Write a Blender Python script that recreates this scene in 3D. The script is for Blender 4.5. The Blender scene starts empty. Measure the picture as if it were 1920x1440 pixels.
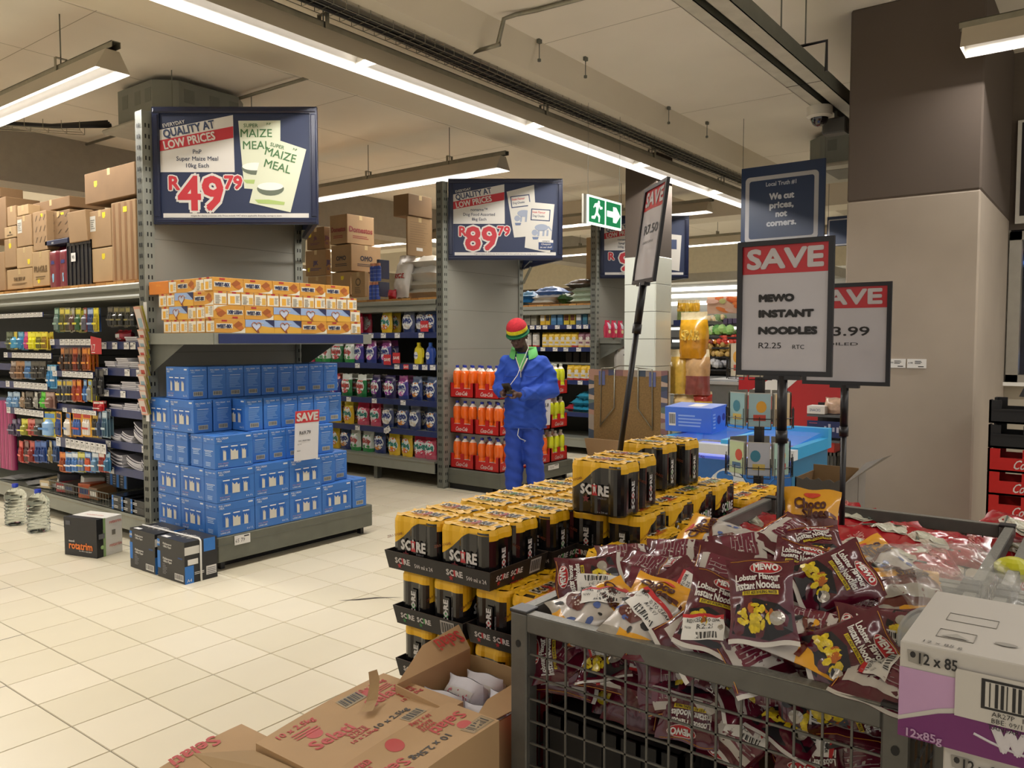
import bpy, math, random
from math import pi, sin, cos, radians, sqrt, hypot, atan2, floor as mfloor
from mathutils import Vector, Matrix
random.seed(7)
SC = bpy.context.scene
COL = SC.collection
# ---------------------------------------------------------------- camera
cd = bpy.data.cameras.new('camera'); cam = bpy.data.objects.new('camera', cd); COL.objects.link(cam)
YAW = radians(37.2); PITCH = radians(3.05)
cam.location = (0, 0, 1.5)
cam.rotation_euler = (radians(90)-PITCH, 0, YAW-radians(90))
cd.sensor_width = 36; cd.lens = 36*1500/1920; cd.clip_start = 0.05; cd.clip_end = 100
SC.camera = cam
# ---------------------------------------------------------------- world and exposure
w = bpy.data.worlds.new('world'); SC.world = w; w.use_nodes = True
w.node_tree.nodes['Background'].inputs[0].default_value = (1.0, .94, .86, 1)
w.node_tree.nodes['Background'].inputs[1].default_value = .58
vs = SC.view_settings; vs.view_transform = 'Standard'; vs.look = 'None'; vs.gamma = 1; vs.use_curve_mapping = False
vs.exposure = 0.25
SC.cycles.max_bounces = 8; SC.cycles.transparent_max_bounces = 12
LW = 0.80       # overall lamp power
WARM = (1.0, .955, .90)
# ---------------------------------------------------------------- materials
def lin(h):
    h = h.lstrip('#'); c = [int(h[i:i+2], 16)/255 for i in (0, 2, 4)]
    return [x/12.92 if x <= .04045 else ((x+.055)/1.055)**2.4 for x in c]
MATS = {}
def M(h, rough=.5, metal=0, noise=.06, scale=12, bump=0, alpha=1, emit=0, coat=0, trans=0, ior=1.45):
    k = (h, rough, metal, noise, scale, bump, alpha, emit, coat, trans)
    if k in MATS: return MATS[k]
    m = bpy.data.materials.new('mat_'+h.lstrip('#')); m.use_nodes = True; nt = m.node_tree; p = nt.nodes['Principled BSDF']
    c = lin(h); p.inputs['Base Color'].default_value = (*c, 1); m.diffuse_color = (*c, 1)
    p.inputs['Roughness'].default_value = rough; p.inputs['Metallic'].default_value = metal
    if coat: p.inputs['Coat Weight'].default_value = coat; p.inputs['Coat Roughness'].default_value = .12
    if trans: p.inputs['Transmission Weight'].default_value = trans; p.inputs['IOR'].default_value = ior
    if alpha < 1: p.inputs['Alpha'].default_value = alpha
    if emit: p.inputs['Emission Color'].default_value = (*c, 1); p.inputs['Emission Strength'].default_value = emit
    if noise or bump:
        tc = nt.nodes.new('ShaderNodeTexCoord'); nz = nt.nodes.new('ShaderNodeTexNoise'); nz.inputs['Scale'].default_value = scale
        nz.inputs['Detail'].default_value = 3
        nt.links.new(tc.outputs['Object'], nz.inputs['Vector'])
        if noise:
            mx = nt.nodes.new('ShaderNodeMix'); mx.data_type = 'RGBA'
            nt.links.new(nz.outputs[0], mx.inputs[0])
            mx.inputs[6].default_value = (*[max(0, x*(1-noise*2)) for x in c], 1); mx.inputs[7].default_value = (*[min(1, x*(1+noise*2)) for x in c], 1)
            nt.links.new(mx.outputs[2], p.inputs['Base Color'])
        if bump:
            b = nt.nodes.new('ShaderNodeBump'); b.inputs['Strength'].default_value = bump; b.inputs['Distance'].default_value = .01
            nt.links.new(nz.outputs[0], b.inputs['Height']); nt.links.new(b.outputs[0], p.inputs['Normal'])
    MATS[k] = m; return m
def P(h, rough=.55, coat=0): return M(h, rough, noise=0, coat=coat)       # flat print ink
STEEL = M('8b8d83', .42, .25, .05, 6)
STEELD = M('6b6d65', .5, .3, .08, 9)
GALV = M('8d8a7c', .35, .75, .12, 18)
CREAM = M('b9b2a2', .6, 0, .03, 3)
BLK = M('15141a', .35); DARK = M('0b0b0c', .6)
WHITE = M('e4e2dc', .45, 0, .02); PAPER = P('dcdad6'); NAVYS = M('26315e', .35, 0, .1, 20)
KRAFT = M('937653', .8, 0, .08, 5, .06); KRAFTD = M('775b3b', .8, 0, .1, 5, .06); KRAFTL = M('a68a63', .8, 0, .08, 5, .06)
# ---------------------------------------------------------------- text outlines
TC = {}
def glyphs(body, bold=0, res=2):
    k = (body, bold, res)
    if k in TC: return TC[k]
    cu = bpy.data.curves.new('text', 'FONT'); cu.body = body; cu.resolution_u = res; cu.offset = bold; cu.dimensions = '2D'; cu.fill_mode = 'BOTH'
    ob = bpy.data.objects.new('text', cu); me = ob.to_mesh()
    vs_ = [(v.co.x, v.co.y) for v in me.vertices]; fs = [tuple(p.vertices) for p in me.polygons]
    ob.to_mesh_clear(); bpy.data.objects.remove(ob); bpy.data.curves.remove(cu)
    if not vs_: vs_ = [(0, 0), (.1, 0), (.1, .1)]; fs = [(0, 1, 2)]
    x0 = min(v[0] for v in vs_); x1 = max(v[0] for v in vs_)
    TC[k] = ([(v[0]-(x0+x1)/2, v[1]) for v in vs_], fs, x1-x0, .69)
    return TC[k]
# ---------------------------------------------------------------- geometry builder
def plane(o, ux, uy):
    o, ux, uy = Vector(o), Vector(ux), Vector(uy); n = ux.cross(uy).normalized()
    return lambda x, y, d=0: o+ux*x+uy*y+n*d
class G:
    def __init__(s): s.v = []; s.f = []; s.m = []; s.mats = []; s.sm = []
    def mi(s, m):
        if m not in s.mats: s.mats.append(m)
        return s.mats.index(m)
    def add(s, vs_, fs, m, smooth=False):
        b = len(s.v); s.v += [tuple(v) for v in vs_]; i = s.mi(m)
        for f in fs: s.f.append(tuple(b+k for k in f)); s.m.append(i); s.sm.append(smooth)
        return s
    def box(s, x0, x1, y0, y1, z0, z1, m, T=None):
        vs_ = [Vector((x, y, z)) for z in (z0, z1) for y in (y0, y1) for x in (x0, x1)]
        if T: vs_ = [T @ v for v in vs_]
        return s.add(vs_, [(0, 2, 3, 1), (4, 5, 7, 6), (0, 1, 5, 4), (2, 6, 7, 3), (0, 4, 6, 2), (1, 3, 7, 5)], m)
    def cbox(s, x0, x1, y0, y1, z0, z1, m, c=.004):      # box with chamfered vertical and top edges
        P0 = lambda i: [(x0+i, y0+c), (x0+c, y0+i), (x1-c, y0+i), (x1-i, y0+c), (x1-i, y1-c), (x1-c, y1-i), (x0+c, y1-i), (x0+i, y1-c)]
        vs_ = []; rings = [(z0, c*.7), (z0+c, 0), (z1-c, 0), (z1, c*.7)]
        for z, i in rings: vs_ += [(px, py, z) for px, py in P0(i)]
        fs = [tuple(range(7, -1, -1)), tuple(range(24, 32))]
        for r in range(3):
            for k in range(8): a = r*8+k; b = r*8+(k+1) % 8; fs.append((a, b, b+8, a+8))
        return s.add(vs_, fs, m)
    def quad(s, a, b, c, d, m): return s.add([a, b, c, d], [(0, 1, 2, 3)], m)
    def tube(s, pts, r, m, n=6, closed=False, taper=None):
        pts = [Vector(p) for p in pts]; vs_ = []; fs = []; N = len(pts)
        ref = None
        for i, p in enumerate(pts):
            if closed: t = pts[(i+1) % N]-pts[i-1]
            else: t = pts[min(i+1, N-1)]-pts[max(i-1, 0)]
            t = t.normalized()
            if ref is None: ref = Vector((0, 0, 1)) if abs(t.z) < .9 else Vector((1, 0, 0))
            u = t.cross(ref)
            if u.length < 1e-4: u = t.cross(Vector((0, 1, 0)))
            u.normalize(); q = t.cross(u); ref = -q if False else u.cross(t)
            rr = r if taper is None else r*taper[i]
            for k in range(n): a = 2*pi*k/n; vs_.append(p+u*cos(a)*rr+q*sin(a)*rr)
        for i in range(N if closed else N-1):
            for k in range(n):
                a = i*n+k; b = i*n+(k+1) % n; c = ((i+1) % N)*n+(k+1) % n; d = ((i+1) % N)*n+k
                fs.append((a, b, c, d))
        if not closed: fs.append(tuple(range(n-1, -1, -1))); fs.append(tuple(range((N-1)*n, N*n)))
        return s.add(vs_, fs, m, n > 4)
    def bar(s, a, b, wd, ht, m, up=(0, 0, 1)):
        a, b = Vector(a), Vector(b); t = (b-a).normalized(); up = Vector(up)
        u = t.cross(up).normalized(); q = u.cross(t)
        vs_ = [p+u*i*wd/2+q*j*ht/2 for p in (a, b) for i, j in ((-1, -1), (1, -1), (1, 1), (-1, 1))]
        return s.add(vs_, [(0, 1, 2, 3), (7, 6, 5, 4), (0, 4, 5, 1), (1, 5, 6, 2), (2, 6, 7, 3), (3, 7, 4, 0)], m)
    def lathe(s, prof, m, n=16, c=(0, 0, 0), T=None, sm=True):      # prof: [(r, z, mat?)...]
        segs = []
        for i in range(len(prof)-1):
            mm = prof[i][2] if len(prof[i]) > 2 else m
            vs_ = []
            for j in (i, i+1):
                r, z = prof[j][:2]
                for k in range(n):
                    a = 2*pi*k/n; v = Vector((c[0]+r*cos(a), c[1]+r*sin(a), c[2]+z)); vs_.append(T @ v if T else v)
            s.add(vs_, [(k, (k+1) % n, n+(k+1) % n, n+k) for k in range(n)], mm, sm)
        return s
    def grid(s, S, x0, x1, y0, y1, nx, ny, m, d=0, mf=None, smooth=True, flip=False):
        vs_ = [S(x0+(x1-x0)*i/nx, y0+(y1-y0)*j/ny, d) for j in range(ny+1) for i in range(nx+1)]
        b = len(s.v); s.v += [tuple(v) for v in vs_]
        for j in range(ny):
            for i in range(nx):
                a = b+j*(nx+1)+i; f = (a, a+1, a+nx+2, a+nx+1)
                if flip: f = f[::-1]
                mm = mf((i+.5)/nx, (j+.5)/ny) if mf else m
                if mm is None: continue
                s.f.append(f); s.m.append(s.mi(mm)); s.sm.append(smooth)
        return s
    def rect(s, S, x0, x1, y0, y1, m, d=.0008, n=1): return s.grid(S, x0, x1, y0, y1, n, n, m, d, smooth=n > 1)
    def poly(s, S, pts, m, d=.0008):
        vs_ = [S(x, y, d) for x, y in pts]; c = S(sum(p[0] for p in pts)/len(pts), sum(p[1] for p in pts)/len(pts), d)
        N = len(pts); return s.add(vs_+[c], [(i, (i+1) % N, N) for i in range(N)], m)
    def ell(s, S, cx, cy, rx, ry, m, d=.0008, n=14, rot=0, rings=2):
        vs_ = [S(cx, cy, d)]; fs = []
        for r in range(1, rings+1):
            for k in range(n):
                a = 2*pi*k/n; x = rx*r/rings*cos(a); y = ry*r/rings*sin(a)
                vs_.append(S(cx+x*cos(rot)-y*sin(rot), cy+x*sin(rot)+y*cos(rot), d))
        for k in range(n): fs.append((0, 1+k, 1+(k+1) % n))
        for r in range(1, rings):
            for k in range(n): a = 1+(r-1)*n+k; b = 1+(r-1)*n+(k+1) % n; fs.append((a, b, b+n, a+n)[::-1] if False else (a, a+n, b+n, b))
        return s.add(vs_, fs, m)
    def text(s, body, S, cx, cy, h, m, w=None, bold=0, d=.0014, rot=0, res=2, shear=0, left=False):
        vs_, fs, W, H = glyphs(body, 0, res); sy = h/H; sx = sy
        if w and (W*sx > w or w < 0): sx = abs(w)/W
        b = bold*sy; b7 = b*.75      # weight: overprinted copies shifted sideways and up
        offs = [(0, 0)] if bold <= 0 else ([(-b, 0), (b, 0)] if bold < .035 and res < 2 else [(-b7, -b7), (b7, -b7), (b7, b7), (-b7, b7)])
        if bold >= .04 and res >= 2: offs += [(-b, 0), (b, 0), (0, b), (0, -b)]
        for kk, (ox, oy) in enumerate(offs):
            o = []; dd = d+kk*.00018
            for x, y in vs_:
                x = (x+(W/2 if left else 0))*sx+ox; y = (y-H/2)*sy+oy; x += y*shear
                o.append(S(cx+x*cos(rot)-y*sin(rot), cy+x*sin(rot)+y*cos(rot), dd))
            s.add(o, fs, m)
        return s
    def lines(s, S, x0, x1, y0, y1, n, m, d=.0014, fill=.45, rg=0):     # small print as rows of bars
        st = (y1-y0)/n; r = random.Random(int(abs(x0*991+y0*7919)*1e4)+n)
        for i in range(n): s.rect(S, x0, x1-(x1-x0)*rg*r.random(), y0+i*st, y0+i*st+st*fill, m, d)
        return s
    def barcode(s, S, x0, x1, y0, y1, bg=None, d=.0010, n=11, vert=False):
        if bg: s.rect(S, x0, x1, y0, y1, bg, d)
        w_ = (x1-x0) if not vert else (y1-y0); st = w_*.86/n
        for i in range(n):
            t = .5+.35*sin(i*2.7)
            if not vert: s.rect(S, x0+w_*.07+i*st, x0+w_*.07+i*st+st*t, y0+(y1-y0)*.15, y1-(y1-y0)*.1, INK, d+.0006)
            else: s.rect(S, x0+(x1-x0)*.1, x1-(x1-x0)*.1, y0+w_*.07+i*st, y0+w_*.07+i*st+st*t, INK, d+.0006)
        return s
    def mesh(s, name):
        me = bpy.data.meshes.new(name); me.from_pydata(s.v, [], s.f)
        for m in s.mats: me.materials.append(m)
        me.polygons.foreach_set('material_index', s.m); me.polygons.foreach_set('use_smooth', s.sm); me.update(); return me
    def build(s, name, parent=None, loc=(0, 0, 0), rot=(0, 0, 0), label=None, cat=None, group=None, kind=None, scale=None):
        return obj(name, s.mesh(name), parent, loc, rot, label, cat, group, kind, scale)
INK = P('1b1a1c')
def obj(name, me, parent=None, loc=(0, 0, 0), rot=(0, 0, 0), label=None, cat=None, group=None, kind=None, scale=None):
    o = bpy.data.objects.new(name, me); COL.objects.link(o); o.parent = parent; o.location = loc; o.rotation_euler = rot
    if scale: o.scale = scale if hasattr(scale, '__len__') else (scale,)*3
    return tag(o, label, cat, group, kind)
LAB = {}
def tag(o, label=None, cat=None, group=None, kind=None):
    if label:
        o['label'] = label; LAB.setdefault(label, []).append(o)
    if cat: o['category'] = cat
    if group: o['group'] = group
    if kind: o['kind'] = kind
    return o
def thing(name, label, cat, loc=(0, 0, 0), rz=0, group=None): return obj(name, None, None, loc, (0, 0, rz), label, cat, group)
def part(name, g, parent, label=None, **k): return g.build(name, parent, label=label, **k)
def struct(name, g, label=None, parent=None): return g.build(name, parent, label=label, kind=None if parent else 'structure')
def copy(o, loc, rz=None, label=None, rot=None, scale=None, group=None):
    c = o.copy(); COL.objects.link(c); c.location = loc
    if rz is not None: c.rotation_euler = (0, 0, rz)
    if rot is not None: c.rotation_euler = rot
    if scale is not None: c.scale = scale if hasattr(scale, '__len__') else (scale,)*3
    if label: c['label'] = label
    if group: c['group'] = group
    for ch in list(o.children):
        d = ch.copy(); COL.objects.link(d); d.parent = c
        for q in list(ch.children): e = q.copy(); COL.objects.link(e); e.parent = d
    return c
ORD = ['first', 'second', 'third', 'fourth', 'fifth', 'sixth', 'seventh', 'eighth', 'ninth', 'tenth', 'eleventh', 'twelfth', 'thirteenth', 'fourteenth', 'fifteenth', 'sixteenth', 'seventeenth', 'eighteenth', 'nineteenth', 'twentieth']
def smooth01(x): x = max(0, min(1, x)); return x*x*(3-2*x)
# ---------------------------------------------------------------- room: floor
TS = .3065
tile_m = [M(h, .32, 0, .025, 2.5) for h in ('d9d0b8', 'd6cdb4', 'dcd3bc')]
fl = struct('floor', G().box(-6, 22, -4, 20, -.1, -.004, M('6d675c', .9)), 'cream ceramic tiled shop floor')
tms = []
for tm in tile_m:
    g = G(); q = TS/2-.0022; e = .0018
    g.add([(-q, -q, -.004), (q, -q, -.004), (q, q, -.004), (-q, q, -.004), (-q+e, -q+e, 0), (q-e, -q+e, 0), (q-e, q-e, 0), (-q+e, q-e, 0)],
          [(4, 5, 6, 7), (0, 1, 5, 4), (1, 2, 6, 5), (2, 3, 7, 6), (3, 0, 4, 7)], tm); tms.append(g.mesh('tile'))
def proj(x, y, z):
    v = Vector((x, y, z-1.5)); f = Vector((cos(PITCH)*cos(YAW), cos(PITCH)*sin(YAW), -sin(PITCH))); r = Vector((sin(YAW), -cos(YAW), 0)); u = r.cross(f)
    d = v.dot(f); return (960+1500*v.dot(r)/d, 720-1500*v.dot(u)/d, d) if d > .05 else (-9, -9, -1)
near = []; rest = G()
for i in range(-26, 66):
    for j in range(-24, 54):
        x = 2.0+TS*(i-6)+TS/2; y = 3.515+TS*(j-11)+TS/2
        a, b, d = proj(x, y, 0)
        vis = d > 0 and -40 < a < 1400 and b < 1490 and not (2.9 < x < 4.2 and y > 4.8) and not (x > 6.1 and y > 5) and not (a > 960 and b > 1000)
        (near.append((d, x, y)) if vis else rest.add([(x-q, y-q, 0), (x+q, y-q, 0), (x+q, y+q, 0), (x-q, y+q, 0)], [(0, 1, 2, 3)], tile_m[0]))
near.sort()
for k, (d, x, y) in enumerate(near):
    if k < 295: obj('tile', tms[random.choice((0, 1, 2))], fl, (x, y, 0), (random.uniform(-.0006, .0006), random.uniform(-.0006, .0006), 0))
    else: rest.add([(x-q, y-q, 0), (x+q, y-q, 0), (x+q, y+q, 0), (x-q, y+q, 0)], [(0, 1, 2, 3)], tile_m[0])
o = part('tile_field', rest, fl); o['kind'] = 'stuff'
g = G(); g.poly(plane((0, 0, .0006), (1, 0, 0), (0, 1, 0)), [(3.02, 3.56), (3.10, 3.50), (3.2, 3.43), (3.29, 3.31), (3.20, 3.40), (3.1, 3.47)], M('4a4238', .8), .0002)
part('tile_crack', g, fl)
# ---------------------------------------------------------------- room: ceiling, beams, walls, pillars
CEIL = M('e6dfd3', .85, 0, .05, 1.2, .03)
g = G().box(-6, 22, -4, 20, 3.85, 4.0, CEIL)
jm = M('a59c8c', .9, noise=0)
for x in (0.4, 2.85, 5.3, 7.75, 10.2): g.box(x, x+.006, -4, 20, 3.8493, 3.8503, jm)
for y in (1.2, 2.42, 5.9, 7.1, 8.4): g.box(-6, 22, y, y+.006, 3.8493, 3.8503, jm)
struct('ceiling', g, 'pale concrete ceiling slab')
g = G(); bm_ = M('d8cfbd', .8, 0, .04, 1.5)
ys = [(3.70, 3.85), (3.78, 3.63), (3.86, 3.6), (5.25, 3.6), (5.27, 3.85)]
for a, b in zip(ys, ys[1:]): g.quad((-6, a[0], a[1]), (-6, b[0], b[1]), (22, b[0], b[1]), (22, a[0], a[1]), bm_)
struct('trim_1', g, 'wide cream ceiling beam running above the long light')
struct('trim_2', G().box(-6, 22, 9.8, 10.3, 3.26, 3.85, M('9c968c', .8)), 'deep grey ceiling beam at the far left')
struct('trim_3', G().box(-6, 22, 15, 15.4, 3.3, 3.85, bm_), 'far cream ceiling beam')
struct('trim_4', G().box(11.4, 11.9, -3, 14, 3.35, 3.85, bm_), 'cross beam behind the exit sign')
struct('wall_far', G().box(-6, 22, 17.8, 18, 0, 3.85, M('b3a998', .8)), 'grey wall far behind the aisles')
WD = M('4a4038', .7, 0, .05, 2)
g = G().box(17.6, 17.8, -4, 18, 0, 2.05, M('a9a294', .8)).box(17.6, 17.8, -4, 18, 2.05, 2.9, WD).box(17.6, 17.8, -4, 18, 2.9, 3.85, M('c5bca6', .8))
struct('wall_right', g, 'far right wall with a dark band under cream')
PB = M('564b42', .85, 0, .05, 1.6, .04); PT = M('a09486', .8, 0, .08, 1.8, .05)
# big pillar
g = G()
g.cbox(6.1, 7.79, .76, 1.60, 0, 2.50, PT, .012).cbox(6.1, 7.79, .76, 1.60, 2.50, 3.85, PB, .012)
pl = struct('pillar', g, 'massive two tone plastered pillar, brown above and beige below')
g = G()
for k, (y0) in enumerate((1.305, 1.175)):
    S = plane((6.0985, y0, 1.315), (0, -1, 0), (0, 0, 1)); g = G(); g.box(6.092, 6.0995, y0-.12, y0, 1.315, 1.378, PAPER)
    S = plane((6.0915, y0, 1.315), (0, -1, 0), (0, 0, 1)); g.text('4 99' if k else '42 99', S, .022, .036, .012, INK); g.lines(S, .048, .1, .03, .055, 3, INK, rg=.3); g.rect(S, .07, .105, .008, .014, INK)
    g.build('price_ticket', None, label=['left white shelf price ticket stuck on the beige pillar', 'right white shelf price ticket stuck on the beige pillar'][k], cat='price tag')
# tiled pillar
g = G(); g.box(8.145, 8.535, 4.165, 4.555, 2.46, 3.85, PB).box(8.15, 8.53, 4.17, 4.55, 0, 2.46, M('6f7068', .8))
p2 = struct('pillar_tiled', g, 'slim pillar clad in white tiles with a dark brown top')
wtl = M('dfe3d8', .15, 0, .015, 2)
for k in range(8):
    z0 = 2.46-.31*(k+1); z1 = z0+.304
    if z1 < .1: continue
    z0 = max(z0, .02)
    part('tile', G().cbox(8.138, 8.1505, 4.167, 4.553, z0, z1, wtl, .0015), p2); part('tile', G().cbox(8.147, 8.533, 4.158, 4.1705, z0, z1, wtl, .0015), p2)
# ---------------------------------------------------------------- luminaires
WENA = M('b5ab98', .45, .1, .03, 4)
def luminaire(name, label, ax, p, a0, a1, z, power, group=None, rods=(), joints=()):
    """ax 'x' or 'y': direction; p: fixed coordinate of the axis; z: bottom of the trough."""
    X = (lambda s_, o_, zz: (s_, p+o_, zz)) if ax == 'x' else (lambda s_, o_, zz: (p+o_, s_, zz))
    L = a1-a0; t = thing(name, label, 'light', X((a0+a1)/2, 0, z), 0, group)
    inv = Vector(t.location)
    def PT(gg, nm, lab=None): gg.v = [tuple(Vector(v)-inv) for v in gg.v]; return part(nm, gg, t, lab)
    g = G(); sec = [(-.115, 0), (-.045, .135), (.045, .135), (.115, 0)]
    for (o0, z0), (o1, z1) in zip(sec, sec[1:]):
        for th in (0, .004): g.quad(X(a0, o0*(1-th*4), z+z0+th*0), X(a1, o0*(1-th*4), z+z0), X(a1, o1*(1-th*4), z+z1-th), X(a0, o1*(1-th*4), z+z1-th), WENA if th == 0 else REFL)
    for e in (a0, a1): g.add([X(e, o0, z+z0) for o0, z0 in sec], [(0, 1, 2, 3)], WENA)
    PT(g, 'housing')
    g = G(); 
    for o0, z0, z1, w_ in ((-.028, .14, .18, .004), (.028, .14, .18, .004)): 
        a = X(a0-.05, o0-w_/2, z+z0); b = X(a1+.02, o0+w_/2, z+z1); g.box(a[0], b[0], a[1], b[1], a[2], b[2], GALV)
    a = X(a0-.05, -.03, z+.176); b = X(a1+.02, .03, z+.181); g.box(a[0], b[0], a[1], b[1], a[2], b[2], GALV); PT(g, 'channel_rail')
    js = [a0]+list(joints)+[a1]
    for s0, s1 in zip(js, js[1:]): PT(G().tube([X(s0+.03, 0, z+.075), X(s1-.03, 0, z+.075)], .014, TUBE, 8), 'tube')
    if joints:
        for s0 in joints: PT(G().add([X(s0, o0*.98, z+z0*.98+.001) for o0, z0 in sec], [(0, 1, 2, 3)], M('c9c4b8', .5)), 'joint_plate')
    for r in rods:
        g = G(); g.tube([X(r, 0, z+.19), X(r, 0, 3.85)], .0045, STEELD, 6); PT(g, 'suspension_rod')
        g = G(); 
        for o0 in (-.038, .038): g.bar(X(r, o0, z+.12), X(r, o0, z+.235), .03, .004, GALV, (1, 0, 0) if ax == 'y' else (0, 1, 0))
        g.bar(X(r, -.04, z+.235), X(r, .04, z+.235), .03, .005, GALV); PT(g, 'hanger')
    n = max(1, round(L/3))
    for k in range(n):
        l = bpy.data.lights.new('tube_light', 'AREA'); l.shape = 'RECTANGLE'; l.size = L/n-.06; l.size_y = .026; l.energy = power*LW*L/n; l.color = WARM
        lo = bpy.data.objects.new('tube_light', l); COL.objects.link(lo); lo.parent = t; lo.location = Vector(X(a0+(k+.5)*L/n, 0, z+.05))-inv
        lo.rotation_euler = (0, 0, 0 if ax == 'x' else pi/2)
    return t
REFL = M('c4c2be', .3, 0, .02); TUBE = M('fff6ea', .4, noise=0, emit=2.2)
luminaire('trough_light', 'very long trough light running diagonally across the ceiling', 'x', 4.02, .9, 10.9, 3.3, 20, rods=(1.2, 3.35, 5.75, 7.75, 9.6), joints=(3.69, 5.6, 7.5, 9.4))
LG = 'suspended trough lights over the aisles'
luminaire('trough_light', 'trough light at the upper left corner with its end cap in view', 'y', 2.72, 5.4, 11, 3.3, 22, LG, (6.15, 8.8))
luminaire('trough_light', 'trough light in the middle behind the dog food sign', 'y', 6.7, 5.2, 12.5, 3.3, 22, LG, (5.95, 7.25, 9.6))
luminaire('trough_light', 'far trough light glimpsed behind the exit sign', 'y', 10.6, 4.6, 13, 3.3, 22, LG, (6, 9))
luminaire('trough_light', 'farthest trough light right of the exit sign', 'y', 14.2, 3.5, 13, 3.3, 26, LG, (6, 9))
luminaire('trough_light', 'trough light at the upper right corner in front of the big pillar', 'y', 5.76, -4, .84, 3.3, 16, None, (-1.2,))
luminaire('trough_light', 'trough light overhead behind the photographer', 'x', -2.2, -2, 4.5, 3.3, 12)
luminaire('trough_light', 'long trough light left of the photographer', 'y', -1.3, 3, 10, 3.3, 16)
luminaire('trough_light', 'far trough light across the back of the aisles', 'x', 12.6, -4, 9, 3.3, 24)
luminaire('trough_light', 'rearmost trough light before the far wall', 'x', 16.4, -5, 14, 3.3, 24)
# cable tray above the long light
t = thing('cable_tray', 'wire basket cable tray with black cables above the long light', 'cable tray', (0, 0, 0))
g = G(); x = .8
while x < 10.5:
    g.tube([(x, 3.86, 3.62), (x, 3.86, 3.54), (x, 4.04, 3.54), (x, 4.04, 3.62)], .0028, GALV, 4); x += .1
for y, z in ((3.86, 3.62), (3.86, 3.58), (3.86, 3.54), (3.92, 3.54), (3.98, 3.54), (4.04, 3.54), (4.04, 3.62)): g.tube([(.8, y, z), (10.5, y, z)], .0028, GALV, 4)
part('wire_basket', g, t)
for k in range(5):
    g = G(); g.tube([(.8+i*.45, 3.885+.03*k+.008*sin(i*1.3+k), 3.556+.008*sin(i*.9+k*2)) for i in range(22)], .013, M('1c1b1c', .5), 6); part('cable', g, t)
# galvanised double channel upper right
g = G()
GB = M('b9b6a9', .45, .25, .12, 9)
for a, b in ((1.945, 1.855), (1.805, 1.70)): g.box(-1, 9.5, b, a, 3.3, 3.305, GB); g.box(-1, 9.5, a-.004, a, 3.3, 3.40, STEELD); g.box(-1, 9.5, b, b+.004, 3.3, 3.40, STEELD)
g.box(-1, 9.5, 1.70, 1.945, 3.40, 3.405, STEELD)
t = g.build('cable_trunking', None, label='double galvanised cable trunking crossing the upper right', cat='trunking')
for x in (5.6, 7.9): part('hanger', G().tube([(x, 1.62, 3.3), (x, 1.62, 3.5), (x, 1.82, 3.5)], .011, BLK, 4).tube([(x, 1.76, 3.5), (x, 1.76, 3.85)], .005, STEELD), t)
part('suspension_rod', G().tube([(5.0, 1.72, 3.4), (5.0, 1.72, 3.85)], .005, STEELD), t)
part('joint_line', G().box(5.78, 5.785, 1.70, 1.945, 3.2985, 3.30, DARK), t)
# conduits
g = G(); g.tube([(4.6, 3.62, 3.62), (4.62, 3.58, 3.80), (4.66, 3.5, 3.825), (4.7, 3.35, 3.83), (4.8, 1.96, 3.83)], .016, GALV, 8).tube([(4.6, 3.85, 3.62), (4.6, 3.6, 3.62)], .016, GALV, 8)
g.box(4.73, 4.80, 2.7, 2.73, 3.80, 3.85, GALV)
g.build('conduit_pipe', None, label='galvanised conduit pipe bending up to the ceiling above the long light', cat='conduit')
g = G(); g.tube([(4.55, 9.7, 3.80), (4.6, 5.3, 3.80)], .016, GALV, 8); g.build('conduit_pipe', None, label='conduit on the ceiling right of the maize meal sign', cat='conduit')
g = G(); g.tube([(6.55+.25*cos(a), 4.35-.3*sin(a), 3.45+.13*(1-sin(a))) for a in [pi*i/10 for i in range(11)]], .012, M('5b564c', .5), 6); g.build('loose_cable', None, label='loop of loose cable hanging under the ceiling beam', cat='cable')
for k, (x, y) in enumerate(((5.2, 3.68), (5.75, 3.6), (7.45, 3.68), (8.2, 3.6))):
    g = G(); g.tube([(x, y, 3.85), (x, y, 3.69)], .004, STEELD); g.box(x-.02, x+.02, y-.012, y+.012, 3.82, 3.85, STEELD); g.lathe([(.0, 3.705), (.014, 3.7), (.014, 3.68), (0, 3.675)], STEELD, 6, (x, y, 0))
    g.build('cable_hook', None, label=ORD[k]+' small drop rod from the left above the cable tray', cat='hook', group='drop rods over the cable tray')
# ---------------------------------------------------------------- helpers tying the plan to sight lines
def ray(px, py):
    f = Vector((cos(PITCH)*cos(YAW), cos(PITCH)*sin(YAW), -sin(PITCH))); r = Vector((sin(YAW), -cos(YAW), 0)); u = r.cross(f)
    return f+r*((px-960)/1500)-u*((py-720)/1500)
def yx(px, X, py=720): d = ray(px, py); return d.y*X/d.x          # Y on the plane x = X
def xy(px, Y, py=720): d = ray(px, py); return d.x*Y/d.y          # X on the plane y = Y
def zx(px, py, X): d = ray(px, py); return 1.5+d.z*X/d.x
def zy(px, py, Y): d = ray(px, py); return 1.5+d.z*Y/d.y
def fz(px, py, z): d = ray(px, py); t = (z-1.5)/d.z; return (d.x*t, d.y*t)
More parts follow.
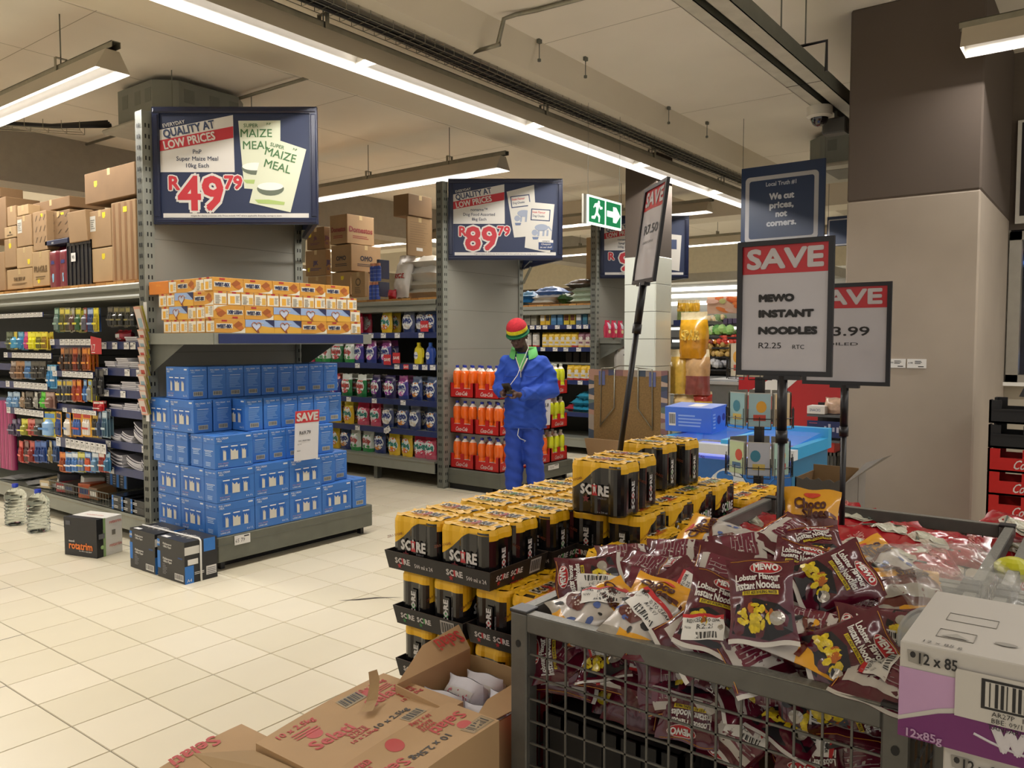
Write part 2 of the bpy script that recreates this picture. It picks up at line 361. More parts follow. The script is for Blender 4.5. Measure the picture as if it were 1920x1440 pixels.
# ---------------------------------------------------------------- gondola shelving
PANEL = M('8f8d83', .55, .05, .03, 2); PLANK = [M(h, .7, 0, .12, 20) for h in ('b07c3e', 'c08f4e', '9c6d36')]
def ticket(parent, x, y, z, nrm, wd=.07, ht=.042, red=0, tilt=0):
    """price ticket facing -X (nrm='x') or -Y"""
    S = plane((x, y, z), (0, -1, 0), (0, 0, 1)) if nrm == 'x' else plane((x, y, z), (1, 0, 0), (0, 0, 1))
    g = G(); a = cos(tilt); b = sin(tilt)
    T = lambda u, v, d=0: S(u*a-v*b, u*b+v*a, d)
    g.rect(T, -wd/2, wd/2, -ht/2, ht/2, PAPER if not red else P('c5262b'), .003); g.rect(T, -wd/2, wd/2, -ht/2, ht/2, PAPER, .0015)
    if red: g.text('SAVE', T, 0, 0, ht*.5, PAPER, d=.004, w=wd*.85, bold=.02)
    else: g.text(str(random.randint(11, 99))+' '+random.choice(('99', '95', '79')), T, -wd*.15, -ht*.05, ht*.42, INK, w=wd*.6, d=.0042, res=1); g.rect(T, wd*.1, wd*.42, ht*.25, ht*.38, INK, .004)
    return part('price_ticket', g, parent)
def post(parent, x, y, h, w_=.07, d=.09):
    g = G(); g.box(x, x+w_, y, y+d, 0, h, STEELD)
    g.box(x-.003, x+w_+.003, y-.003, y+.004, .02, h, STEEL)
    z = .06
    while z < h-.05:
        for q in (.018, .043): g.box(x+q, x+q+.009, y-.0045, y-.003, z, z+.028, DARK)
        for q in (.03, .055): g.box(x-.0045, x-.003, y+q, y+q+.01, z, z+.028, DARK)
        z += .075
    part('upright', g, parent)
def side_shelving(t, xf, y0, y1, levels, base_z, base_x, top_z, xb, dirx=-1):
    """aisle side of a gondola; fronts face -X. levels = z of shelf tops"""
    part('back_panel', G().box(xb-.01, xb, y0, y1, .1, top_z-.02, M('4a4a47', .7)), t)
    g = G(); g.box(base_x, xb, y0, y1, base_z-.02, base_z, STEEL); g.box(base_x-.004, base_x+.01, y0, y1, base_z-.125, base_z, STEEL); g.box(base_x-.006, base_x+.012, y0, y1, base_z-.03, base_z-.022, GALV)
    part('base_shelf', g, t)
    y = y0+.9
    while y < y1: part('foot', G().box(base_x+.05, base_x+.12, y, y+.05, 0, base_z-.02, STEELD), t); y += 1.25
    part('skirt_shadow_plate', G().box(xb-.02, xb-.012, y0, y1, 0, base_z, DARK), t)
    for z in levels:
        sh = part('shelf', G().box(xf+.01, xb, y0, y1, z-.025, z, STEEL), t)
        part('price_strip', G().box(xf, xf+.012, y0, y1, z-.055, z+.004, NAVYS), sh)
    g = G(); T0 = top_z
    prof = [(xf+.0, T0), (xf-.012, T0-.012), (xf-.012, T0-.045), (xf+.012, T0-.055), (xf-.012, T0-.10), (xf-.012, T0-.115), (xf+.02, T0-.12), (xb, T0-.12)]
    for a, b in zip(prof, prof[1:]): g.quad((a[0], y0, a[1]), (a[0], y1, a[1]), (b[0], y1, b[1]), (b[0], y0, b[1]), STEEL)
    g.quad((xf, y0, T0), (xb, y0, T0), (xb, y1, T0), (xf, y1, T0), STEEL)
    part('top_beam', g, t)
    y = y0
    while y < y1:
        wd = random.uniform(.10, .17); part('plank', G().box(xf+.015, xb-.02, y, y+wd-.008, T0+.001, T0+.02+random.uniform(0, .004), random.choice(PLANK)), t); y += wd
def gondola(name, label, x0, x1, yp, xb, y1, h=3.1):
    t = thing(name, label, 'shelving', (0, 0, 0))
    post(t, x0, yp, h); post(t, x1-.07, yp, h)
    g = G(); g.box(x0+.07, x1-.07, yp+.012, yp+.03, .23, 2.95, PANEL)
    for z in (.62, 1.02, 1.42, 1.82, 2.22, 2.6): g.box(x0+.07, x1-.07, yp+.0112, yp+.013, z, z+.004, M('6f6d66', .6))
    part('end_panel', g, t)
    return t
g1 = gondola('gondola_shelving', 'grey gondola shelving with stationery on its left side and blue cartons at its end', 2.93, 4.28, 5.44, 3.6, 12)
side_shelving(g1, 3.02, 5.54, 12, [1.495, 1.295, 1.13, .98, .735, .535], .20, 3.02, 1.93, 3.6)
g2 = gondola('gondola_shelving', 'grey gondola shelving with washing powder on its left side and soft drinks at its end', 6.02, 7.37, 5.44, 6.7, 13)
side_shelving(g2, 6.03, 5.54, 13, [1.59, 1.26, .88, .566], .27, 5.99, 1.93, 6.7)
g3 = gondola('gondola_shelving', 'grey gondola shelving with flour and tea on its left side, behind the tiled pillar', 8.98, 10.33, 5.44, 9.7, 13)
side_shelving(g3, 9.0, 5.54, 13, [1.72, 1.42, .98, .55], .22, 8.96, 1.98, 9.7)
def tickets(t, xf, z, pxs, red=()):
    for k, px in enumerate(pxs): ticket(t, xf-.002, yx(px, xf), z-.028, 'x', red=k in red, ht=.05, wd=.075)
tickets(g1, 3.02, 1.495, (198, 218, 240, 252)); tickets(g1, 3.02, 1.295, (199, 240, 262)); tickets(g1, 3.02, 1.13, (200, 231)); tickets(g1, 3.02, .98, (203, 272)); tickets(g1, 3.02, .735, (201, 269)); tickets(g1, 3.02, .535, (206,))
tickets(g2, 6.03, 1.59, (697, 720, 746, 791)); tickets(g2, 6.03, 1.26, (671, 745, 762, 780, 797, 812), (2,)); tickets(g2, 6.03, .88, (654, 702, 756)); tickets(g2, 6.03, .566, (670, 724))
tickets(g3, 9.0, 1.72, (998, 1010, 1022, 1045, 1067, 1085, 1098)); tickets(g3, 9.0, 1.42, (1018, 1041, 1061, 1085)); tickets(g3, 9.0, .98, (1088,))
ticket(g2, 6.02, yx(727, 6.03), .55, 'x', tilt=.5, wd=.09, ht=.06)
# end bases and end shelves
def end_base(t, x0, x1, y0, y1, h=.225):
    g = G(); g.cbox(x0, x1, y0, y1, .06, h, M('686a60', .38, .35, .1, 8), .006); g.box(x0-.002, x1+.002, y0-.002, y0, h-.055, h-.051, STEELD); g.box(x0-.002, x0, y0, y1, h-.055, h-.051, STEELD)
    b = part('end_base', g, t)
    for x in (x0+.05, x1-.08): part('foot', G().box(x, x+.03, y0+.05, y0+.09, 0, .06, BLK), t)
    part('foot_panel', G().box(x0+.03, x1-.03, y0+.12, y1, 0, .06, DARK), t)
    return b
end_base(g1, 2.93, 4.28, 4.62, 5.43)
end_base(g2, 6.07, 7.37, 4.75, 5.43, .21)
end_base(g3, 9.0, 10.33, 4.7, 5.43, .21)
ticket(g1, 3.11, 4.6175, .185, 'y', wd=.12, ht=.062)
ticket(g2, 6.98, 4.7475, .17, 'y', wd=.2, ht=.05)
for t, x0, x1, y0, z in ((g1, 2.93, 4.28, 4.62, 1.555), (g3, 9.05, 10.33, 5.12, 1.548)):
    g = G(); g.box(x0, x1, y0, 5.43, z-.02, z, STEEL); g.box(x0, x1, y0-.006, y0, z-.075, z, STEEL); g.box(x0-.004, x0, y0, 5.43, z-.075, z, STEEL); g.box(x0-.001, x1, y0, 5.43, z-.0205, z-.0195, STEEL)
    sh = part('end_shelf', g, t)
    if t == g1: part('price_strip', G().box(x0+.03, x1-.09, y0-.012, y0-.006, z-.068, z-.006, NAVYS), sh)
    for x in (x0+.02, x1-.03): part('shelf_bracket', G().add([(x, 5.43, z-.02), (x, 5.0, z-.075), (x, 5.0, z-.02), (x, 5.43, z-.28), (x+.004, 5.43, z-.02), (x+.004, 5.0, z-.075), (x+.004, 5.0, z-.02), (x+.004, 5.43, z-.28)], [(0, 2, 1, 3), (7, 5, 6, 4), (1, 5, 7, 3)], STEELD), t)
# ---------------------------------------------------------------- V shaped hanging price signs on the gondola ends
NV = P('1b2746'); NVF = M('0f1733', .3); RED = P('b62a34'); REDB = P('c8323a'); GREENP = P('3f6a3c'); CARD = P('cfcbc4')
def vsign(label, x, y, lines, big, small, bags, zb=2.32):
    t = thing('promotion_sign', label, 'sign', (x, y, zb)); K = .00125
    ux = Vector((sin(YAW), -cos(YAW), 0)); n = Vector((-cos(YAW), -sin(YAW), 0))
    def fr(org, u, nm, lab=None):
        # frame bars around a board
        g = G(); o = Vector(org); nn = u.cross(Vector((0, 0, 1)))
        c = lambda a, b, d: o+u*a+Vector((0, 0, b))+nn*d
        for a0, a1, b0, b1 in ((0, 1.15, 0, .045), (0, 1.15, .765, .81), (0, .05, .045, .765), (1.10, 1.15, .045, .765)):
            vs_ = [c(a, b, d) for d in (-.03, .0) for b in (b0, b1) for a in (a0, a1)]
            g.add(vs_, [(0, 1, 3, 2), (4, 6, 7, 5), (0, 4, 5, 1), (2, 3, 7, 6), (0, 2, 6, 4), (1, 5, 7, 3)], NVF)
            g.add([c(a, b, .006) for a, b in ((a0+.012, b0+.012), (a1-.012, b0+.012), (a1-.012, b1-.012), (a0+.012, b1-.012))]+[c(a, b, 0) for a, b in ((a0+.006, b0+.006), (a1-.006, b0+.006), (a1-.006, b1-.006), (a0+.006, b1-.006))], [(0, 1, 2, 3), (0, 4, 5, 1), (1, 5, 6, 2), (2, 6, 7, 3), (3, 7, 4, 0)], NVF)
        return part(nm, g, t, lab)
    fr((0, 0, 0), ux, 'frame')
    g = G(); S0 = plane(-n*.012, ux, (0, 0, 1))
    S = lambda a, b, d=0: S0((a-845)*K, (1265-b)*K, d)
    pol = lambda pts, m, d: g.poly(S, pts, m, d)
    pol([(880, 650), (880, 1232), (1728, 1232), (1728, 650)], NV, 0)
    pol([(885, 742), (885, 975), (1300, 975), (1296, 660)], CARD, .001)
    pol([(885, 800), (885, 860), (1296, 786), (1296, 722)], RED, .002)
    pol([(895, 1203), (895, 1228), (1712, 1228), (1712, 1203)], CARD, .001)
    tx = lambda s_, x_, y_, h_, m, r=0, b_=.0, w_=None, d=.003: g.text(s_, S, x_, y_, h_, m, d=d, rot=-r, bold=b_, w=w_)
    # text helper works in crop units: flip y through S, so mirror glyph rows
    def tx(s_, x_, y_, h_, m, r=0, b_=0, w_=None, d=.003):
        R = lambda a, b, dd=0: S(x_+a*cos(r)-b*sin(r)*1, y_-(a*sin(r)+b*cos(r)), dd)
        g.text(s_, R, 0, 0, h_, m, d=d, bold=b_, w=w_)
    sl = atan2(80, 410)
    tx('EVERYDAY', 965, 708, 20, CARD, sl, .01, 125); tx('QUALITY AT', 1048, 737, 44, P('33405f'), sl, .03, -290); tx('LOW PRICES', 1050, 800, 44, CARD, sl, .03, -290)
    for k, l in enumerate(lines): tx(l, 1093, 862+38*k, 23, P('26334a'), 0, .01, 255)
    for m, o, d in ((CARD, .105, .003), (RED, .04, .0050)):
        tx('R', 962, 1035, 72, m, 0, o, None, d)
        tx(big, 1108, 1092, 182, m, 0, o*.75, -(245 if len(big) > 1 else 120), d)
        tx(small, 1292, 1032, 70, m, 0, o, -95, d)
    tx('Images for display purposes only. Prices include VAT where applicable. Everyday savings in store', 1305, 1216, 9, INK, 0, 0, 600)
    bags(g, S, tx, pol); part('board', g, t)
    # second leg of the V and the brackets
    ap = ux*1.15; e = Vector((1.3, .0, 0)); u2 = (e-ap).normalized()
    fr(ap+u2*.02, u2, 'rear_frame')
    g = G(); o = ap+u2*.02; nn = u2.cross(Vector((0, 0, 1)))
    g.add([o+u2*a+Vector((0, 0, b))-nn*.012 for a, b in ((.04, .04), (1.11, .04), (1.11, .77), (.04, .77))], [(0, 1, 2, 3)], NV); part('rear_board', g, t)
    part('bracket', G().bar((1.30, .02, .0), (1.12, -.22, .06), .03, .012, STEEL).bar((1.3, .02, -.16), (1.12, -.22, .0), .03, .01, STEEL), t)
    return t
BAGC = P('c9cdb4')
def maize(g, S, tx, pol):
    for (pts, cx, cy, r, d) in (([(1325, 692), (1352, 1065), (1420, 1070), (1555, 1040), (1560, 690)], 1425, 760, 0, .0012), ([(1478, 775), (1380, 1145), (1610, 1198), (1703, 850)], 1560, 880, -.27, .0035)):
        pol(pts, BAGC, d)
        R = lambda a, b: (cx+a*cos(r)+b*sin(r), cy-a*sin(r)+b*cos(r))
        for s_, b, h in (('SUPER', -42, 20), ('MAIZE', 0, 44), ('MEAL', 66, 44)):
            p = R(-30 if s_ == 'SUPER' else 0, b); tx(s_, p[0], p[1], h, GREENP, r, .01, d=d+.002)
        p = R(-10, 190); 
        pol([(p[0]+80*cos(a)*.95, p[1]+(-24 if sin(a) < 0 else 40)*abs(sin(a))+r*-20) for a in [2*pi*i/20 for i in range(20)]], P('5c6555'), d+.001)
        pol([(p[0]+76*cos(a)*.95, p[1]-6+22*sin(a)) for a in [2*pi*i/20 for i in range(20)]], P('dfe0d6'), d+.0018)
        p = R(0, 265); pol([(p[0]-80, p[1]-8), (p[0]-60, p[1]+12), (p[0]+85, p[1]+22), (p[0]+90, p[1]+6), (p[0], p[1]-8)], P('9fb56a'), d+.001)
        p = R(70, -50); tx('P-P', p[0], p[1], 12, GREENP, r, .02, d=d+.002)
def dogfood(g, S, tx, pol):
    for (pts, cx, cy, r, d) in (([(1315, 720), (1375, 1085), (1560, 1070), (1535, 665)], 1425, 790, .12, .0012), ([(1490, 800), (1460, 1165), (1665, 1210), (1700, 820)], 1588, 900, -.06, .0035)):
        pol(pts, P('c3bfb6'), d)
        R = lambda a, b: (cx+a*cos(r)+b*sin(r), cy-a*sin(r)+b*cos(r))
        pol([R(-78, -42), R(-78, 52), R(78, 52), R(78, -42)], P('33405f'), d+.001); pol([R(-70, -34), R(-70, 44), R(70, 44), R(70, -34)], P('c3bfb6'), d+.0018)
        p = R(-15, -16); tx('Steak Flavour', p[0], p[1], 17, RED, r, .01, 105, d=d+.003); p = R(-15, 14); tx('Dog Chunks', p[0], p[1], 17, P('33405f'), r, .01, 95, d=d+.003)
        p = R(15, 125); gm = P('8d95a5')
        pol([(p[0]+55*cos(a), p[1]-20+28*sin(a)) for a in [2*pi*i/16 for i in range(16)]], gm, d+.0015)
        pol([(p[0]-55+24*cos(a), p[1]+20+24*sin(a)) for a in [2*pi*i/12 for i in range(12)]], gm, d+.0015)
        for q in (-30, 10, 42): pol([(p[0]+q, p[1]), (p[0]+q-4, p[1]+48), (p[0]+q+12, p[1]+48), (p[0]+q+16, p[1])], gm, d+.0015)
        pol([(p[0]+48, p[1]-25), (p[0]+80, p[1]+10), (p[0]+84, p[1]+4), (p[0]+58, p[1]-34)], gm, d+.0015)
        pol([(p[0]-75, p[1]+55), (p[0]-68, p[1]+75), (p[0]-30, p[1]+75), (p[0]-22, p[1]+55)], P('5f6d8c'), d+.002)
    pol([(1575, 1100), (1575, 1122), (1690, 1128), (1690, 1106)], CARD, .006); pol([(1572, 1122), (1572, 1180), (1690, 1188), (1690, 1128)], P('2a3c66'), .006)
    tx('noname', 1632, 1113, 13, P('26334a'), 0, .01, 80, d=.0072); tx('Cheapest', 1632, 1138, 14, CARD, 0, .01, 80, d=.0072); tx('on our shelf', 1632, 1162, 14, CARD, 0, .01, 95, d=.0072)
def spag(g, S, tx, pol):
    pol([(1340, 720), (1420, 1110), (1560, 1090), (1520, 690)], P('c9b46a'), .002); pol([(1500, 800), (1480, 1160), (1670, 1190), (1690, 820)], P('c3bfb6'), .003)
    pol([(1530, 860), (1530, 960), (1640, 965), (1640, 865)], P('33405f'), .004)
vsign('navy framed sign for super maize meal, price 49.79, on the nearest gondola', 2.99, 5.42, ('PnP', 'Super Maize Meal', '10kg Each'), '49', '79', maize)
vsign('navy framed sign for dog food, price 89.79, above the soft drinks', 6.08, 5.42, ('noname\u2122', 'Dog Food Assorted', '8kg Each'), '89', '79', dogfood)
vsign('navy framed sign for spaghetti half hidden by the tiled pillar', 9.04, 5.42, ('noname\u2122', 'Spaghetti', '500g Each'), '9', '79', spag)
# ---------------------------------------------------------------- milk carton cases
MB_ = M('3870bc', .4, 0, .04, 6); MBD = P('2556a0', .4); MBL = P('a9c2e2'); MBW = P('d5dbe4'); MBL2 = P('7fa6d8')
def milk_mesh(v=0):
    g = G(); L, D, H = .283, .140, .218
    g.cbox(-L/2, L/2, -D/2, D/2, 0, H, MB_, .003)
    for s_ in (-1, 1):
        S = plane((-s_*-L/2*1, 0, 0), (0, 0, 0), (0, 0, 1)) if 0 else plane((s_*L/2, s_*D/2*-1+0, 0), (0, s_*1, 0), (0, 0, 1))     # narrow faces, x 0..D
        g.text('FULL CREAM', S, .052, H-.022, .009, MBW, w=.07, bold=.02); g.text('MILK', S, .035, H-.036, .009, MBL, bold=.02); g.text('6x1L', S, .115, H-.02, .009, MBW, bold=.02)
        g.rect(S, .0, D, H-.052, H-.050, MBD)
        if s_ == 1: g.lines(S, .025, .115, .07, .15, 9, MBL2, rg=.5, fill=.35); g.rect(S, .03, .112, .155, .158, MBW); g.barcode(S, .035, .105, .02, .05, P('b9b9b0'))
        else: g.lines(S, .03, .11, .085, .12, 3, MBL, rg=.3); g.rect(S, .02, .12, .118, .122, MBW); g.lines(S, .035, .105, .02, .05, 3, MBL, rg=.4)
        S = plane((s_*-L/2, s_*-D/2, 0), (s_, 0, 0), (0, 0, 1))      # long faces, x 0..L
        g.rect(S, 0, L, H-.054, H-.052, MBD); g.text('FULL CREAM', S, .055, H-.018, .012, MBW, w=.085, bold=.02); g.text('MILK', S, .035, H-.034, .011, MBW, bold=.02); g.rect(S, L-.05, L-.015, H-.022, H-.012, MBW)
        for cx, wd in ((.07, .022), (.142, .056), (.214, .03)):
            g.poly(S, [(cx-.034, .06), (cx+.034, .06), (cx+.034, .135), (cx+.02, .155), (cx-.02, .155), (cx-.034, .135)], P('1d5cb0', .4), .001)
            g.poly(S, [(cx-wd/2, .055), (cx+wd/2, .055), (cx+wd/2, .115), (cx+wd*.3, .105), (cx+wd*.1, .125), (cx-wd*.2, .11), (cx-wd/2, .128)], P('c9c6ba'), .0018)
            g.rect(S, cx-.025, cx+.025, .14, .148, MBW, .0018)
        g.text('FULL CREAM', S, .06, .036, .009, P('a78fb0'), w=.08, bold=.02); g.text('LONG LIFE', S, .058, .020, .010, MBW, w=.085, bold=.02); g.text('6 x 1 L', S, L-.04, .024, .012, MBW, w=.05, bold=.02)
    g.box(-L/2+.004, L/2-.004, -.001, .001, H-.0005, H+.0006, MBD)
    for q in (-.05, .06): g.ell(plane((q, 0, H), (1, 0, 0), (0, 1, 0)), 0, 0, .02, .006, P('12233f'), .001)
    return g.mesh('milk_case')
mk = milk_mesh(); HC = .2205; MG = 'milk cases on the end of the nearest gondola'
mproto = obj('milk_carton_case', mk, None, (0, 0, -50), label='x', cat='carton case', group=MG)
def milk(x, y, r, o, label):     # o: 'F' long face to the front (-Y), 'B' long face to the left (-X)
    L, D = .285, .1425
    cx, cy = (x+L/2, y+D/2) if o == 'F' else (x+D/2, y+L/2)
    j = random.uniform(-.012, .012)
    copy(mproto, (cx, cy, .2265+HC*r), rz=(0 if o == 'F' else -pi/2)+j, label=label)
rn = ['bottom', 'second', 'third', 'fourth', 'top']
def mrow(r, x, y, seq, side):
    for k, o in enumerate(seq):
        milk(x, y, r, o, 'blue milk carton case in the %s row, %s from the left along the %s' % (rn[r], ORD[k], side)); x += .286 if o == 'F' else .1435
mrow(0, 2.935, 4.628, 'FFFFB'[:4], 'front'); milk(4.085, 4.628, 0, 'B', 'narrow end of a blue milk carton case closing the bottom row at its right')
for k in range(2):
    for r in (0, 1): milk(2.935, 4.775+.29*k, r, 'B', 'blue milk carton case seen by its long side at the left, %s row, %s from the corner' % (rn[r], ORD[k]))
mrow(1, 2.935, 4.628, 'FFF', 'front'); milk(3.80, 4.66, 1, 'B', 'blue milk carton case in the second row right of the save card'); milk(3.955, 4.7, 1, 'B', 'blue milk carton case at the right end of the second row')
for x in (3.23, 3.52, 3.8): pass
milk(2.935, 4.640, 2, 'F', 'blue milk carton case on the near corner with its top in full view')
milk(2.945, 4.80, 2, 'F', 'blue milk carton case just behind the near corner case, third row')
for k, y in enumerate((4.965, 5.11)): milk(2.935, y, 2, 'F', 'blue milk carton case in the third row at the left, %s behind the near corner' % ORD[k+1])
milk(2.935, 5.26, 2, 'F', 'blue milk carton case in the third row against the upright')
for k in range(5): milk(3.25+k*.1435, 4.70, 2, 'B', 'blue milk carton case in the third row, narrow end forward, %s right of the near corner case' % ORD[k])
for k, (x, y) in enumerate(((2.935, 4.885), (3.085, 4.885), (3.235, 4.74), (3.385, 4.74), (3.53, 4.74), (3.675, 4.74), (3.82, 4.74))): milk(x, y, 3, 'B', 'blue milk carton case in the fourth row, narrow end forward, %s from the left' % ORD[k])
milk(2.94, 5.18, 3, 'B', 'blue milk carton case in the fourth row at the back by the upright')
for k in range(3): milk(3.1+k*.286, 5.1, 3, 'F', 'blue milk case inside the fourth layer of the pile, %s from the left' % ORD[k])
milk(3.965, 4.77, 3, 'B', 'blue milk carton case in the fourth row at its right end')
for k in range(9): milk(2.96+k*.1435, 4.975, 4, 'B', 'blue milk carton case in the top row, narrow end forward, %s from the left' % ORD[k])
bpy.data.objects.remove(mproto)
# save card on the milk
def save_card(name, label, w_, h_, S, lines, parent=None):
    g = G(); g.rect(S, -w_/2, w_/2, 0, h_, P('d6d5d8'), 0); g.rect(S, -w_/2, w_/2, 0, h_, P('d6d5d8'), -.002)
    g.rect(S, -w_/2, w_/2, h_*.76, h_, REDB, .001); g.text('SAVE', S, 0, h_*.88, h_*.15, CARD, w=-w_*.86, bold=.05, d=.002, res=3)
    for s_, x_, y_, hh, ww in lines: g.text(s_, S, x_*w_, y_*h_, hh*h_, INK, w=ww*w_ if ww else None, d=.002, bold=.01)
    return g
a = fz(599, 890, .45)
x0 = xy(573, 4.60); S = plane((x0, 4.605, .655), (1, 0, 0), (0, -.06, 1))
save_card('', '', .21, .355, S, (('R69.79', -.08, .56, .07, .6), ('FULL CREAM MILK', -.1, .4, .025, .5), ('6 x 1 LT', -.3, .33, .02, .2), ('EACH', -.33, .2, .022, .15))).build('price_card', None, label='white and red SAVE card reading R69.79 in front of the milk cases', cat='price card')
# ---------------------------------------------------------------- wheat biscuit boxes
OR = M('c78f38', .45, 0, .05, 6); YW = P('d9a23c'); CRW = P('dcd6c4'); BR = P('9a5320'); NVY = P('232a50')
def weet_mesh():
    g = G(); L, D, H = .226, .098, .0885
    g.cbox(-L/2, L/2, -D/2, D/2, 0, H, OR, .0015)
    S = plane((-L/2, -D/2, 0), (1, 0, 0), (0, 0, 1))
    g.rect(S, .012, .13, .028, .060, CRW, .0008); g.text('WEET-BIX', S, .07, .043, .022, NVY, w=-.105, bold=.05)
    g.rect(S, .05, .09, .072, .084, P('a8322a')); g.poly(S, [(.135, .05), (.165, .028), (.2, .04), (.205, .06), (.175, .078)], BR, .001); g.poly(S, [(.16, .03), (.19, .018), (.215, .03), (.2, .05)], P('b5662a'), .0016)
    g.poly(S, [(.12, .0), (.226, 0), (.226, .035), (.2, .012)], CRW, .0006)
    S = plane((L/2, D/2, 0), (-1, 0, 0), (0, 0, 1))
    g.rect(S, 0, L, .04, H, P('8fa6cc'), .0006); g.poly(S, [(0, 0), (L, 0), (L, .035), (.12, .048), (0, .03)], P('d3a13a'), .001); g.poly(S, [(.15, H), (L, H), (L, .04)], NVY, .0014)
    hp = [(.085+.034*1.05*(16*sin(t)**3)/16, .045+.034*(13*cos(t)-5*cos(2*t)-2*cos(3*t)-cos(4*t))/16) for t in [2*pi*i/24 for i in range(24)]]
    g.tube([S(x, y, .001) for x, y in hp], .0035, P('8a4a2c'), 4, closed=True); g.poly(S, hp, P('b9c3d8'), .0012)
    g.poly(S, [(.088, .0), (.108, .0), (.1, .02), (.094, .03)], P('8a4a2c'), .0016); g.text('Share', S, .125, .066, .01, CRW, bold=.02)
    for s_ in (-1, 1):
        S = plane((s_*L/2, -s_*D/2, 0), (0, s_, 0), (0, 0, 1))
        g.rect(S, .004, D-.004, .006, H-.012, CRW, .0006); g.rect(S, .035, .065, H-.012, H, P('a8322a'))
        if s_ > 0: g.lines(S, .012, .055, .02, .066, 7, P('8f8a80'), rg=.4); g.rect(S, .06, .09, .01, .055, P('cfa44c')); g.barcode(S, .012, .045, .008, .018, d=.001, n=7)
        else: g.rect(S, .02, .055, .012, .06, P('dca53c')); g.lines(S, .062, .09, .02, .066, 6, P('8f8a80'), rg=.4)
    return g.mesh('cereal_box')
wm = weet_mesh(); WG = 'wheat biscuit boxes on the end shelf'
wp = obj('cereal_box', wm, None, (0, 0, 0), label='x', cat='cereal box', group=WG)
WH = .0892
def weet(x, y, r, k, rz, lab, flip=False):
    ro = (pi if flip else 0, 0, rz+random.uniform(-.01, .01))
    copy(wp, (x, y, 1.556+WH*r+(.0885 if flip else 0)), rot=ro, label=lab)
def wfront(r, x, seq):
    for k, o in enumerate(seq):
        L = .2275 if o in 'AHU' else .1
        rz = {'A': 0, 'H': pi, 'U': pi, 'N': -pi/2, 'M': pi/2}[o]
        nm = {'A': 'with its name facing out', 'H': 'showing the heart picture', 'U': 'standing on its head', 'N': 'end on', 'M': 'end on'}[o]
        weet(x+L/2, 4.625+(.049 if L > .2 else .113), r, k, rz if o != 'U' else pi, 'wheat biscuit box %s, %s layer, %s from the left along the shelf front' % (nm, ['bottom', 'second', 'third', 'top'][r], ORD[k]), o == 'U'); x += L+.001
wfront(0, 2.94, 'AHHAAN'); wfront(1, 2.935, 'UAHHHN'); wfront(2, 2.935, 'NMNNMMNNMNNM'); wfront(3, 2.93, 'AAAAA')
def wleft(r, y, seq):
    for k, o in enumerate(seq):
        L = .2275 if o in 'AH' else .1; rz = {'A': -pi/2, 'H': pi/2, 'N': 0, 'M': pi}[o]
        dx = .049 if L > .2 else .113
        weet(2.94+dx, y+L/2, r, k, rz, 'wheat biscuit box on the left side of the display, %s layer, %s from the corner' % (['bottom', 'second', 'third', 'top'][r], ORD[k])); y += L+.001
wleft(0, 4.73, 'NMNNN'); wleft(1, 4.73, 'NMHN'); wleft(2, 4.86, 'HNN'); wleft(3, 4.73, 'MAN')
bpy.data.objects.remove(wp)
g = G(); g.cbox(0, .10, 0, .25, 0, .088, M('d07a22', .5), .002); g.text('WEET-BIX', plane((0, .25, 0), (0, -1, 0), (0, 0, 1)), .125, .06, .012, YW, w=.06)
g.build('cereal_box', None, (2.94, 5.165, 1.556+3*WH), label='plain orange box at the left end of the top layer beside the upright', cat='cereal box')
# ---------------------------------------------------------------- floor items by the nearest gondola
BK = M('1c1c1f', .4, 0, .05, 8); BLU = P('2f74c4'); ORG = P('e07a35')
g = G(); g.cbox(0, .215, 0, .305, 0, .268, P('d9d6cf'), .002)
S = plane((0, .305, 0), (0, -1, 0), (0, 0, 1))
g.box(-.002, .05, -.002, .307, 0, .2, BK).box(-.003, .055, -.003, .308, .19, .27, BK)
g.text('rotatrim', plane((-.003, .305, 0), (0, -1, 0), (0, 0, 1)), .155, .075, .05, ORG, w=-.22, bold=.03); g.text('mondi', plane((-.003, .305, 0), (0, -1, 0), (0, 0, 1)), .07, .105, .015, PAPER, bold=.02); g.text('the office copy paper', plane((-.003, .305, 0), (0, -1, 0), (0, 0, 1)), .2, .04, .01, PAPER, w=.13)
g.rect(plane((-.004, .305, 0), (0, -1, 0), (0, 0, 1)), .015, .06, .215, .245, P('55555a'))
S2 = plane((0, -.003, 0), (1, 0, 0), (0, 0, 1)); g.rect(S2, .05, .07, 0, .27, P('8aa66f'), .001); g.ell(S2, .04, .07, .014, .014, P('9dbd7c'), .002)
for y, s_ in ((.235, .035), (.07, .035)): g.text('rotatrim', S2, .15, y, .022, P('c96a5e'), w=.1, bold=.02, d=.004)
g.rect(S2, .12, .15, .14, .175, P('77736a'), .004); g.rect(S2, .01, .06, .13, .165, P('6a6a6d'), .004)
g.text('rotatrim', plane((.06, .28, .27), (0, -1, 0), (1, 0, 0)), .13, .06, .035, P('c98f84'), w=.2, d=.001)
g.build('paper_box', None, (2.615, 5.585, 0), (0, 0, .27), label='black and white box of copy paper reading rotatrim on the floor', cat='box')
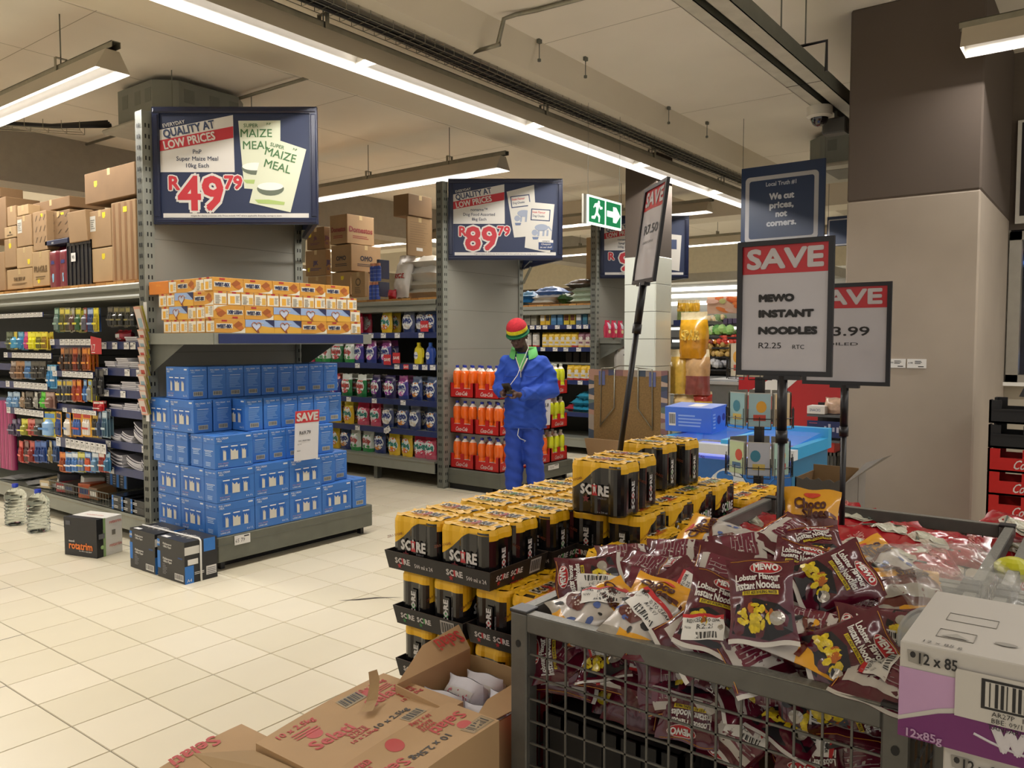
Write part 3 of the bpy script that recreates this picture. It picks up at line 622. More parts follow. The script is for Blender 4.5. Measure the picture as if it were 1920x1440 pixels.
def ream_case():
    g = G(); g.cbox(0, .225, 0, .315, 0, .262, BK, .002)
    S = plane((0, .315, 0), (0, -1, 0), (0, 0, 1)); Z = .262
    g.rect(S, 0, .03, .2, .245, BLU); g.rect(S, 0, .035, .06, .17, BLU); g.text('A4', S, .015, .222, .02, PAPER, bold=.02)
    g.text('Multipurpose', S, .12, .225, .013, PAPER, w=.13, bold=.02); g.text('Office Paper', S, .12, .207, .013, PAPER, w=.12, bold=.02); g.text('Multipurpose', S, .12, .13, .014, PAPER, w=.13, bold=.02); g.text('Office Paper', S, .12, .112, .014, PAPER, w=.12, bold=.02)
    g.lines(S, .06, .12, .03, .1, 7, P('77777c'), rg=.5); g.barcode(S, .2, .3, .015, .055, PAPER); g.rect(S, .24, .29, .15, .16, P('27457a'))
    S = plane((0, 0, 0), (1, 0, 0), (0, 0, 1))
    g.rect(S, 0, .06, .0, .11, BLU); g.rect(S, .13, .21, .18, .262, BLU); g.text('A4', S, .03, .02, .02, PAPER); g.rect(S, 0, .1, .18, .23, P('cfcdc8'), .0014); g.rect(S, .02, .09, .115, .15, PAPER, .0014); g.rect(S, .145, .215, .03, .085, PAPER, .0014); g.lines(S, .15, .21, .035, .08, 4, P('77777c'), d=.003); g.lines(S, .065, .13, .05, .07, 2, PAPER)
    S = plane((0, .315, Z), (0, -1, 0), (1, 0, 0)); g.rect(S, .03, .1, .01, .04, PAPER); 
    for k in range(9): g.tube([S(.06+.02*k, .09+.02*sin(k*2.1), .001), S(.075+.02*k, .12+.03*sin(k*1.3), .001), S(.07+.024*k, .14, .001)], .0012, PAPER, 4)
    return g
rc = ream_case(); m1 = rc.mesh('paper_case')
a = obj('paper_case', m1, None, (2.653, 4.545, 0), (0, 0, 0), label='nearer black and blue copy paper case standing on the floor', cat='box')
b = obj('paper_case', m1, None, (2.655, 4.895, 0), (0, 0, .0), label='black and blue copy paper case behind the nearer one, by the upright', cat='box')
g = G(); g.tube([(2.76, 4.5395, .0), (2.76, 4.5405, .1), (2.76, 4.54, .255), (2.757, 4.55, .267), (2.75, 4.75, .268), (2.745, 4.95, .268), (2.74, 5.2, .267)], .006, PAPER, 6)
g.build('packing_strap', None, label='white packing strap over the two black paper cases', cat='strap')
WAT = M('dfe6e4', .04, noise=0, trans=1, ior=1.2); 
def water():
    t = thing('water_bottle', 'x', 'bottle', (0, 0, 0)); g = G(); pr = [(.0, .004), (.07, 0), (.08, .01)]
    for k in range(7): z = .03+k*.027; pr += [(.083, z), (.077, z+.012)]
    pr += [(.083, .222), (.08, .25), (.06, .28), (.03, .3), (.02, .305), (.02, .32)]
    g.lathe(pr, WAT, 22); part('bottle_body', g, t); part('cap', G().lathe([(.0, .337), (.024, .336), (.025, .312), (.0, .312)], P('2b45b8', .3), 14), t)
    g = G(); g.tube([(.02*cos(a), .02*sin(a), .306+.006*abs(sin(a))) for a in [2*pi*i/14 for i in range(14)]], .003, P('2b45b8'), 4, closed=True); part('collar', g, t)
    return t
wb = water(); wb.location = (2.72, 6.76, 0); wb['label'] = 'clear large water bottle with blue cap, right one of the pair beside the paper box'
copy(wb, (2.715, 7.17, 0), rz=1, label='clear large water bottle with blue cap, left one of the pair on the floor')
# ---------------------------------------------------------------- soft packs
def soft(w_, h_, t, kind='pillow', seed=0, wr=.0035):
    """surface of a filled bag; x across, y along its length, front side sign -1 (towards -Y)"""
    r = random.Random(seed); ph = [r.uniform(0, 6.28) for _ in range(8)]
    def shape(x, y, side):
        u = 2*x/w_; v = y/h_; au = min(1, abs(u))
        if kind == 'pillow':
            k = .075; pv = smooth01((min(v, 1-v)-k*.6)/.30)**.6 if min(v, 1-v) > k*.6 else 0
            pu = max(0, 1-au**2.6)**.55; xs = x*(1-.10*pv*(1 - 0)) if 1 else x
            th = t/2*pu*pv
        elif kind == 'stand':
            pv = (.80+.2*smooth01(v/.25)) * (1-smooth01((v-.62)/.34)) if v < .97 else 0
            pu = max(0, 1-au**3)**.5; th = t/2*pu*pv; xs = x*(1-.07*smooth01((v-.5)/.5)+.03*sin(v*9+ph[0]))
        else:   # brick: squarer pack with folded top
            pv = 1-smooth01((v-.84)/.14) if v < .98 else 0; pu = max(0, 1-au**8)**.5; th = t/2*pu*(pv*.97+.03); xs = x
        env = min(1, th/(t*.18)+.12)
        n = sin(x*95/w_*.16*1.2+y*60+ph[0])*.5+sin(y*130+x*48+ph[1])*.35+sin(x*170-y*40+ph[2])*.3+sin(y*240+ph[3]+2*sin(x*60+ph[4]))*.25
        th += wr*n*env*.8
        zy = y + .003*sin(x*70+ph[5])*(1 if v > .5 else -1)*abs(2*v-1)
        return Vector((xs, side*max(th, .0006), zy))
    def S(x, y, d=0):
        p = shape(x, y, -1)
        if d:
            e = w_*.02; a = shape(x+e, y, -1)-shape(x-e, y, -1); b = shape(x, y+e, -1)-shape(x, y-e, -1); n = a.cross(b)
            if n.length > 1e-9: p = p+n.normalized()*d
        return p
    return S, (lambda x, y, d=0: shape(x, y, 1))
def bag(w_, h_, t, kind, seed, mf, back, prints=None, nx=10, ny=14, wr=.0035, zig=0):
    S, B = soft(w_, h_, t, kind, seed, wr); g = G()
    g.grid(S, -w_/2, w_/2, 0, h_, nx, ny, None, 0, mf if callable(mf) else (lambda u, v: mf)); g.grid(B, -w_/2, w_/2, 0, h_, nx, ny, None, 0, back if callable(back) else (lambda u, v: back), flip=True)
    for sgn in (-1, 1):    # close the sides
        for j in range(ny):
            y0 = h_*j/ny; y1 = h_*(j+1)/ny; x = sgn*w_/2
            q = [S(x, y0), B(x, y0), B(x, y1), S(x, y1)]; q = q if sgn > 0 else q[::-1]
            m = mf((sgn+1)/2*.98+.01, (j+.5)/ny) if callable(mf) else mf
            g.add(q, [(0, 1, 2, 3)], m, True)
    if kind != 'pillow':
        n = nx; pts = [S(-w_/2+w_*i/n, 0) for i in range(n+1)]+[B(w_/2-w_*i/n, 0) for i in range(n+1)]; g.add(pts, [tuple(range(len(pts)))], back if not callable(back) else back(.5, 0))
    if prints: prints(g, S)
    return g
GL = dict(rough=.22)
def FO(h, r=.22): return M(h, r, noise=.03, coat=.3)
# ---------------------------------------------------------------- cartons
def carton(label, x0, x1, y0, y1, z0, z1, m=KRAFT, name='carton', cat='carton', rz=0, prints=None, tape=True, tilt=0, group=None):
    cx, cy = (x0+x1)/2, (y0+y1)/2; w_, d = (x1-x0)/2, (y1-y0)/2; h = z1-z0
    g = G(); g.cbox(-w_, w_, -d, d, 0, h, m, min(.004, w_*.1))
    if tape:
        tm = M('b59d72', .3, 0, .05); g.box(-w_-.0006, w_+.0006, -.022, .022, h-.05, h+.0008, tm) if d > w_ else g.box(-.022, .022, -d-.0006, d+.0006, h-.05, h+.0008, tm)
        g.box(-w_-.0005, -w_+.001, -.001, .001, 0, h, P('5f4a30')) if 0 else None
        g.box(-w_, w_, -.0012, .0012, h-.001, h+.0012, P('5f4a30'))
    SX = plane((-w_, d, 0), (0, -1, 0), (0, 0, 1)); SY = plane((-w_, -d, 0), (1, 0, 0), (0, 0, 1))
    if prints: prints(g, SX, SY, 2*w_, 2*d, h)
    return g.build(name, None, (cx, cy, z0), (0, tilt, rz), label, cat, group)
YT = P('d8c41e')
def pr_tag(px=.4, py=.8, white=False, txt=None, tc='6b2f28', face='x'):
    def f(g, SX, SY, w_, d, h):
        L = d
        if px is not None: g.rect(SX, L*px, L*px+.05, h*py, h*py+.035, YT); g.rect(SX, L*px+.006, L*px+.04, h*py-.01, h*py, YT)
        if white: g.rect(SX, L*.06, L*.06+min(.09, L*.4), h*.45, h*.45+.12, P('bdb9ae')); g.lines(SX, L*.08, L*.06+min(.08, L*.35), h*.45+.02, h*.45+.1, 5, P('6d6a62'), rg=.4)
        if txt: g.text(txt, SX, L*.5, h*.5, h*.16, P(tc), w=L*.8, bold=.04); g.text(txt, SY, w_*.5, h*.5, h*.18, P(tc), w=w_*.85, bold=.04); g.lines(SX, L*.2, L*.8, h*.2, h*.32, 2, P(tc), rg=.3); g.lines(SY, w_*.2, w_*.8, h*.2, h*.32, 2, P(tc), rg=.3)
    return f
def cpx(label, a, b, t, u, X, depth=.3, m=KRAFT, prints=None, **k):      # carton whose -X face spans sight lines a..b, t..u
    y1, y0 = yx(a, X), yx(b, X); z1, z0 = zx((a+b)/2, t, X), zx((a+b)/2, u, X)
    return carton(label, X, X+depth, y0, y1, z0, z1, m, prints=prints, **k)
def stripes(g, SX, SY, w_, d, h):
    for q in (.08, .32, .56, .8): g.poly(SX, [(d*q, .01), (d*(q+.1), .01), (d*(q+.08), h-.01), (d*(q-.02), h-.01)], P('7d5832'), .0008)
    g.rect(SX, d*.5, d*.66, h*.86, h*.93, YT, .0016)
def diag(g, SX, SY, w_, d, h):
    for i in range(3):
        for j in range(3):
            x, y = d*(.18+.3*i), h*(.2+.28*j); g.poly(SX, [(x, y), (x+d*.05, y), (x+d*.17, y+h*.14), (x+d*.12, y+h*.14)], P('4a3620'))
    g.rect(SX, d*.6, d*.75, h*.85, h*.93, YT)
X1 = 3.1
def zs(z): return z
cpx('widest brown carton on top of the stack by the upright', 169, 262, 312, 372, X1, .34, KRAFTD, pr_tag(.2, .55))
cpx('brown carton with strips of tape standing tall beside the upright', 217, 262, 375, 526, X1, .34, KRAFT, stripes, tape=False)
cpx('brown carton under the widest one, with a white docket', 175, 216, 392, 462, X1, .34, KRAFT, pr_tag(.62, .8, True))
cpx('brown carton at the foot of the stack beside the striped one', 179, 217, 464, 528, X1, .34, KRAFTL, pr_tag(.5, .7))
cpx('torn brown carton leaning over the black crate', 138, 172, 392, 450, X1-.02, .3, KRAFT, tilt=-.06, tape=False)
cpx('flat dark brown carton lying on the row behind', 72, 140, 372, 392, X1+.1, .3, KRAFTD)
cpx('brown carton with slanting black marks, left of the leaning one', 97, 140, 394, 447, X1+.06, .28, KRAFTD, diag)
cpx('brown carton with slanting marks standing upright', 71, 96, 394, 468, X1, .28, KRAFT, diag)
cpx('carton with a white square docket near the maroon sacks', 68, 98, 470, 536, X1, .28, KRAFTL, pr_tag(.3, .12, False, 'FRAGILE', '6d5537'))
cpx('brown carton under the two little ones, with a white docket', 41, 68, 402, 460, X1, .28, KRAFT, pr_tag(None, 0, True))
cpx('square carton in the middle of the left stack', 39, 68, 462, 501, X1, .28, KRAFTL, pr_tag(.7, .2))
cpx('lowest wide carton of the left stack with faint print', 20, 67, 503, 541, X1+.003, .28, KRAFTL, pr_tag(None, 0, False, 'THIS SIDE UP', '6d5537'))
cpx('narrow carton with a yellow dot at the left', 17, 38, 446, 500, X1, .2, KRAFT, pr_tag(.4, .7))
cpx('small carton with dark print on the narrow one', 18, 39, 423, 444, X1, .2, KRAFTL, pr_tag(None, 0, False, 'A4', '2f2720'))
cpx('left one of two little cartons on top of the stack', 24, 40, 384, 421, X1, .18, KRAFT); cpx('right one of two little cartons on top of the stack', 43, 63, 382, 401, X1, .18, KRAFTL)
cpx('dark brown carton at the left edge', -30, 22, 372, 450, X1+.05, .3, KRAFTD); cpx('carton standing at the lower left edge of the top shelf', -30, 16, 474, 546, X1, .3, KRAFT); cpx('smallest carton on top at the left edge', -25, 12, 352, 371, X1+.05, .2, KRAFTD)
# black crate and maroon bundle on the top shelf
def crate(w_, d, h, m, logo=None, ribs=5, open_=True):
    g = G(); t = .008
    for a in ((0, w_, 0, t), (0, w_, d-t, d), (0, t, 0, d), (w_-t, w_, 0, d)): g.box(a[0], a[1], a[2], a[3], 0, h, m)
    g.box(0, w_, 0, d, 0, t, m); g.box(-.006, w_+.006, -.006, d+.006, h-.03, h, m)
    for k in range(ribs+1): x = w_*k/ribs; g.box(x-.006, x+.006, -.006, 0, 0, h, m); y = d*k/ribs; g.box(-.006, 0, y-.006, y+.006, 0, h, m)
    return g
y1, y0 = yx(134, X1), yx(179, X1)
g = crate(.3, y1-y0, .36, BLK, ribs=6); S = plane((-.008, y1-y0, 0), (0, -1, 0), (0, 0, 1)); g.rect(S, .08, .16, .2, .27, PAPER, .002); g.text('95', S, .12, .235, .03, INK, d=.004)
g.build('plastic_crate', None, (X1, y0, 1.955), label='black ribbed crate with a white label on the top shelf', cat='crate')
for k, (a, b) in enumerate(((97, 115), (116, 133))):
    y1, y0 = yx(a, X1), yx(b, X1); S_, B_ = None, None
    bag(y1-y0, .36, .2, 'brick', 30+k, FO('6e1526', .4), FO('6e1526', .4), lambda g, S: (g.rect(S, -.03, .03, .2, .23, P('2b2f6a'), .002, 3), g.rect(S, -.01, .015, .05, .12, P('7fb3d0'), .002, 3))).build('maroon_bundle', None, (X1+.1, (y0+y1)/2, 1.955), (0, 0, -pi/2), ['left', 'right'][k]+' maroon plastic bundle standing on the top shelf', 'bundle')
g = G(); g.cbox(0, .3, 0, .42, 0, .04, P('1d2340'), .004); g.text('oo', plane((0, .42, 0), (0, -1, 0), (0, 0, 1)), .15, .02, .025, PAPER); g.build('flat_box', None, (X1, yx(134, X1), 2.32), label='flat dark blue box on the maroon bundles', cat='box')
# ---------------------------------------------------------------- stationery wall (left side of the nearest gondola)
XS = 2.985
def blister(cols, w_, h_, seed):
    r = random.Random(seed); g = G(); a, b, c = cols
    g.box(-w_/2, w_/2, 0, .002, 0, h_, P(a, .4)); S = plane((-w_/2, -.0002, 0), (1, 0, 0), (0, 0, 1))
    g.rect(S, w_*.1, w_*.9, h_*.75, h_*.93, P(b), .0008); g.ell(S, w_/2, h_*.96, w_*.1, h_*.015, DARK, .0012, 8, rings=1)
    n = r.choice((1, 2, 3)); 
    for k in range(n):
        x = w_*(.12+.76*(k+.5)/n); rr = w_*.34/n
        g.lathe([(0, h_*.05), (rr, h_*.08), (rr, h_*.55), (rr*.6, h_*.62), (rr*.5, h_*.70), (0, h_*.71)], P(c, .25), 8, (x-w_/2, -.004, 0))
    g.rect(S, w_*.1, w_*.9, h_*.30, h_*.38, P(b), rr+.006)
    return g
def hang(pa, pb, yt, yb, cols, nm, where, name='blister_pack', cat='stationery', grp='stationery hanging on the left shelving'):
    n = len(cols)
    for k, cset in enumerate(cols):
        a = pa+(pb-pa)*k/n; b = pa+(pb-pa)*(k+1)/n; Y1, Y0 = yx(a, XS), yx(b, XS); c = (Y0+Y1)/2; z1 = zx((a+b)/2, yt, XS); z0 = zx((a+b)/2, yb, XS); h_ = z1-z0
        me = blister(cset, (Y1-Y0)*.9, h_, k*7+int(yt)).mesh(name)
        for q in (2, 1, 0) if k % 2 == 0 else (0,):
            o = obj(name, me, None, (XS+.028*q-.002*k % .01, c, z0-.008*(q % 2)), (0, 0, -pi/2+random.uniform(-.25, .25)), None, cat, grp)
            lb = '%s, %s in the row %s' % (nm if nm else 'hanging pack', ORD[k], where)
            if q: lb = 'pack behind the %s hanging pack of the row %s' % (ORD[k], where)
            if q == 2: lb = 'rearmost pack behind the %s of the row %s' % (ORD[k], where)
            tag(o, lb)
def label_rail(pa, pb, yt, yb, label, tilt=0):
    Y1, Y0 = yx(pa, 2.96), yx(pb, 2.96); z = zx((pa+pb)/2, (yt+yb)/2, 2.96); h_ = abs(zx(pa, yt, 2.96)-zx(pa, yb, 2.96))*.75
    t = thing('label_rail', label, 'label holder', (2.965, (Y0+Y1)/2, z), 0, 'white label holders over the hanging stationery')
    L = Y1-Y0; part('rail', G().box(0, .006, -L/2, L/2, -h_/2, h_/2, NAVYS).box(.006, .62, -L/2+.02, -L/2+.025, -.004, .002, STEELD).box(.006, .62, L/2-.025, L/2-.02, -.004, .002, STEELD), t)
    n = max(2, round(L/.085)); 
    for k in range(n):
        if n > 4 and k == n-2: continue
        y = -L/2+L*(k+.5)/n; S = plane((-.001, y, 0), (0, -1, 0), (0, 0, 1)); g = G(); g.rect(S, -L/n*.47, L/n*.47, -h_*.48, h_*.48, PAPER, .001); g.text('%d 99' % random.randint(9, 79), S, 0, -.004, h_*.4, INK, w=L/n*.6, d=.002, res=1); g.rect(S, -L/n*.3, L/n*.1, h_*.25, h_*.36, INK, .002)
        part('price_ticket', g, t)
c3 = lambda s: tuple(s.split())
hang(105, 190, 577, 622, [c3(s) for s in ('2f5a44 8fae9a 6d7f76', '8e8230 c9b84a 55542c', '8b8a70 d5cc50 4a4130', '7c7464 a9a590 5a3f34', '8d8a3c d2c93c 3a5a36', '8c3136 b9b6ad 5c5a62', '3f5f8c 9fb0cf 2f3f66', 'c2b321 e1d234 a08f22')], 'upright pack', 'under the top beam')
hang(205, 262, 575, 612, [c3(s) for s in ('332f26 5a5340 24221c', '4a4428 7a7040 2c2a1e', '3f3c2c 6d663a 26241c', '55502c 857a3c 2c2a1e', '2f2d28 504c40 1e1d1a')], 'dark pack', 'beside the magazine strip')
label_rail(95, 172, 634, 649, 'white label holder between the two middle rows of hanging packs')
hang(115, 173, 652, 695, [c3(s) for s in ('9a5a36 c9803e 3a2a20', '5c4436 8f6b4a 2a201a', '6b4a30 a5683a 33241a', 'a3442c d2763a 6f2c20', '6a4a34 a8703e 2f2119', 'b0602c de8a36 7a3c1e', 'c87a22 eaa030 a3511c')], 'orange brown pack', 'of pens below the first white holder')
label_rail(98, 174, 695, 709, 'white label holder above the pencil packs')
hang(107, 174, 712, 753, [c3(s) for s in ('8a8d92 d5b83c 33363c', '777a80 d9c04a 3c3e46', '8b8c8c cfb040 2e2e34', 'b5502c d98a3a 8c3a26', 'd0662c e9a03a a03c28', '4a7ab0 9fc0df 2f5c98', 'c8c038 7fa8d6 8c8c86')], 'pencil pack', 'of pencils below the second holder')
label_rail(115, 178, 766, 777, 'narrow holder with small slanted tickets')
hang(82, 172, 772, 818, [c3(s) for s in ('d3c13a 5f8fc4 8fb6de', 'e0992c 1e2c5a 24407c', 'e2a028 3b6cb4 d8d2c8', 'dd9a2c b83a2e 3f5fa0', 'e0a428 c23c30 d9d4cc')], 'large yellow and blue crayon pack', 'of crayon packs')
hang(172, 200, 770, 820, [c3(s) for s in ('b9963a d0b050 2c2a26', '4a5a7c 8fa0b8 2f3f5c', '7d98a8 b9c8d0 3c5a6c')], 'small pack', 'right of the crayon packs')
label_rail(101, 195, 823, 846, 'long white label holder above the lowest hanging packs')
hang(108, 206, 847, 884, [c3(s) for s in ('c4642c dd8a44 8a3c1c', '6d92bc d5dbe2 35619c', '9ab0c6 dfe3e6 4a78b4', 'a8a03c dbd67a 6c7a9c', '3f74b8 b9d0e8 c0502c', '8fa8bc d9dee0 5f88a8', 'b0463a dcd0c4 8c3028', '4f86ac a9c6d6 2f6488')], 'bright pack', 'nearest the floor')
label_rail(-12, 83, 586, 597, 'grey label holder highest at the left edge')
hang(16, 92, 622, 655, [c3(s) for s in ('5f6a50 7d866c 4a523e', 'd8be30 e6d340 4b93b8', '4b93b8 7fb6d0 3878a0', 'd0487c e070a0 b8386a', 'e3dc2a efe94c d9d020', 'dcd42a e9e24a 6a6420', 'dcc434 ece04a 8c6c20')], 'neon notes and pens', 'of neon notes at the left')
label_rail(8, 97, 660, 673, 'white label holder below the neon notes')
hang(20, 90, 677, 710, [c3(s) for s in ('8f7c70 b0a298 6a5648', '9c7450 b98f68 6c4c30', '5a7fa8 86a4c4 3c6490', '4a463e 6a665c 33302a', '45423c 615d54 302e29')], 'brown or blue pack', 'left of the blue boxes')
hang(88, 106, 684, 728, [c3(s) for s in ('4f9cc8 d8dde0 3678a8', '5fa4cc cfd8dc 4080ac')], 'blue and white box', 'between the two columns')
label_rail(10, 88, 715, 730, 'white label holder with one gap, left column')
hang(12, 100, 735, 765, [c3(s) for s in ('7d9cb8 a9c0d4 5f86a8', '88a4bc b0c4d4 6488ac', 'a8947c c4b49c 8a745c', '4f4a42 6c665c 38342e', 'b9b6ac d5d3cc 8f8c84', '5ec43c 7ddc58 46a82c', '9c7c70 bca498 7c5a4e')], 'tape or glue pack', 'of tapes')
label_rail(10, 79, 765, 780, 'white label holder under the tapes')
hang(14, 80, 785, 816, [c3(s) for s in ('5c5468 8a8498 40384c', '4a3c60 6c5c84 33284a', 'cfc63a e2dc60 8c8a30', 'c25c50 d98a80 9a4038', '57564f 77766e 3c3b36')], 'tall thin pack', 'above the red packs')
hang(30, 108, 826, 866, [c3(s) for s in ('c03a30 d9645a 9c2820', '6c4a48 8a6a66 4c302e', 'a03c38 c46058 802c28', '2c4c88 4f70ac 1e3870', '2c4f90 5474b4 203c78', 'a89c74 c8be98 86784e', '35507c 5a74a0 243c64')], 'red or blue pack', 'left of the white holder')
hang(176, 196, 692, 742, [c3(s) for s in ('2b2b2c 4a4a48 1c1c1e', '333230 55534e 222120')], 'dark cord hank', 'between pens and notebooks')
hang(175, 195, 752, 772, [c3(s) for s in ('b82428 d8cfc6 a01c20', 'c02c2e e0d8d0 a82024')], 'small red pack', 'under the dark cord')
g = G(); Y1, Y0 = yx(172, 2.94), yx(192, 2.94); z0 = zx(182, 664, 2.94); z1 = zx(182, 630, 2.94); S = plane((0, 0, 0), (0, -1, -.0), (0, 0, 1))
g.poly(S, [(0, 0), (Y1-Y0, 0), (Y1-Y0, z1-z0-.02), (0, z1-z0)], P('b2232a'), 0); g.add([S(a, b, -.002) for a, b in ((0, 0), (Y1-Y0, 0), (Y1-Y0, z1-z0-.02), (0, z1-z0))], [(3, 2, 1, 0)], P('8c1c22')); g.text('17', S, .045, .05, .05, PAPER, d=.001); g.lines(S, .015, .07, .01, .022, 1, PAPER)
g.build('red_promotion_card', None, (2.94, Y1, z0), label='red card with 17 sticking out of the stationery shelving', cat='card')
for k in range(7):
    px = 2+k*3.4; g = G(); g.lathe([(0, 0), (.028, 0), (.028, .62), (0, .62)], FO('a8386c' if k % 2 else '8e2c5a', .3), 10)
    g.build('wrapping_roll', None, (3.0, yx(px, 3.0), .34), label='magenta wrapping paper roll, %s from the left edge' % ORD[k], cat='paper roll', group='magenta rolls at the left edge')
# notebooks
def nb_stack(px0, px1, z, n, bend, where):
    Y1, Y0 = yx(px0, 3.04), yx(px1, 3.04); wd = Y1-Y0; g = G(); pm = P('c9c7cc'); cm = P('6c6a74')
    N = 6; vs_ = []
    for i in range(N+1):
        u = i/N; zz = bend*(u-.2)**2*1.5
        for X in (0, .25):
            for q in (0, .001, .0115, .0125): vs_.append((X, -wd/2+wd*u*.97, zz+q))
    for i in range(N):
        a = i*8; b = a+8
        for q in range(3): g.add([vs_[a+q], vs_[b+q], vs_[b+q+1], vs_[a+q+1]], [(3, 2, 1, 0)], pm if q == 1 else cm, True)
        g.add([vs_[a+3], vs_[b+3], vs_[b+7], vs_[a+7]], [(3, 2, 1, 0)], cm); g.add([vs_[a], vs_[b], vs_[b+4], vs_[a+4]], [(0, 1, 2, 3)], cm)
    for e in (0, N): a = e*8; g.add([vs_[a], vs_[a+3], vs_[a+7], vs_[a+4]], [(0, 1, 2, 3)], pm)
    me = g.mesh('notebook')
    for k in range(n):
        obj('notebook', me, None, (3.035+random.uniform(-.008, .012), (Y0+Y1)/2+random.uniform(-.006, .006), z+.0005+k*.0135), (0, 0, random.uniform(-.02, .02)), 'white edged notebook, %s from the bottom of the pile %s' % (ORD[k], where), 'notebook', 'notebooks on the left shelving')
sh = ['top', 'second', 'third', 'fourth', 'fifth', 'lowest']
for r, (z, spec) in enumerate(((1.495, [(238, 262, 3, 0)]), (1.295, [(200, 218, 4, 0), (219, 242, 6, 0), (244, 262, 4, 0)]), (1.13, [(200, 225, 3, 0), (227, 255, 5, 0), (256, 264, 4, 0)]), (.98, [(206, 230, 3, 0), (232, 258, 4, 0), (259, 264, 5, 0)]), (.735, [(203, 224, 4, .03), (226, 247, 4, .03), (249, 277, 8, .06)]), (.535, [(200, 228, 7, .05), (234, 263, 5, .04), (265, 277, 5, .04)]))):
    for k, (a, b, n, be) in enumerate(spec): nb_stack(a, b, z, n, be, 'on the %s notebook shelf, %s pile' % (sh[r], ORD[k]))
bag(.2, .09, .12, 'pillow', 3, FO('b02838'), FO('b02838'), lambda g, S: g.rect(S, -.03, .03, .02, .06, PAPER, .002, 3)).build('red_packet', None, (3.12, yx(220, 3.05), 1.497), (0, 0, -pi/2), 'red and white packet lying on the top notebook shelf', 'packet')
rm = None
for k, (px, z) in enumerate(((216, .2), (216, .255), (234, .2), (234, .255), (252, .2), (252, .255))):
    g = G(); g.cbox(0, .28, 0, .2, 0, .053, P('191a1e', .3), .002); S = plane((0, .2, 0), (0, -1, 0), (0, 0, 1)); g.rect(S, 0, .025, 0, .053, BLU); g.text('A4', S, .012, .026, .014, PAPER); g.lines(S, .035, .1, .015, .038, 2, PAPER, rg=.2)
    g.build('paper_ream', None, (3.03, yx(px, 3.03)-.1, z+.002), label='black and blue ream of paper, %s of the %s layer on the bottom shelf' % (ORD[k//2], ['lower', 'upper'][k % 2]), cat='paper ream', group='paper reams on the bottom shelf')
for k, px in enumerate((200, 212, 226)):
    carton('grey and black office box standing behind the reams, %s from the left' % ORD[k], 3.2, 3.4, yx(px, 3.2)-.06, yx(px, 3.2)+.05, .31, .42+.02*k, P('3c3f46'), name='office_box', cat='box', tape=False, prints=lambda g, SX, SY, w_, d, h: (g.rect(SX, d*.6, d*.95, h*.05, h*.95, BLU), g.lines(SX, .01, d*.5, h*.2, h*.8, 4, P('8f9096'), rg=.3)))
# paper and wire basket on the bottom shelf
for k in range(9):
    bag(.24, .3, .035, 'pillow', 60+k, M('cfd0d0', .25, noise=.02), M('c4c5c6', .3, noise=.02), wr=.006).build('plastic_packet', None, (3.06+.02*(k % 2), yx(4+k*11, 3.05), .212+.022*(k % 3)), (-pi/2, 0, -pi/2+random.uniform(-.4, .4)), 'clear white packet on the bottom shelf, %s from the left' % ORD[k], 'packet', 'white packets on the bottom shelf')
t = thing('wire_basket', 'grey wire basket of oddments on the bottom shelf', 'basket', (3.04, yx(188, 3.0), .205)); g = G(); L = yx(76, 3.0)-yx(188, 3.0)
for z in (0, .05, .1): g.tube([(0, 0, z), (.3, 0, z), (.3, L, z), (0, L, z)], .003 if z < .09 else .005, STEELD, 4, closed=True)
y = 0
while y < L: g.tube([(0, y, .1), (0, y, 0), (.3, y, 0), (.3, y, .1)], .002, STEELD, 4); y += .045
part('wires', g, t)
for k, (cx, h_) in enumerate((('7a5a3c', .1), ('b0522c', .12), ('d8d6d0', .16), ('4a3c34', .09), ('a02c30', .08), ('3c3c44', .14), ('c9b48c', .07))):
    o = G().cbox(0, .16, 0, .14, 0, h_, P(cx, .4), .004); S = plane((0, .14, 0), (0, -1, 0), (0, 0, 1)); o.rect(S, .02, .12, h_*.3, h_*.7, P(random.choice(('e0ddd4', '2a3c6c', 'c8a83c')), .4))
    o.build('oddment_box', None, (3.08, yx(178-k*15, 3.08), .213), (0, .25*(k % 3-1)*.4, .3*sin(k*2.2)), 'small box among the oddments in the wire basket, %s from the right' % ORD[k], 'box', 'oddments in the wire basket')
# magazine clip strip in front of the upright
t = thing('clip_strip', 'hanging strip of small pink and yellow booklets on the nearest upright', 'clip strip', (2.9, yx(272, 2.9), 0)); py = [(575, 615), (618, 632), (634, 648), (651, 665), (667, 681), (683, 698), (702, 722), (722, 736), (732, 742), (748, 770)]
part('strip', G().box(.012, .016, -.02, .02, zx(272, 790, 2.9), zx(272, 566, 2.9), PAPER), t)
for k, (a, b) in enumerate(py):
    z1 = zx(272, a, 2.9); z0 = zx(272, b, 2.9)-.03; g = G(); S = plane((-.004, .045, z0), (0, -1, 0), (-.25, 0, 1)); h_ = z1-z0
    for q in range(3): g.rect(S, 0, .085, 0, h_, P(('d7a08c', 'd9c9a0', 'b9b03c')[q]), -.012*q); g.rect(S, 0, .085, 0, h_, P('c0b48c'), -.012*q-.001)
    g.rect(S, .006, .08, h_*.1, h_*.9, P('cfc4bc'), .001); g.rect(S, .02, .07, h_*.2, h_*.55, P('b8463c' if k % 2 else '8fa8b4'), .002)
    part('booklet', g, t)
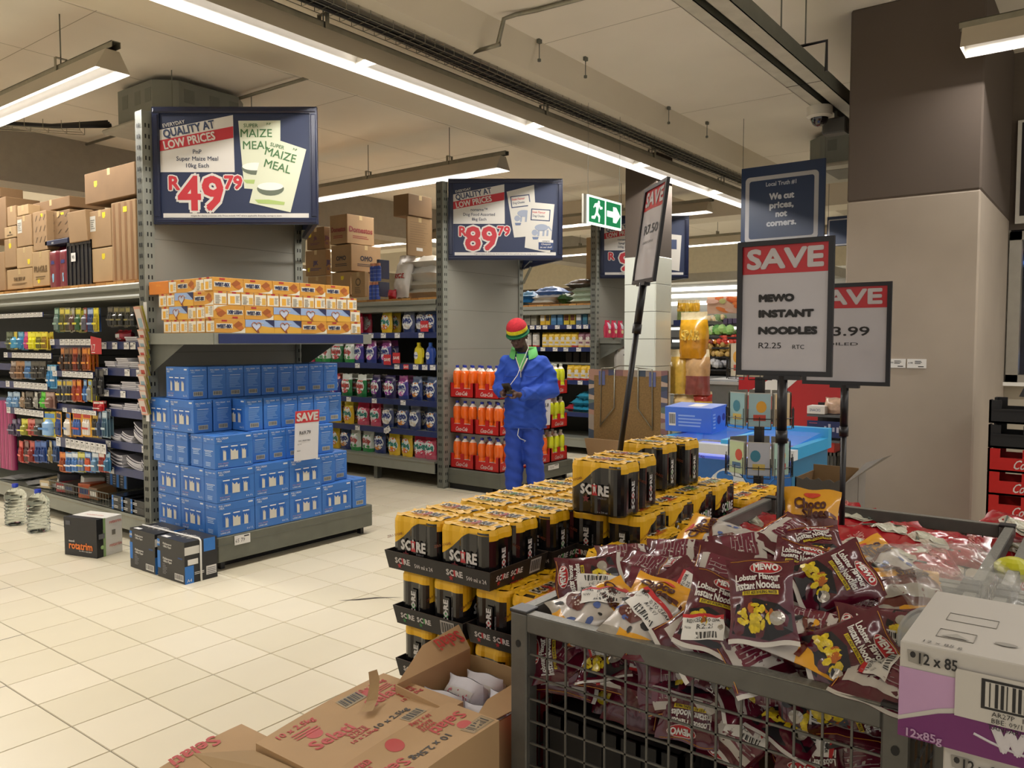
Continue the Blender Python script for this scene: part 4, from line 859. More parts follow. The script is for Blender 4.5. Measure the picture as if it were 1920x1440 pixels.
# ---------------------------------------------------------------- washing powder shelves
def dbag(base, top, logo, lc, panel, foot=None, seed=0, w_=.168, h_=.25, t=.085):
    bm = FO(base); tm = FO(top); pm = FO(panel); fm = FO(foot or base); wm_ = FO('d9dcdc')
    def mf(u, v):
        if v > .78: return tm
        if v < .2: return fm
        return bm
    def pr(g, S):
        g.ell(S, 0, h_*.46, w_*.43, h_*.31, wm_, .0015, 18, rings=3); g.ell(S, 0, h_*.24, w_*.3, h_*.10, pm, .002, 14, rings=2)
        g.text(logo, S, 0, h_*.5, h_*.2, P(lc), w=-w_*.70, bold=.06, d=.004, rot=.06, res=1)
        g.rect(S, -w_*.3, w_*.3, h_*.68, h_*.74, pm, .0016, 3)
    return bag(w_, h_, t, 'stand', seed, mf, bm, pr, 8, 12, .005)
KD = {'green': dbag('2f7a45', 'd5dad2', 'Sunlight', 'b03a34', 'c44a50', '1f6a38', 1), 'white': dbag('ccd5c8', 'e0e4dc', 'Skip', 'a83a34', '3f8c4a', '2f8a46', 2), 'purple': dbag('4c3f8c', '8c3f7c', 'OMO', '22367c', 'd070b0', '33407c', 3), 'navy': dbag('2c3f74', '4a5a78', 'OMO', '22367c', 'd08a3c', '1f2f66', 4), 'dark': dbag('3c466c', '6a6e78', 'OMO', '22367c', 'c9c0b0', '2a3866', 5), 'yellow': dbag('d8b427', 'e3c93a', 'Maq', '1f7a6c', 'd9702c', 'e0b82c', 6), 'pink': dbag('c2405c', 'c03450', 'Maq', '1f7a6c', 'd9566c', 'c85a70', 7), 'red': dbag('3a3f8c', 'a8322e', 'Surf', '22367c', '8a3a8c', '2c3f9c', 8), 'heart': dbag('2a2450', '332b58', 'bio', 'b04a50', '8c3a9c', '2a2450', 9), 'rose': dbag('c22f4c', 'b8263c', 'Sta', 'd8d8d8', 'd8b0b4', 'c23a54', 10)}
KM = {k: v.mesh('powder_bag') for k, v in KD.items()}
KN = {'green': 'green and white', 'white': 'mostly white', 'purple': 'purple', 'navy': 'navy', 'dark': 'dark blue and grey', 'yellow': 'yellow', 'pink': 'pink', 'red': 'red topped blue', 'heart': 'navy heart marked', 'rose': 'crimson'}
X2 = 6.12
def drow(z, row, items):
    for k, (px, kd, s_) in enumerate(items):
        for q in (0, 1):
            o = obj('powder_bag', KM[kd], None, (X2+.12*q+random.uniform(-.01, .01), yx(px, X2)+.01*q, z+.001), (0, random.uniform(-.03, .03), -pi/2+random.uniform(-.25, .25)), None, 'washing powder', 'washing powder bags', s_ if hasattr(s_, '__len__') else (s_, s_, min(s_, 1.05)))
            tag(o, '%s washing powder bag, %s from the left on the %s shelf' % (KN[kd], ORD[k], row) if not q else 'washing powder bag behind the %s on the %s shelf' % (ORD[k], row))
drow(1.26, 'second', [(584, 'rose', 1.15), (602, 'white', .95), (614, 'white', 1), (632, 'green', 1), (658, 'white', .85), (676, 'purple', 1), (698, 'purple', 1.02), (725, 'purple', (1.2, 1.1, 1.05))])
drow(1.59, 'top', [(652, 'navy', .95), (674, 'rose', .9), (728, 'yellow', 1.05), (769, 'dark', .95), (792, 'dark', 1), (808, 'navy', .9)])
drow(.88, 'third', [(628, 'red', 1), (650, 'green', (1.1, 1.1, 1.12)), (680, 'green', .95), (706, 'heart', 1), (732, 'heart', 1.05), (757, 'purple', 1), (784, 'navy', (1.15, 1.1, 1.12)), (810, 'navy', 1)])
drow(.566, 'fourth', [(631, 'yellow', 1.1), (655, 'yellow', 1), (680, 'pink', 1.05), (704, 'pink', 1.1), (729, 'dark', 1), (755, 'navy', 1), (780, 'dark', 1.05), (809, 'navy', 1)])
drow(.27, 'bottom', [(628, 'yellow', .9), (648, 'navy', .75), (668, 'white', .85), (690, 'white', 1), (712, 'navy', 1.05), (740, 'yellow', .95), (764, 'yellow', 1.1), (788, 'pink', 1), (808, 'pink', 1)])
def jug(col, capc, lab, loc, rz):
    t = thing('detergent_bottle', lab, 'bottle', loc, rz); g = G(); m = P(col, .3, .3)
    N = 16; prof = [(0, .055, .032), (.01, .06, .036), (.13, .06, .036), (.165, .05, .032), (.185, .025, .022), (.195, .018, .018)]
    for a, b in zip(prof, prof[1:]):
        vs_ = [Vector((p[1]*cos(2*pi*k/N), p[2]*sin(2*pi*k/N), p[0])) for p in (a, b) for k in range(N)]
        g.add(vs_, [(k, (k+1) % N, N+(k+1) % N, N+k) for k in range(N)], m, True)
    S = plane((-.05, -.037, 0), (1, 0, 0), (0, 0, 1)); g.ell(S, .04, .09, .028, .04, PAPER, .001); g.text('Dom', S, .04, .09, .018, P('2c4a9c'), w=.05, d=.002, bold=.04)
    part('bottle_body', g, t); part('handle', G().tube([(.03, 0, .165), (.058, 0, .16), (.068, 0, .13), (.064, 0, .08), (.055, 0, .06)], .009, m, 8), t)
    part('cap', G().lathe([(.021, .19), (.021, .225), (0, .227)], P(capc, .3), 12), t); return t
jug('d8c626', 'd3c01c', 'yellow bleach bottle with a handle on the second powder shelf', (X2, yx(786, X2), 1.262), -pi/2); jug('2c4a9c', '3a66b8', 'blue bleach bottle beside the yellow one', (X2, yx(808, X2), 1.262), -pi/2)
for px, z, lab in ((727, 1.25, 'left red SAVE flag on the second powder shelf'), (744, 1.27, 'right red flag on the second powder shelf'), (797, 1.60, 'red flag on the top powder shelf')):
    g = G(); S = plane((0, .06, 0), (0, -1, 0), (0, 0, 1)); g.rect(S, 0, .11, 0, .11, P('b5232a'), 0); g.rect(S, 0, .11, 0, .11, P('b5232a'), -.002); g.text('SAVE', S, .055, .055, .03, PAPER, w=.09, bold=.03); g.build('save_flag', None, (6.0, yx(px, 6.0), z), label=lab, cat='price flag')
# cartons and sacks on the washing powder gondola
def c3px(label, a, b, c, t, u, X, m=KRAFT, prints=None, **k):
    y0, y1 = yx(b, X), yx(a, X); x1 = xy(c, y0); return carton(label, X, x1, y0, y1, zx(b, u, X), zx(b, t, X), m, prints=prints, **k)
XT = 6.1
c3px('brown carton with a purple print, top of the left stack', 579, 611, 622, 424, 465, XT, KRAFTD, pr_tag(.1, .6, False, 'Jik', '5a2f44'))
c3px('brown carton with a blue print in the left stack over the powder', 576, 614, 623, 467, 515, XT, KRAFT, pr_tag(.1, .2, False, 'JIK', '44406c'))
c3px('low pale carton under the left stack over the powder', 580, 614, 623, 517, 552, XT, KRAFTL)
c3px('brown carton with red lettering, topmost of the middle stack', 622, 654, 704, 400, 455, XT, KRAFT, pr_tag(None, 0, False, 'Domestos', '7a2a24'))
c3px('brown carton with black letters in the middle stack', 624, 661, 716, 457, 507, XT, KRAFT, pr_tag(None, 0, False, 'OMO', '26242c'))
c3px('pale carton with a yellow dot at the foot of the middle stack', 625, 658, 700, 509, 553, XT+.02, KRAFTL, pr_tag(.5, .7))
c3px('light carton with a round recycling mark on the plank shelf', 661, 686, 693, 509, 556, XT-.0, KRAFTL, lambda g, SX, SY, w_, d, h: (g.ell(SX, d*.5, h*.6, d*.2, d*.2, P('5a4a34')), g.ell(SX, d*.5, h*.6, d*.13, d*.13, KRAFTL, .0014), g.lines(SX, d*.25, d*.75, h*.15, h*.42, 4, P('6d5c44'), rg=.4)))
c3px('highest carton against the second upright', 740, 768, 812, 362, 402, XT, KRAFTD)
c3px('tall carton with a printed table below the highest one', 763, 766, 812, 404, 478, XT, KRAFT, lambda g, SX, SY, w_, d, h: (g.lines(SY, w_*.1, w_*.85, h*.3, h*.92, 10, P('7a5f3e'), fill=.2, rg=.3), g.rect(SY, w_*.35, w_*.6, h*.14, h*.22, PAPER)))
t0 = P('3352b0', .3); 
for r in range(2):
    for k in range(3):
        g = G(); g.lathe([(0, 0), (.024, 0), (.026, .01), (.026, .15), (.02, .16), (.02, .165, P('c98a6c')), (.02, .195, P('c98a6c')), (0, .197, P('c98a6c'))], t0, 12)
        for q in (.04, .08, .12): g.lathe([(.0265, q), (.0265, q+.004)], P('8fa2d8'), 12)
        g.build('spray_can', None, (XT+.03, yx(694+k*6.2+r*2, XT), 1.955+r*.205), label='blue aerosol can, %s from the left in the %s layer' % (ORD[k], ['lower', 'upper'][r]), cat='spray can', group='blue aerosol cans on the powder gondola')
    c3px('navy starred pack of aerosols, %s layer' % ['lower', 'upper'][r], 708, 712, 732, (528, 486)[r], (556, 522)[r], XT+.02, P('1b2444', .3), tape=False, name='aerosol_pack', cat='pack')
def sack(label, px, z, X, L, W_, T_, col, seed, rz=0, tilt=0, prints=None, name='sack', cat='sack'):
    m = M(col, .35, noise=.04); me = bag(W_, L, T_*1.5, 'pillow', seed, m, m, prints, 12, 14, .014)
    return me.build(name, None, (X, yx(px, X), z), (-pi/2+tilt, 0, rz), label, cat)
def rp(g, S): g.text('RICE', S, 0, .22, .05, P('a0342c'), w=.15, bold=.04, d=.004)
sack('white woven sack lowest in the pile by the second upright', 782, 2.02, 6.22, .5, .5, .13, 'cfcabc', 11, -pi/2-.0); sack('white sack with yellow edge second from the bottom', 783, 2.10, 6.22, .5, .5, .12, 'd0cab8', 12, -pi/2+.1)
sack('large crinkled white sack in the middle of the pile', 780, 2.22, 6.2, .52, .5, .17, 'd5d3cc', 13, -pi/2-.15); sack('white sack on top of the pile under the tall carton', 785, 2.345, 6.2, .48, .46, .10, 'cfc8ba', 14, -pi/2+.05)
sack('white and red sack leaning on the pile of sacks', 752, 1.97, 6.16, .48, .24, .10, 'c9c4bc', 15, -pi/2, pi/2-.25, rp)
bag(.12, .10, .08, 'pillow', 16, FO('a8202c'), FO('a8202c')).build('red_packet', None, (6.12, yx(737, 6.12), 1.955), (0, 0, -pi/2), 'small red packet at the foot of the white sacks', 'packet')
# ---------------------------------------------------------------- soft drinks on the second gondola end
CRT = M('b5201f', .35, 0, .04, 8); ORL = M('e8661c', .12, noise=.02, coat=.4); YLL = M('c9cf1f', .12, noise=.02, coat=.4); GRL = M('2c9a3c', .12, noise=.02, coat=.4); CLP = M('e8dccc', .1, noise=0, coat=.4)
def fizz(col, capc, labc):
    t = thing('soft_drink_bottle', 'x', 'bottle', (0, 0, -30)); g = G(); cm = P(capc, .3)
    pr = [(0, 0), (.040, .002), (.045, .014), (.046, .07), (.043, .10), (.039, .12), (.043, .14), (.0465, .17), (.0465, .215), (.044, .24), (.036, .262), (.020, .282), (.0145, .292), (.0145, .302)]
    g.lathe(pr[:11], col, 14); g.lathe(pr[10:], CLP, 14); g.lathe([(.0468, .05), (.0468, .088)], P('ddd6c8', .3), 14); g.lathe([(.0472, .058), (.0472, .076)], P(labc, .3), 14); part('bottle_body', g, t)
    part('cap', G().lathe([(.018, .294), (.018, .316), (0, .318)], cm, 10), t)
    return t
BO = fizz(ORL, '2b3a9c', 'd97a3c'); BY = fizz(YLL, 'b9bcae', '4fa83c'); BGn = fizz(GRL, '2ca048', '1f7a34')
def ccrate(w_, d, h=.15):
    g = G(); t = .008; m = CRT
    for e in (0, 1):
        y = 0 if e == 0 else d-t
        g.box(0, w_, y, y+t, 0, h*.62, m); x = 0
        for a, b in ((0, .10), (.42, .58), (.90, 1.0)): g.box(w_*a, w_*b, y, y+t, h*.62, h, m)
        x = 0 if e == 0 else w_-t
        g.box(x, x+t, 0, d, 0, h*.62, m)
        for a, b in ((0, .14), (.43, .57), (.86, 1)): g.box(x, x+t, d*a, d*b, h*.62, h, m)
    g.box(0, w_, 0, d, 0, t, m); 
    for S, L in ((plane((0, d, 0), (0, -1, 0), (0, 0, 1)), d), (plane((0, 0, 0), (1, 0, 0), (0, 0, 1)), w_)):
        g.text('Coca-Cola', S, L/2, h*.30, .04, P('d8cfc8'), w=L*.5, shear=.35, bold=.01, d=.0012)
        g.box(0, 0, 0, 0, 0, 0, m)
    return g
cm_ = {}
def place_crate(x, y, z, w_, d, nx, ny, bp, lab, blab, lvl, rows=None):
    k = (w_, d)
    if k not in cm_: cm_[k] = ccrate(w_, d).mesh('bottle_crate')
    obj('bottle_crate', cm_[k], None, (x, y, z), (0, 0, 0), lab, 'crate', 'red drink crates on the second gondola end')
    for i in range(nx):
        for j in range(ny):
            if rows and not rows(i, j): continue
            b = copy(bp, (x+w_*(i+.5)/nx, y+d*(j+.5)/ny, z+.009), rz=random.uniform(0, 6), group='soft drink bottles in the red crates'); tag(b, '%s, column %s and row %s back, %s' % (blab, ORD[i], ORD[j], lvl))
ZL = [.212, .572, .932]; LV = ['bottom', 'middle', 'top']
for r in range(3):
    z = ZL[r]; lv = LV[r]+' level'
    place_crate(6.105, 5.115, z, .215, .31, 2, 3, BO, 'red crate of orange drinks on the left face at the back, %s level' % LV[r], 'orange drink, back left crate', lv, lambda i, j: i == 0 or r == 2)
    place_crate(6.105, 4.79, z, .215, .31, 2, 3, BO, 'red crate of orange drinks at the near corner, %s level' % LV[r], 'orange drink, corner crate', lv)
    place_crate(6.335, 4.79, z, .315, .215, 3, 2, BO, 'red crate of orange drinks right of the corner, %s level' % LV[r], 'orange drink, second front crate', lv, lambda i, j: j == 0 or r == 2)
    place_crate(6.665, 4.79, z, .315, .215, 3, 2, BO if r == 0 else (BY if r == 1 else BGn), 'red crate in the front row beside the price card, %s level' % LV[r], ['orange', 'yellow', 'green'][r]+' drink, third front crate', lv, lambda i, j: j == 0 or r == 2)
    place_crate(6.995, 4.79, z, .315, .215, 3, 2, BY, 'red crate of yellow drinks at the right end, %s level' % LV[r], 'yellow drink, right crate', lv)
for b in (BO, BY, BGn):
    for c in list(b.children): bpy.data.objects.remove(c)
    bpy.data.objects.remove(b)
S = plane((xy(1022, 4.76), 4.765, .62), (1, 0, 0), (0, -.03, 1)); save_card('', '', .2, .36, S, (('15.8', .1, .6, .10, .6), ('2L ASSORTED', 0, .42, .03, .6))).build('price_card', None, label='white and red card reading 15.8 on the drinks beside the man', cat='price card')
# ---------------------------------------------------------------- third gondola goods
X3 = 9.06
def gbox(label, px0, px1, z, h_, X, m, prints=None, name='grocery_box', cat='box', depth=.1, group=None):
    return carton(label, X, X+depth, yx(px1, X)+.004, yx(px0, X)-.004, z+.001, z+h_, m, name, cat, prints=prints, tape=False, group=group)
def lab2(c, c2=None, t=''):
    def f(g, SX, SY, w_, d, h):
        g.rect(SX, d*.1, d*.9, h*.35, h*.8, P(c, .4)); 
        if c2: g.ell(SX, d*.5, h*.55, d*.25, h*.13, P(c2))
        if t: g.text(t, SX, d*.5, h*.25, h*.12, INK, w=d*.7, res=1)
    return f
GR3 = 'boxes on the flour gondola'
for k, (a, b, c, q) in enumerate(((971, 981, '8c8878', 'a83c34'), (982, 994, '8a8676', '6c6a5c'), (995, 1006, '8f8b78', '6c6a5c'), (1012, 1022, 'd0a82c', 'c8c4b8'), (1022, 1031, 'd0a82c', '3a3028'), (1032, 1043, '3f6f98', '5a88ac'), (1044, 1055, '3f6f98', '5a88ac'), (1056, 1067, 'c8b030', '5a2c1e'), (1068, 1078, 'c8b030', '5a2c1e'), (1079, 1090, '4a6884', 'c8c8c4'), (1091, 1101, '2c5c74', '3a7488'), (1101, 1110, '5a584e', '8a8678'))):
    gbox('small box coloured %s, %s from the left on the top shelf of the flour gondola' % (['grey', 'grey', 'grey', 'yellow', 'yellow', 'blue', 'blue', 'yellow and brown', 'yellow and brown', 'slate', 'teal', 'dark'][k], ORD[k]), a, b, 1.72, .17, X3, P(c, .4), lab2(q), group=GR3)
def fbag(c1, c2, c3): return bag(.11, .2, .08, 'brick', 5, lambda u, v: FO(c1, .4) if v > .55 else (FO(c3, .4) if v < .14 else FO(c2, .4)), FO(c1, .4), lambda g, S: (g.ell(S, 0, .12, .03, .025, FO('dad6cc', .4), .001), g.rect(S, -.03, .03, .05, .075, P(c1), .0012, 2)), 6, 8, .002).mesh('flour_bag')
FM = {'w': fbag('b9b5ac', 'd0ccc2', 'b0342c'), 'y': fbag('dcb52c', 'dcd2bc', 'd9b02c'), 'r': fbag('dcb52c', 'd8d2c4', 'b53a2c'), 'p': fbag('8a5a68', 'd8c8b4', 'd8b05c')}
for k, (px, q) in enumerate(((974, 'w'), (986, 'w'), (1001, 'w'), (1019, 'y'), (1031, 'y'), (1042, 'y'), (1053, 'y'), (1063, 'y'), (1074, 'r'), (1087, 'p'), (1100, 'p'))):
    obj('flour_bag', FM[q], None, (X3+.06, yx(px, X3), 1.421), (0, 0, -pi/2), '%s paper bag, %s from the left on the second shelf of the flour gondola' % ({'w': 'white and red', 'y': 'yellow and cream', 'r': 'yellow, white and red', 'p': 'plum and cream'}[q], ORD[k]), 'flour bag', 'paper bags on the flour gondola')
for k, px in enumerate((1066, 1079, 1092, 1104)):
    obj('flour_bag', FM['r'], None, (X3+.06, yx(px, X3), .981), (0, 0, -pi/2), 'larger yellow and white bag with a red foot, %s on the third shelf' % ORD[k], 'flour bag', 'large bags on the third shelf', (1.15, 1, 1.35))
for k, px in enumerate((1066, 1080, 1094, 1106)): gbox('dark tin box in the gap below the flour, %s from the left' % ORD[k], px-6, px+6, 1.215, .14, X3+.1, M('1c1614', .5), name='dark_box')
part('shelf', G().box(9.1, 9.7, 5.54, 13, 1.19, 1.213, STEEL), g3)
for k, (px, z, c) in enumerate(((1078, .551, '2a7f9c'), (1098, .551, '2c86a6'), (1080, .64, '2f8aa8'), (1099, .64, '2a7f9c'), (1092, .73, '338fae'))): sack('turquoise packet on the lowest shelf right of the drinks, %s of the heap' % ORD[k], px, z+.035, X3-.0, .3, .22, .08, c, 80+k, -pi/2, name='turquoise_packet', cat='packet')
sack('red packet on the lowest shelf beside the turquoise ones', 1066, .59, X3, .3, .18, .07, 'a8323c', 87, -pi/2, name='red_packet', cat='packet')
for k, (px, z, L, W_, c, nm) in enumerate(((980, 2.05, .4, .3, '2f74a8', 'turquoise blue sack at the left on the high shelf'), (981, 2.14, .4, .28, '3a80b4', 'turquoise blue sack upper left on the high shelf'), (1020, 2.19, .4, .42, '2f68b8', 'bright blue sack on top of the white ones'), (1008, 2.04, .45, .45, 'cdc8bc', 'lower white sack hanging over the high shelf edge'), (1018, 2.11, .45, .48, 'd2cdc2', 'upper white sack with red print on the high shelf'), (1050, 2.08, .3, .16, '2f5a2c', 'dark green sack between the white and mint ones'), (1088, 2.04, .4, .46, 'b9c8b4', 'lowest mint green sack beside the third upright'), (1089, 2.11, .4, .46, 'c0cdba', 'middle mint green sack beside the third upright'), (1090, 2.18, .4, .44, 'b4c2ae', 'highest mint green sack beside the third upright'), (1078, 2.27, .4, .40, '4a382c', 'dark brown sack slumped on the mint ones'))):
    sack(nm, px, z, 9.16, L, W_, .10, c, 90+k, -pi/2)
carton('brown carton rising behind the third upright', 9.3, 9.6, yx(1109, 9.3), yx(1098, 9.3), 2.34, 2.9, KRAFTL)
for k, px in enumerate((1138, 1150, 1162)):
    bag(.13, .22, .07, 'stand', 40+k, FO('c03050'), FO('c03050'), lambda g, S: (g.ell(S, 0, .075, .03, .025, P('d8c898'), .002), g.ell(S, 0, .15, .035, .045, P('c8c4cc'), .002))).build('pink_bag', None, (xy(px, 5.22), 5.22, 1.549), (0, 0, 0), 'pink snack bag, %s on the end shelf beside the tiled pillar' % ORD[k], 'bag')
bag(.3, .42, .16, 'stand', 48, FO('b9b4ac', .4), FO('b9b4ac', .4), lambda g, S: (g.ell(S, .02, .36, .06, .03, P('a8323c'), .003), g.rect(S, -.1, .1, .24, .26, INK, .003, 3), g.rect(S, -.08, .1, .2, .215, INK, .003, 3))).build('pet_food_sack', None, (xy(1166, 5.2), 5.2, 1.07), (0, .06, 0), 'grey sack with slanting black print behind the tiled pillar', 'sack')
bag(.3, .3, .18, 'stand', 49, FO('cdb07c', .3), FO('cdb07c', .3)).build('bread_bag', None, (xy(1168, 5.18), 5.18, .78), (0, 0, 0), 'tan bag beneath the grey sack behind the tiled pillar', 'bag')
G().cbox(9.2, 9.9, 5.0, 5.4, .215, .779, KRAFTL, .004).box(9.25, 9.85, 5.05, 5.35, .779, .78, KRAFT).build('carton', None, label='pale carton low on the third gondola end', cat='carton')
G().cbox(9.95, 10.33, 5.2, 5.4, .216, .5, KRAFT, .004).box(9.95, 10.33, 5.3, 5.15, 1.0685, 1.0695, KRAFTD).build('carton', None, label='carton carrying the grey sack on the third gondola end', cat='carton')
# ---------------------------------------------------------------- person: voxel-fused figures
def fuse(g, voxel, mats, smooth=4, disp=None, matf=None, factor=.5):
    me = g.mesh('tmp'); o = bpy.data.objects.new('tmp', me); COL.objects.link(o)
    r = o.modifiers.new('r', 'REMESH'); r.mode = 'VOXEL'; r.voxel_size = voxel
    s = o.modifiers.new('s', 'SMOOTH'); s.iterations = smooth; s.factor = factor
    bpy.context.view_layer.update(); dg = bpy.context.evaluated_depsgraph_get(); me2 = bpy.data.meshes.new_from_object(o.evaluated_get(dg)); bpy.data.objects.remove(o)
    me2.materials.clear()
    for m in mats: me2.materials.append(m)
    if disp:
        me2.update(); ns = [v.normal.copy() for v in me2.vertices]
        for v, n in zip(me2.vertices, ns): v.co += n*disp(v.co)
    if matf:
        for p in me2.polygons: p.material_index = matf(p.center)
    for p in me2.polygons: p.use_smooth = True
    return me2
def blob(g, c, r, rot=None, n=16, m=None):
    c = Vector(c); r = Vector(r) if hasattr(r, '__len__') else Vector((r, r, r)); R = rot or Matrix.Identity(3); vs_ = []; k = n//2
    for j in range(k+1):
        for i in range(n): a = 2*pi*i/n; b = pi*j/k; vs_.append(c+R @ Vector((r.x*sin(b)*cos(a), r.y*sin(b)*sin(a), r.z*cos(b))))
    return g.add(vs_, [(j*n+i, (j+1)*n+i, (j+1)*n+(i+1) % n, j*n+(i+1) % n) for j in range(k) for i in range(n)], m or DARK)
def limb(g, pts, n=14, m=None):      # pts: [(x,y,z,r)] tapered chain with round ends
    for a, b in zip(pts, pts[1:]):
        A, B = Vector(a[:3]), Vector(b[:3]); k = max(2, int((B-A).length/(min(a[3], b[3])*.45)))
        for i in range(k+1): f = i/k; blob(g, A.lerp(B, f), a[3]+(b[3]-a[3])*f, n=n, m=m)
SK = M('4c3228', .5, 0, .06, 30); JK = M('1f48ac', .75, 0, .07, 14, .12); JKD = M('1f3f94', .75, 0, .07, 14, .12)
def rings(g, secs, n=28, m=None):     # [(z, cx, cy, rx, ry, p)]
    vs_ = []
    for z, cx, cy, rx, ry in secs:
        for k in range(n):
            a = 2*pi*k/n; ca, sa = cos(a), sin(a); p = .85
            vs_.append((cx+rx*abs(ca)**p*(1 if ca > 0 else -1), cy+ry*abs(sa)**p*(1 if sa > 0 else -1), z))
    N = len(secs); fs = [(j*n+i, j*n+(i+1) % n, (j+1)*n+(i+1) % n, (j+1)*n+i) for j in range(N-1) for i in range(n)]
    fs += [tuple(range(n-1, -1, -1)), tuple(range((N-1)*n, N*n))]
    return g.add(vs_, fs, m or DARK)
man = thing('person', 'man in blue overalls and a red, yellow and green knitted hat looking down at a phone', 'person', (5.84, 4.30, 0), radians(-66))
# local frame: faces -Y, his left is +X
HD = Vector((-.035, -.075, 1.538)); HR = Matrix.Rotation(radians(24), 3, 'X') @ Matrix.Rotation(radians(-6), 3, 'Y')
g = G()
H_ = lambda x, y, z: HD+HR @ Vector((x, y, z))
blob(g, H_(0, .012, .03), (.077, .096, .10), HR); blob(g, H_(0, -.022, -.035), (.062, .066, .078), HR); blob(g, H_(0, -.052, -.088), (.030, .028, .024), HR)
blob(g, H_(0, -.094, -.022), (.018, .02, .016), HR, 12); blob(g, H_(-.012, -.09, -.026), (.010, .012, .009), HR, 10); blob(g, H_(.012, -.09, -.026), (.010, .012, .009), HR, 10)
limb(g, [(*H_(0, -.080, .018), .010), (*H_(0, -.096, -.018), .012)], 10)
for s_ in (-1, 1):
    blob(g, H_(s_*.032, -.074, .020), (.022, .012, .008), HR, 12); blob(g, H_(s_*.030, -.074, .004), (.016, .013, .012), HR, 12); blob(g, H_(s_*.042, -.052, -.022), (.020, .022, .018), HR, 12)
    blob(g, H_(s_*.080, .012, -.006), (.010, .020, .030), HR, 12)
blob(g, H_(0, -.082, -.054), (.026, .014, .007), HR, 12); blob(g, H_(0, -.080, -.066), (.024, .014, .008), HR, 12)
limb(g, [(*H_(0, .02, -.06), .056), (-.0, .01, 1.40, .058), (0, .02, 1.32, .06)])
# torso, hips, legs and arms under the clothes
rings(g, [(.86, 0, .02, .14, .09), (1.0, 0, .02, .13, .085), (1.2, 0, .02, .15, .095), (1.32, 0, .02, .13, .075), (1.37, 0, .015, .07, .06)])
EL = Vector((-.235, .03, 1.07)); ER = Vector((.26, .02, 1.06)); WL = Vector((-.145, -.235, 1.045)); WR_ = Vector((.02, -.245, 1.03))
limb(g, [(-.155, .02, 1.295, .036), (*EL, .034), (*WL, .026)]); limb(g, [(.155, .02, 1.295, .036), (*ER, .034), (*WR_, .026)])
limb(g, [(-.09, .02, .88, .085), (-.095, -.01, .5, .058), (-.10, .01, .1, .04)]); limb(g, [(.09, .02, .88, .085), (.10, -.02, .5, .058), (.11, .0, .1, .04)])
# hands: palms and curled fingers about the phone
PH = Vector((-.075, -.30, 1.075))
def hand(w0, side):
    pc = w0.lerp(PH, .55)+Vector((side*.018, 0, -.018)); limb(g, [(*w0, .024), (*pc, .029)], 10)
    blob(g, pc+Vector((0, -.01, 0)), (.027, .036, .022), None, 12)
    for k in range(4):
        b = pc+Vector((side*(.010), -.022+.015*k-.01, -.006)); t1 = b+Vector((-side*.006, -.014-.003*k, -.022)); t2 = t1+Vector((-side*(.030+.004*(1.5-abs(k-1.5))), -.002, -.004)); t3 = t2+Vector((-side*.016, .004, .012))
        limb(g, [(*b, .0095), (*t1, .0092), (*t2, .0085), (*t3, .0075)], 8)
    tb = pc+Vector((side*.004, -.004, .016)); limb(g, [(*tb, .011), (*(tb+Vector((-side*.012, -.024, .018))), .010), (*(tb+Vector((-side*.030, -.040, .022))), .008)], 8)
hand(WL, -1); hand(WR_, 1)
body = obj('body', fuse(g, .0065, [SK], 3), man)
for s_ in (-1, 1):
    part('eyelid', G().add([H_(s_*.031+.013*cos(a), -.0865-.002*sin(a), .004+.004*sin(a)) for a in [2*pi*i/10 for i in range(10)]], [tuple(range(10))], P('20130f')), man)
part('lips', blob(G(), H_(0, -.093, -.060), (.021, .006, .005), HR, 12, P('4f2c28')), man)
bd = blob(G(), H_(0, -.058, -.088), (.036, .030, .026), HR, 14, M('17100e', .9)); part('beard', bd, man)
# jacket
g = G()
rings(g, [(.72, .01, .02, .19, .125), (.80, .01, .02, .19, .125), (.95, .01, .015, .185, .125), (1.10, .005, .01, .19, .125), (1.25, .0, .02, .19, .118), (1.32, 0, .02, .17, .10), (1.37, 0, .025, .135, .085), (1.415, 0, .03, .088, .07)])
limb(g, [(-.160, .02, 1.315, .066), (-.205, .03, 1.20, .062), (*EL, .062), (*(EL.lerp(WL, .5)), .058), (*(EL.lerp(WL, .88)), .05)]); limb(g, [(.162, .02, 1.31, .068), (.225, .03, 1.2, .066), (*ER, .07), (*(ER.lerp(WR_, .5)), .062), (*(ER.lerp(WR_, .86)), .054)])
def fold(v):
    return (.011*max(0, sin(v.z*34+v.x*22+2.2*sin(v.y*15+v.z*9)))**2+.008*max(0, sin(v.z*52-v.x*26+1.5*sin(v.x*20)))**3)*smooth01((1.37-v.z)/.08)+.0025*sin(v.x*60+v.z*33)
jk = obj('jacket', fuse(g, .011, [JK], 3, fold), man)
for w0, e, r in ((WL, EL, .047), (WR_, ER, .05)):
    c = e.lerp(w0, .90); ax = (w0-e).normalized(); q = ax.to_track_quat('Z', 'Y').to_matrix()
    part('cuff', G().add([c+q @ Vector((rr*cos(a), rr*sin(a), zz)) for rr, zz in ((r, -.03), (r*1.03, .0), (r*.95, .018), (r*.7, .016)) for a in [2*pi*i/16 for i in range(16)]], [(j*16+i, j*16+(i+1) % 16, (j+1)*16+(i+1) % 16, (j+1)*16+i) for j in range(3) for i in range(16)], JKD, True), man)
g = G()
GRN = M('5fae5e', .8, 0, .05, 20)
cr = []
for i in range(19):
    a = radians(-60+300*i/18); x, y = .098*cos(a), .082*sin(a)+.01
    cr.append((x, y))
vs_ = []; 
for x, y in cr:
    f = max(0, -y)/.09; vs_ += [(x*.80, y*.85, 1.375-.03*f), (x, y, 1.435-.035*f), (x*1.14, y*1.12, 1.452-.05*f), (x*1.36, y*1.28-.01, 1.372-.055*f)]
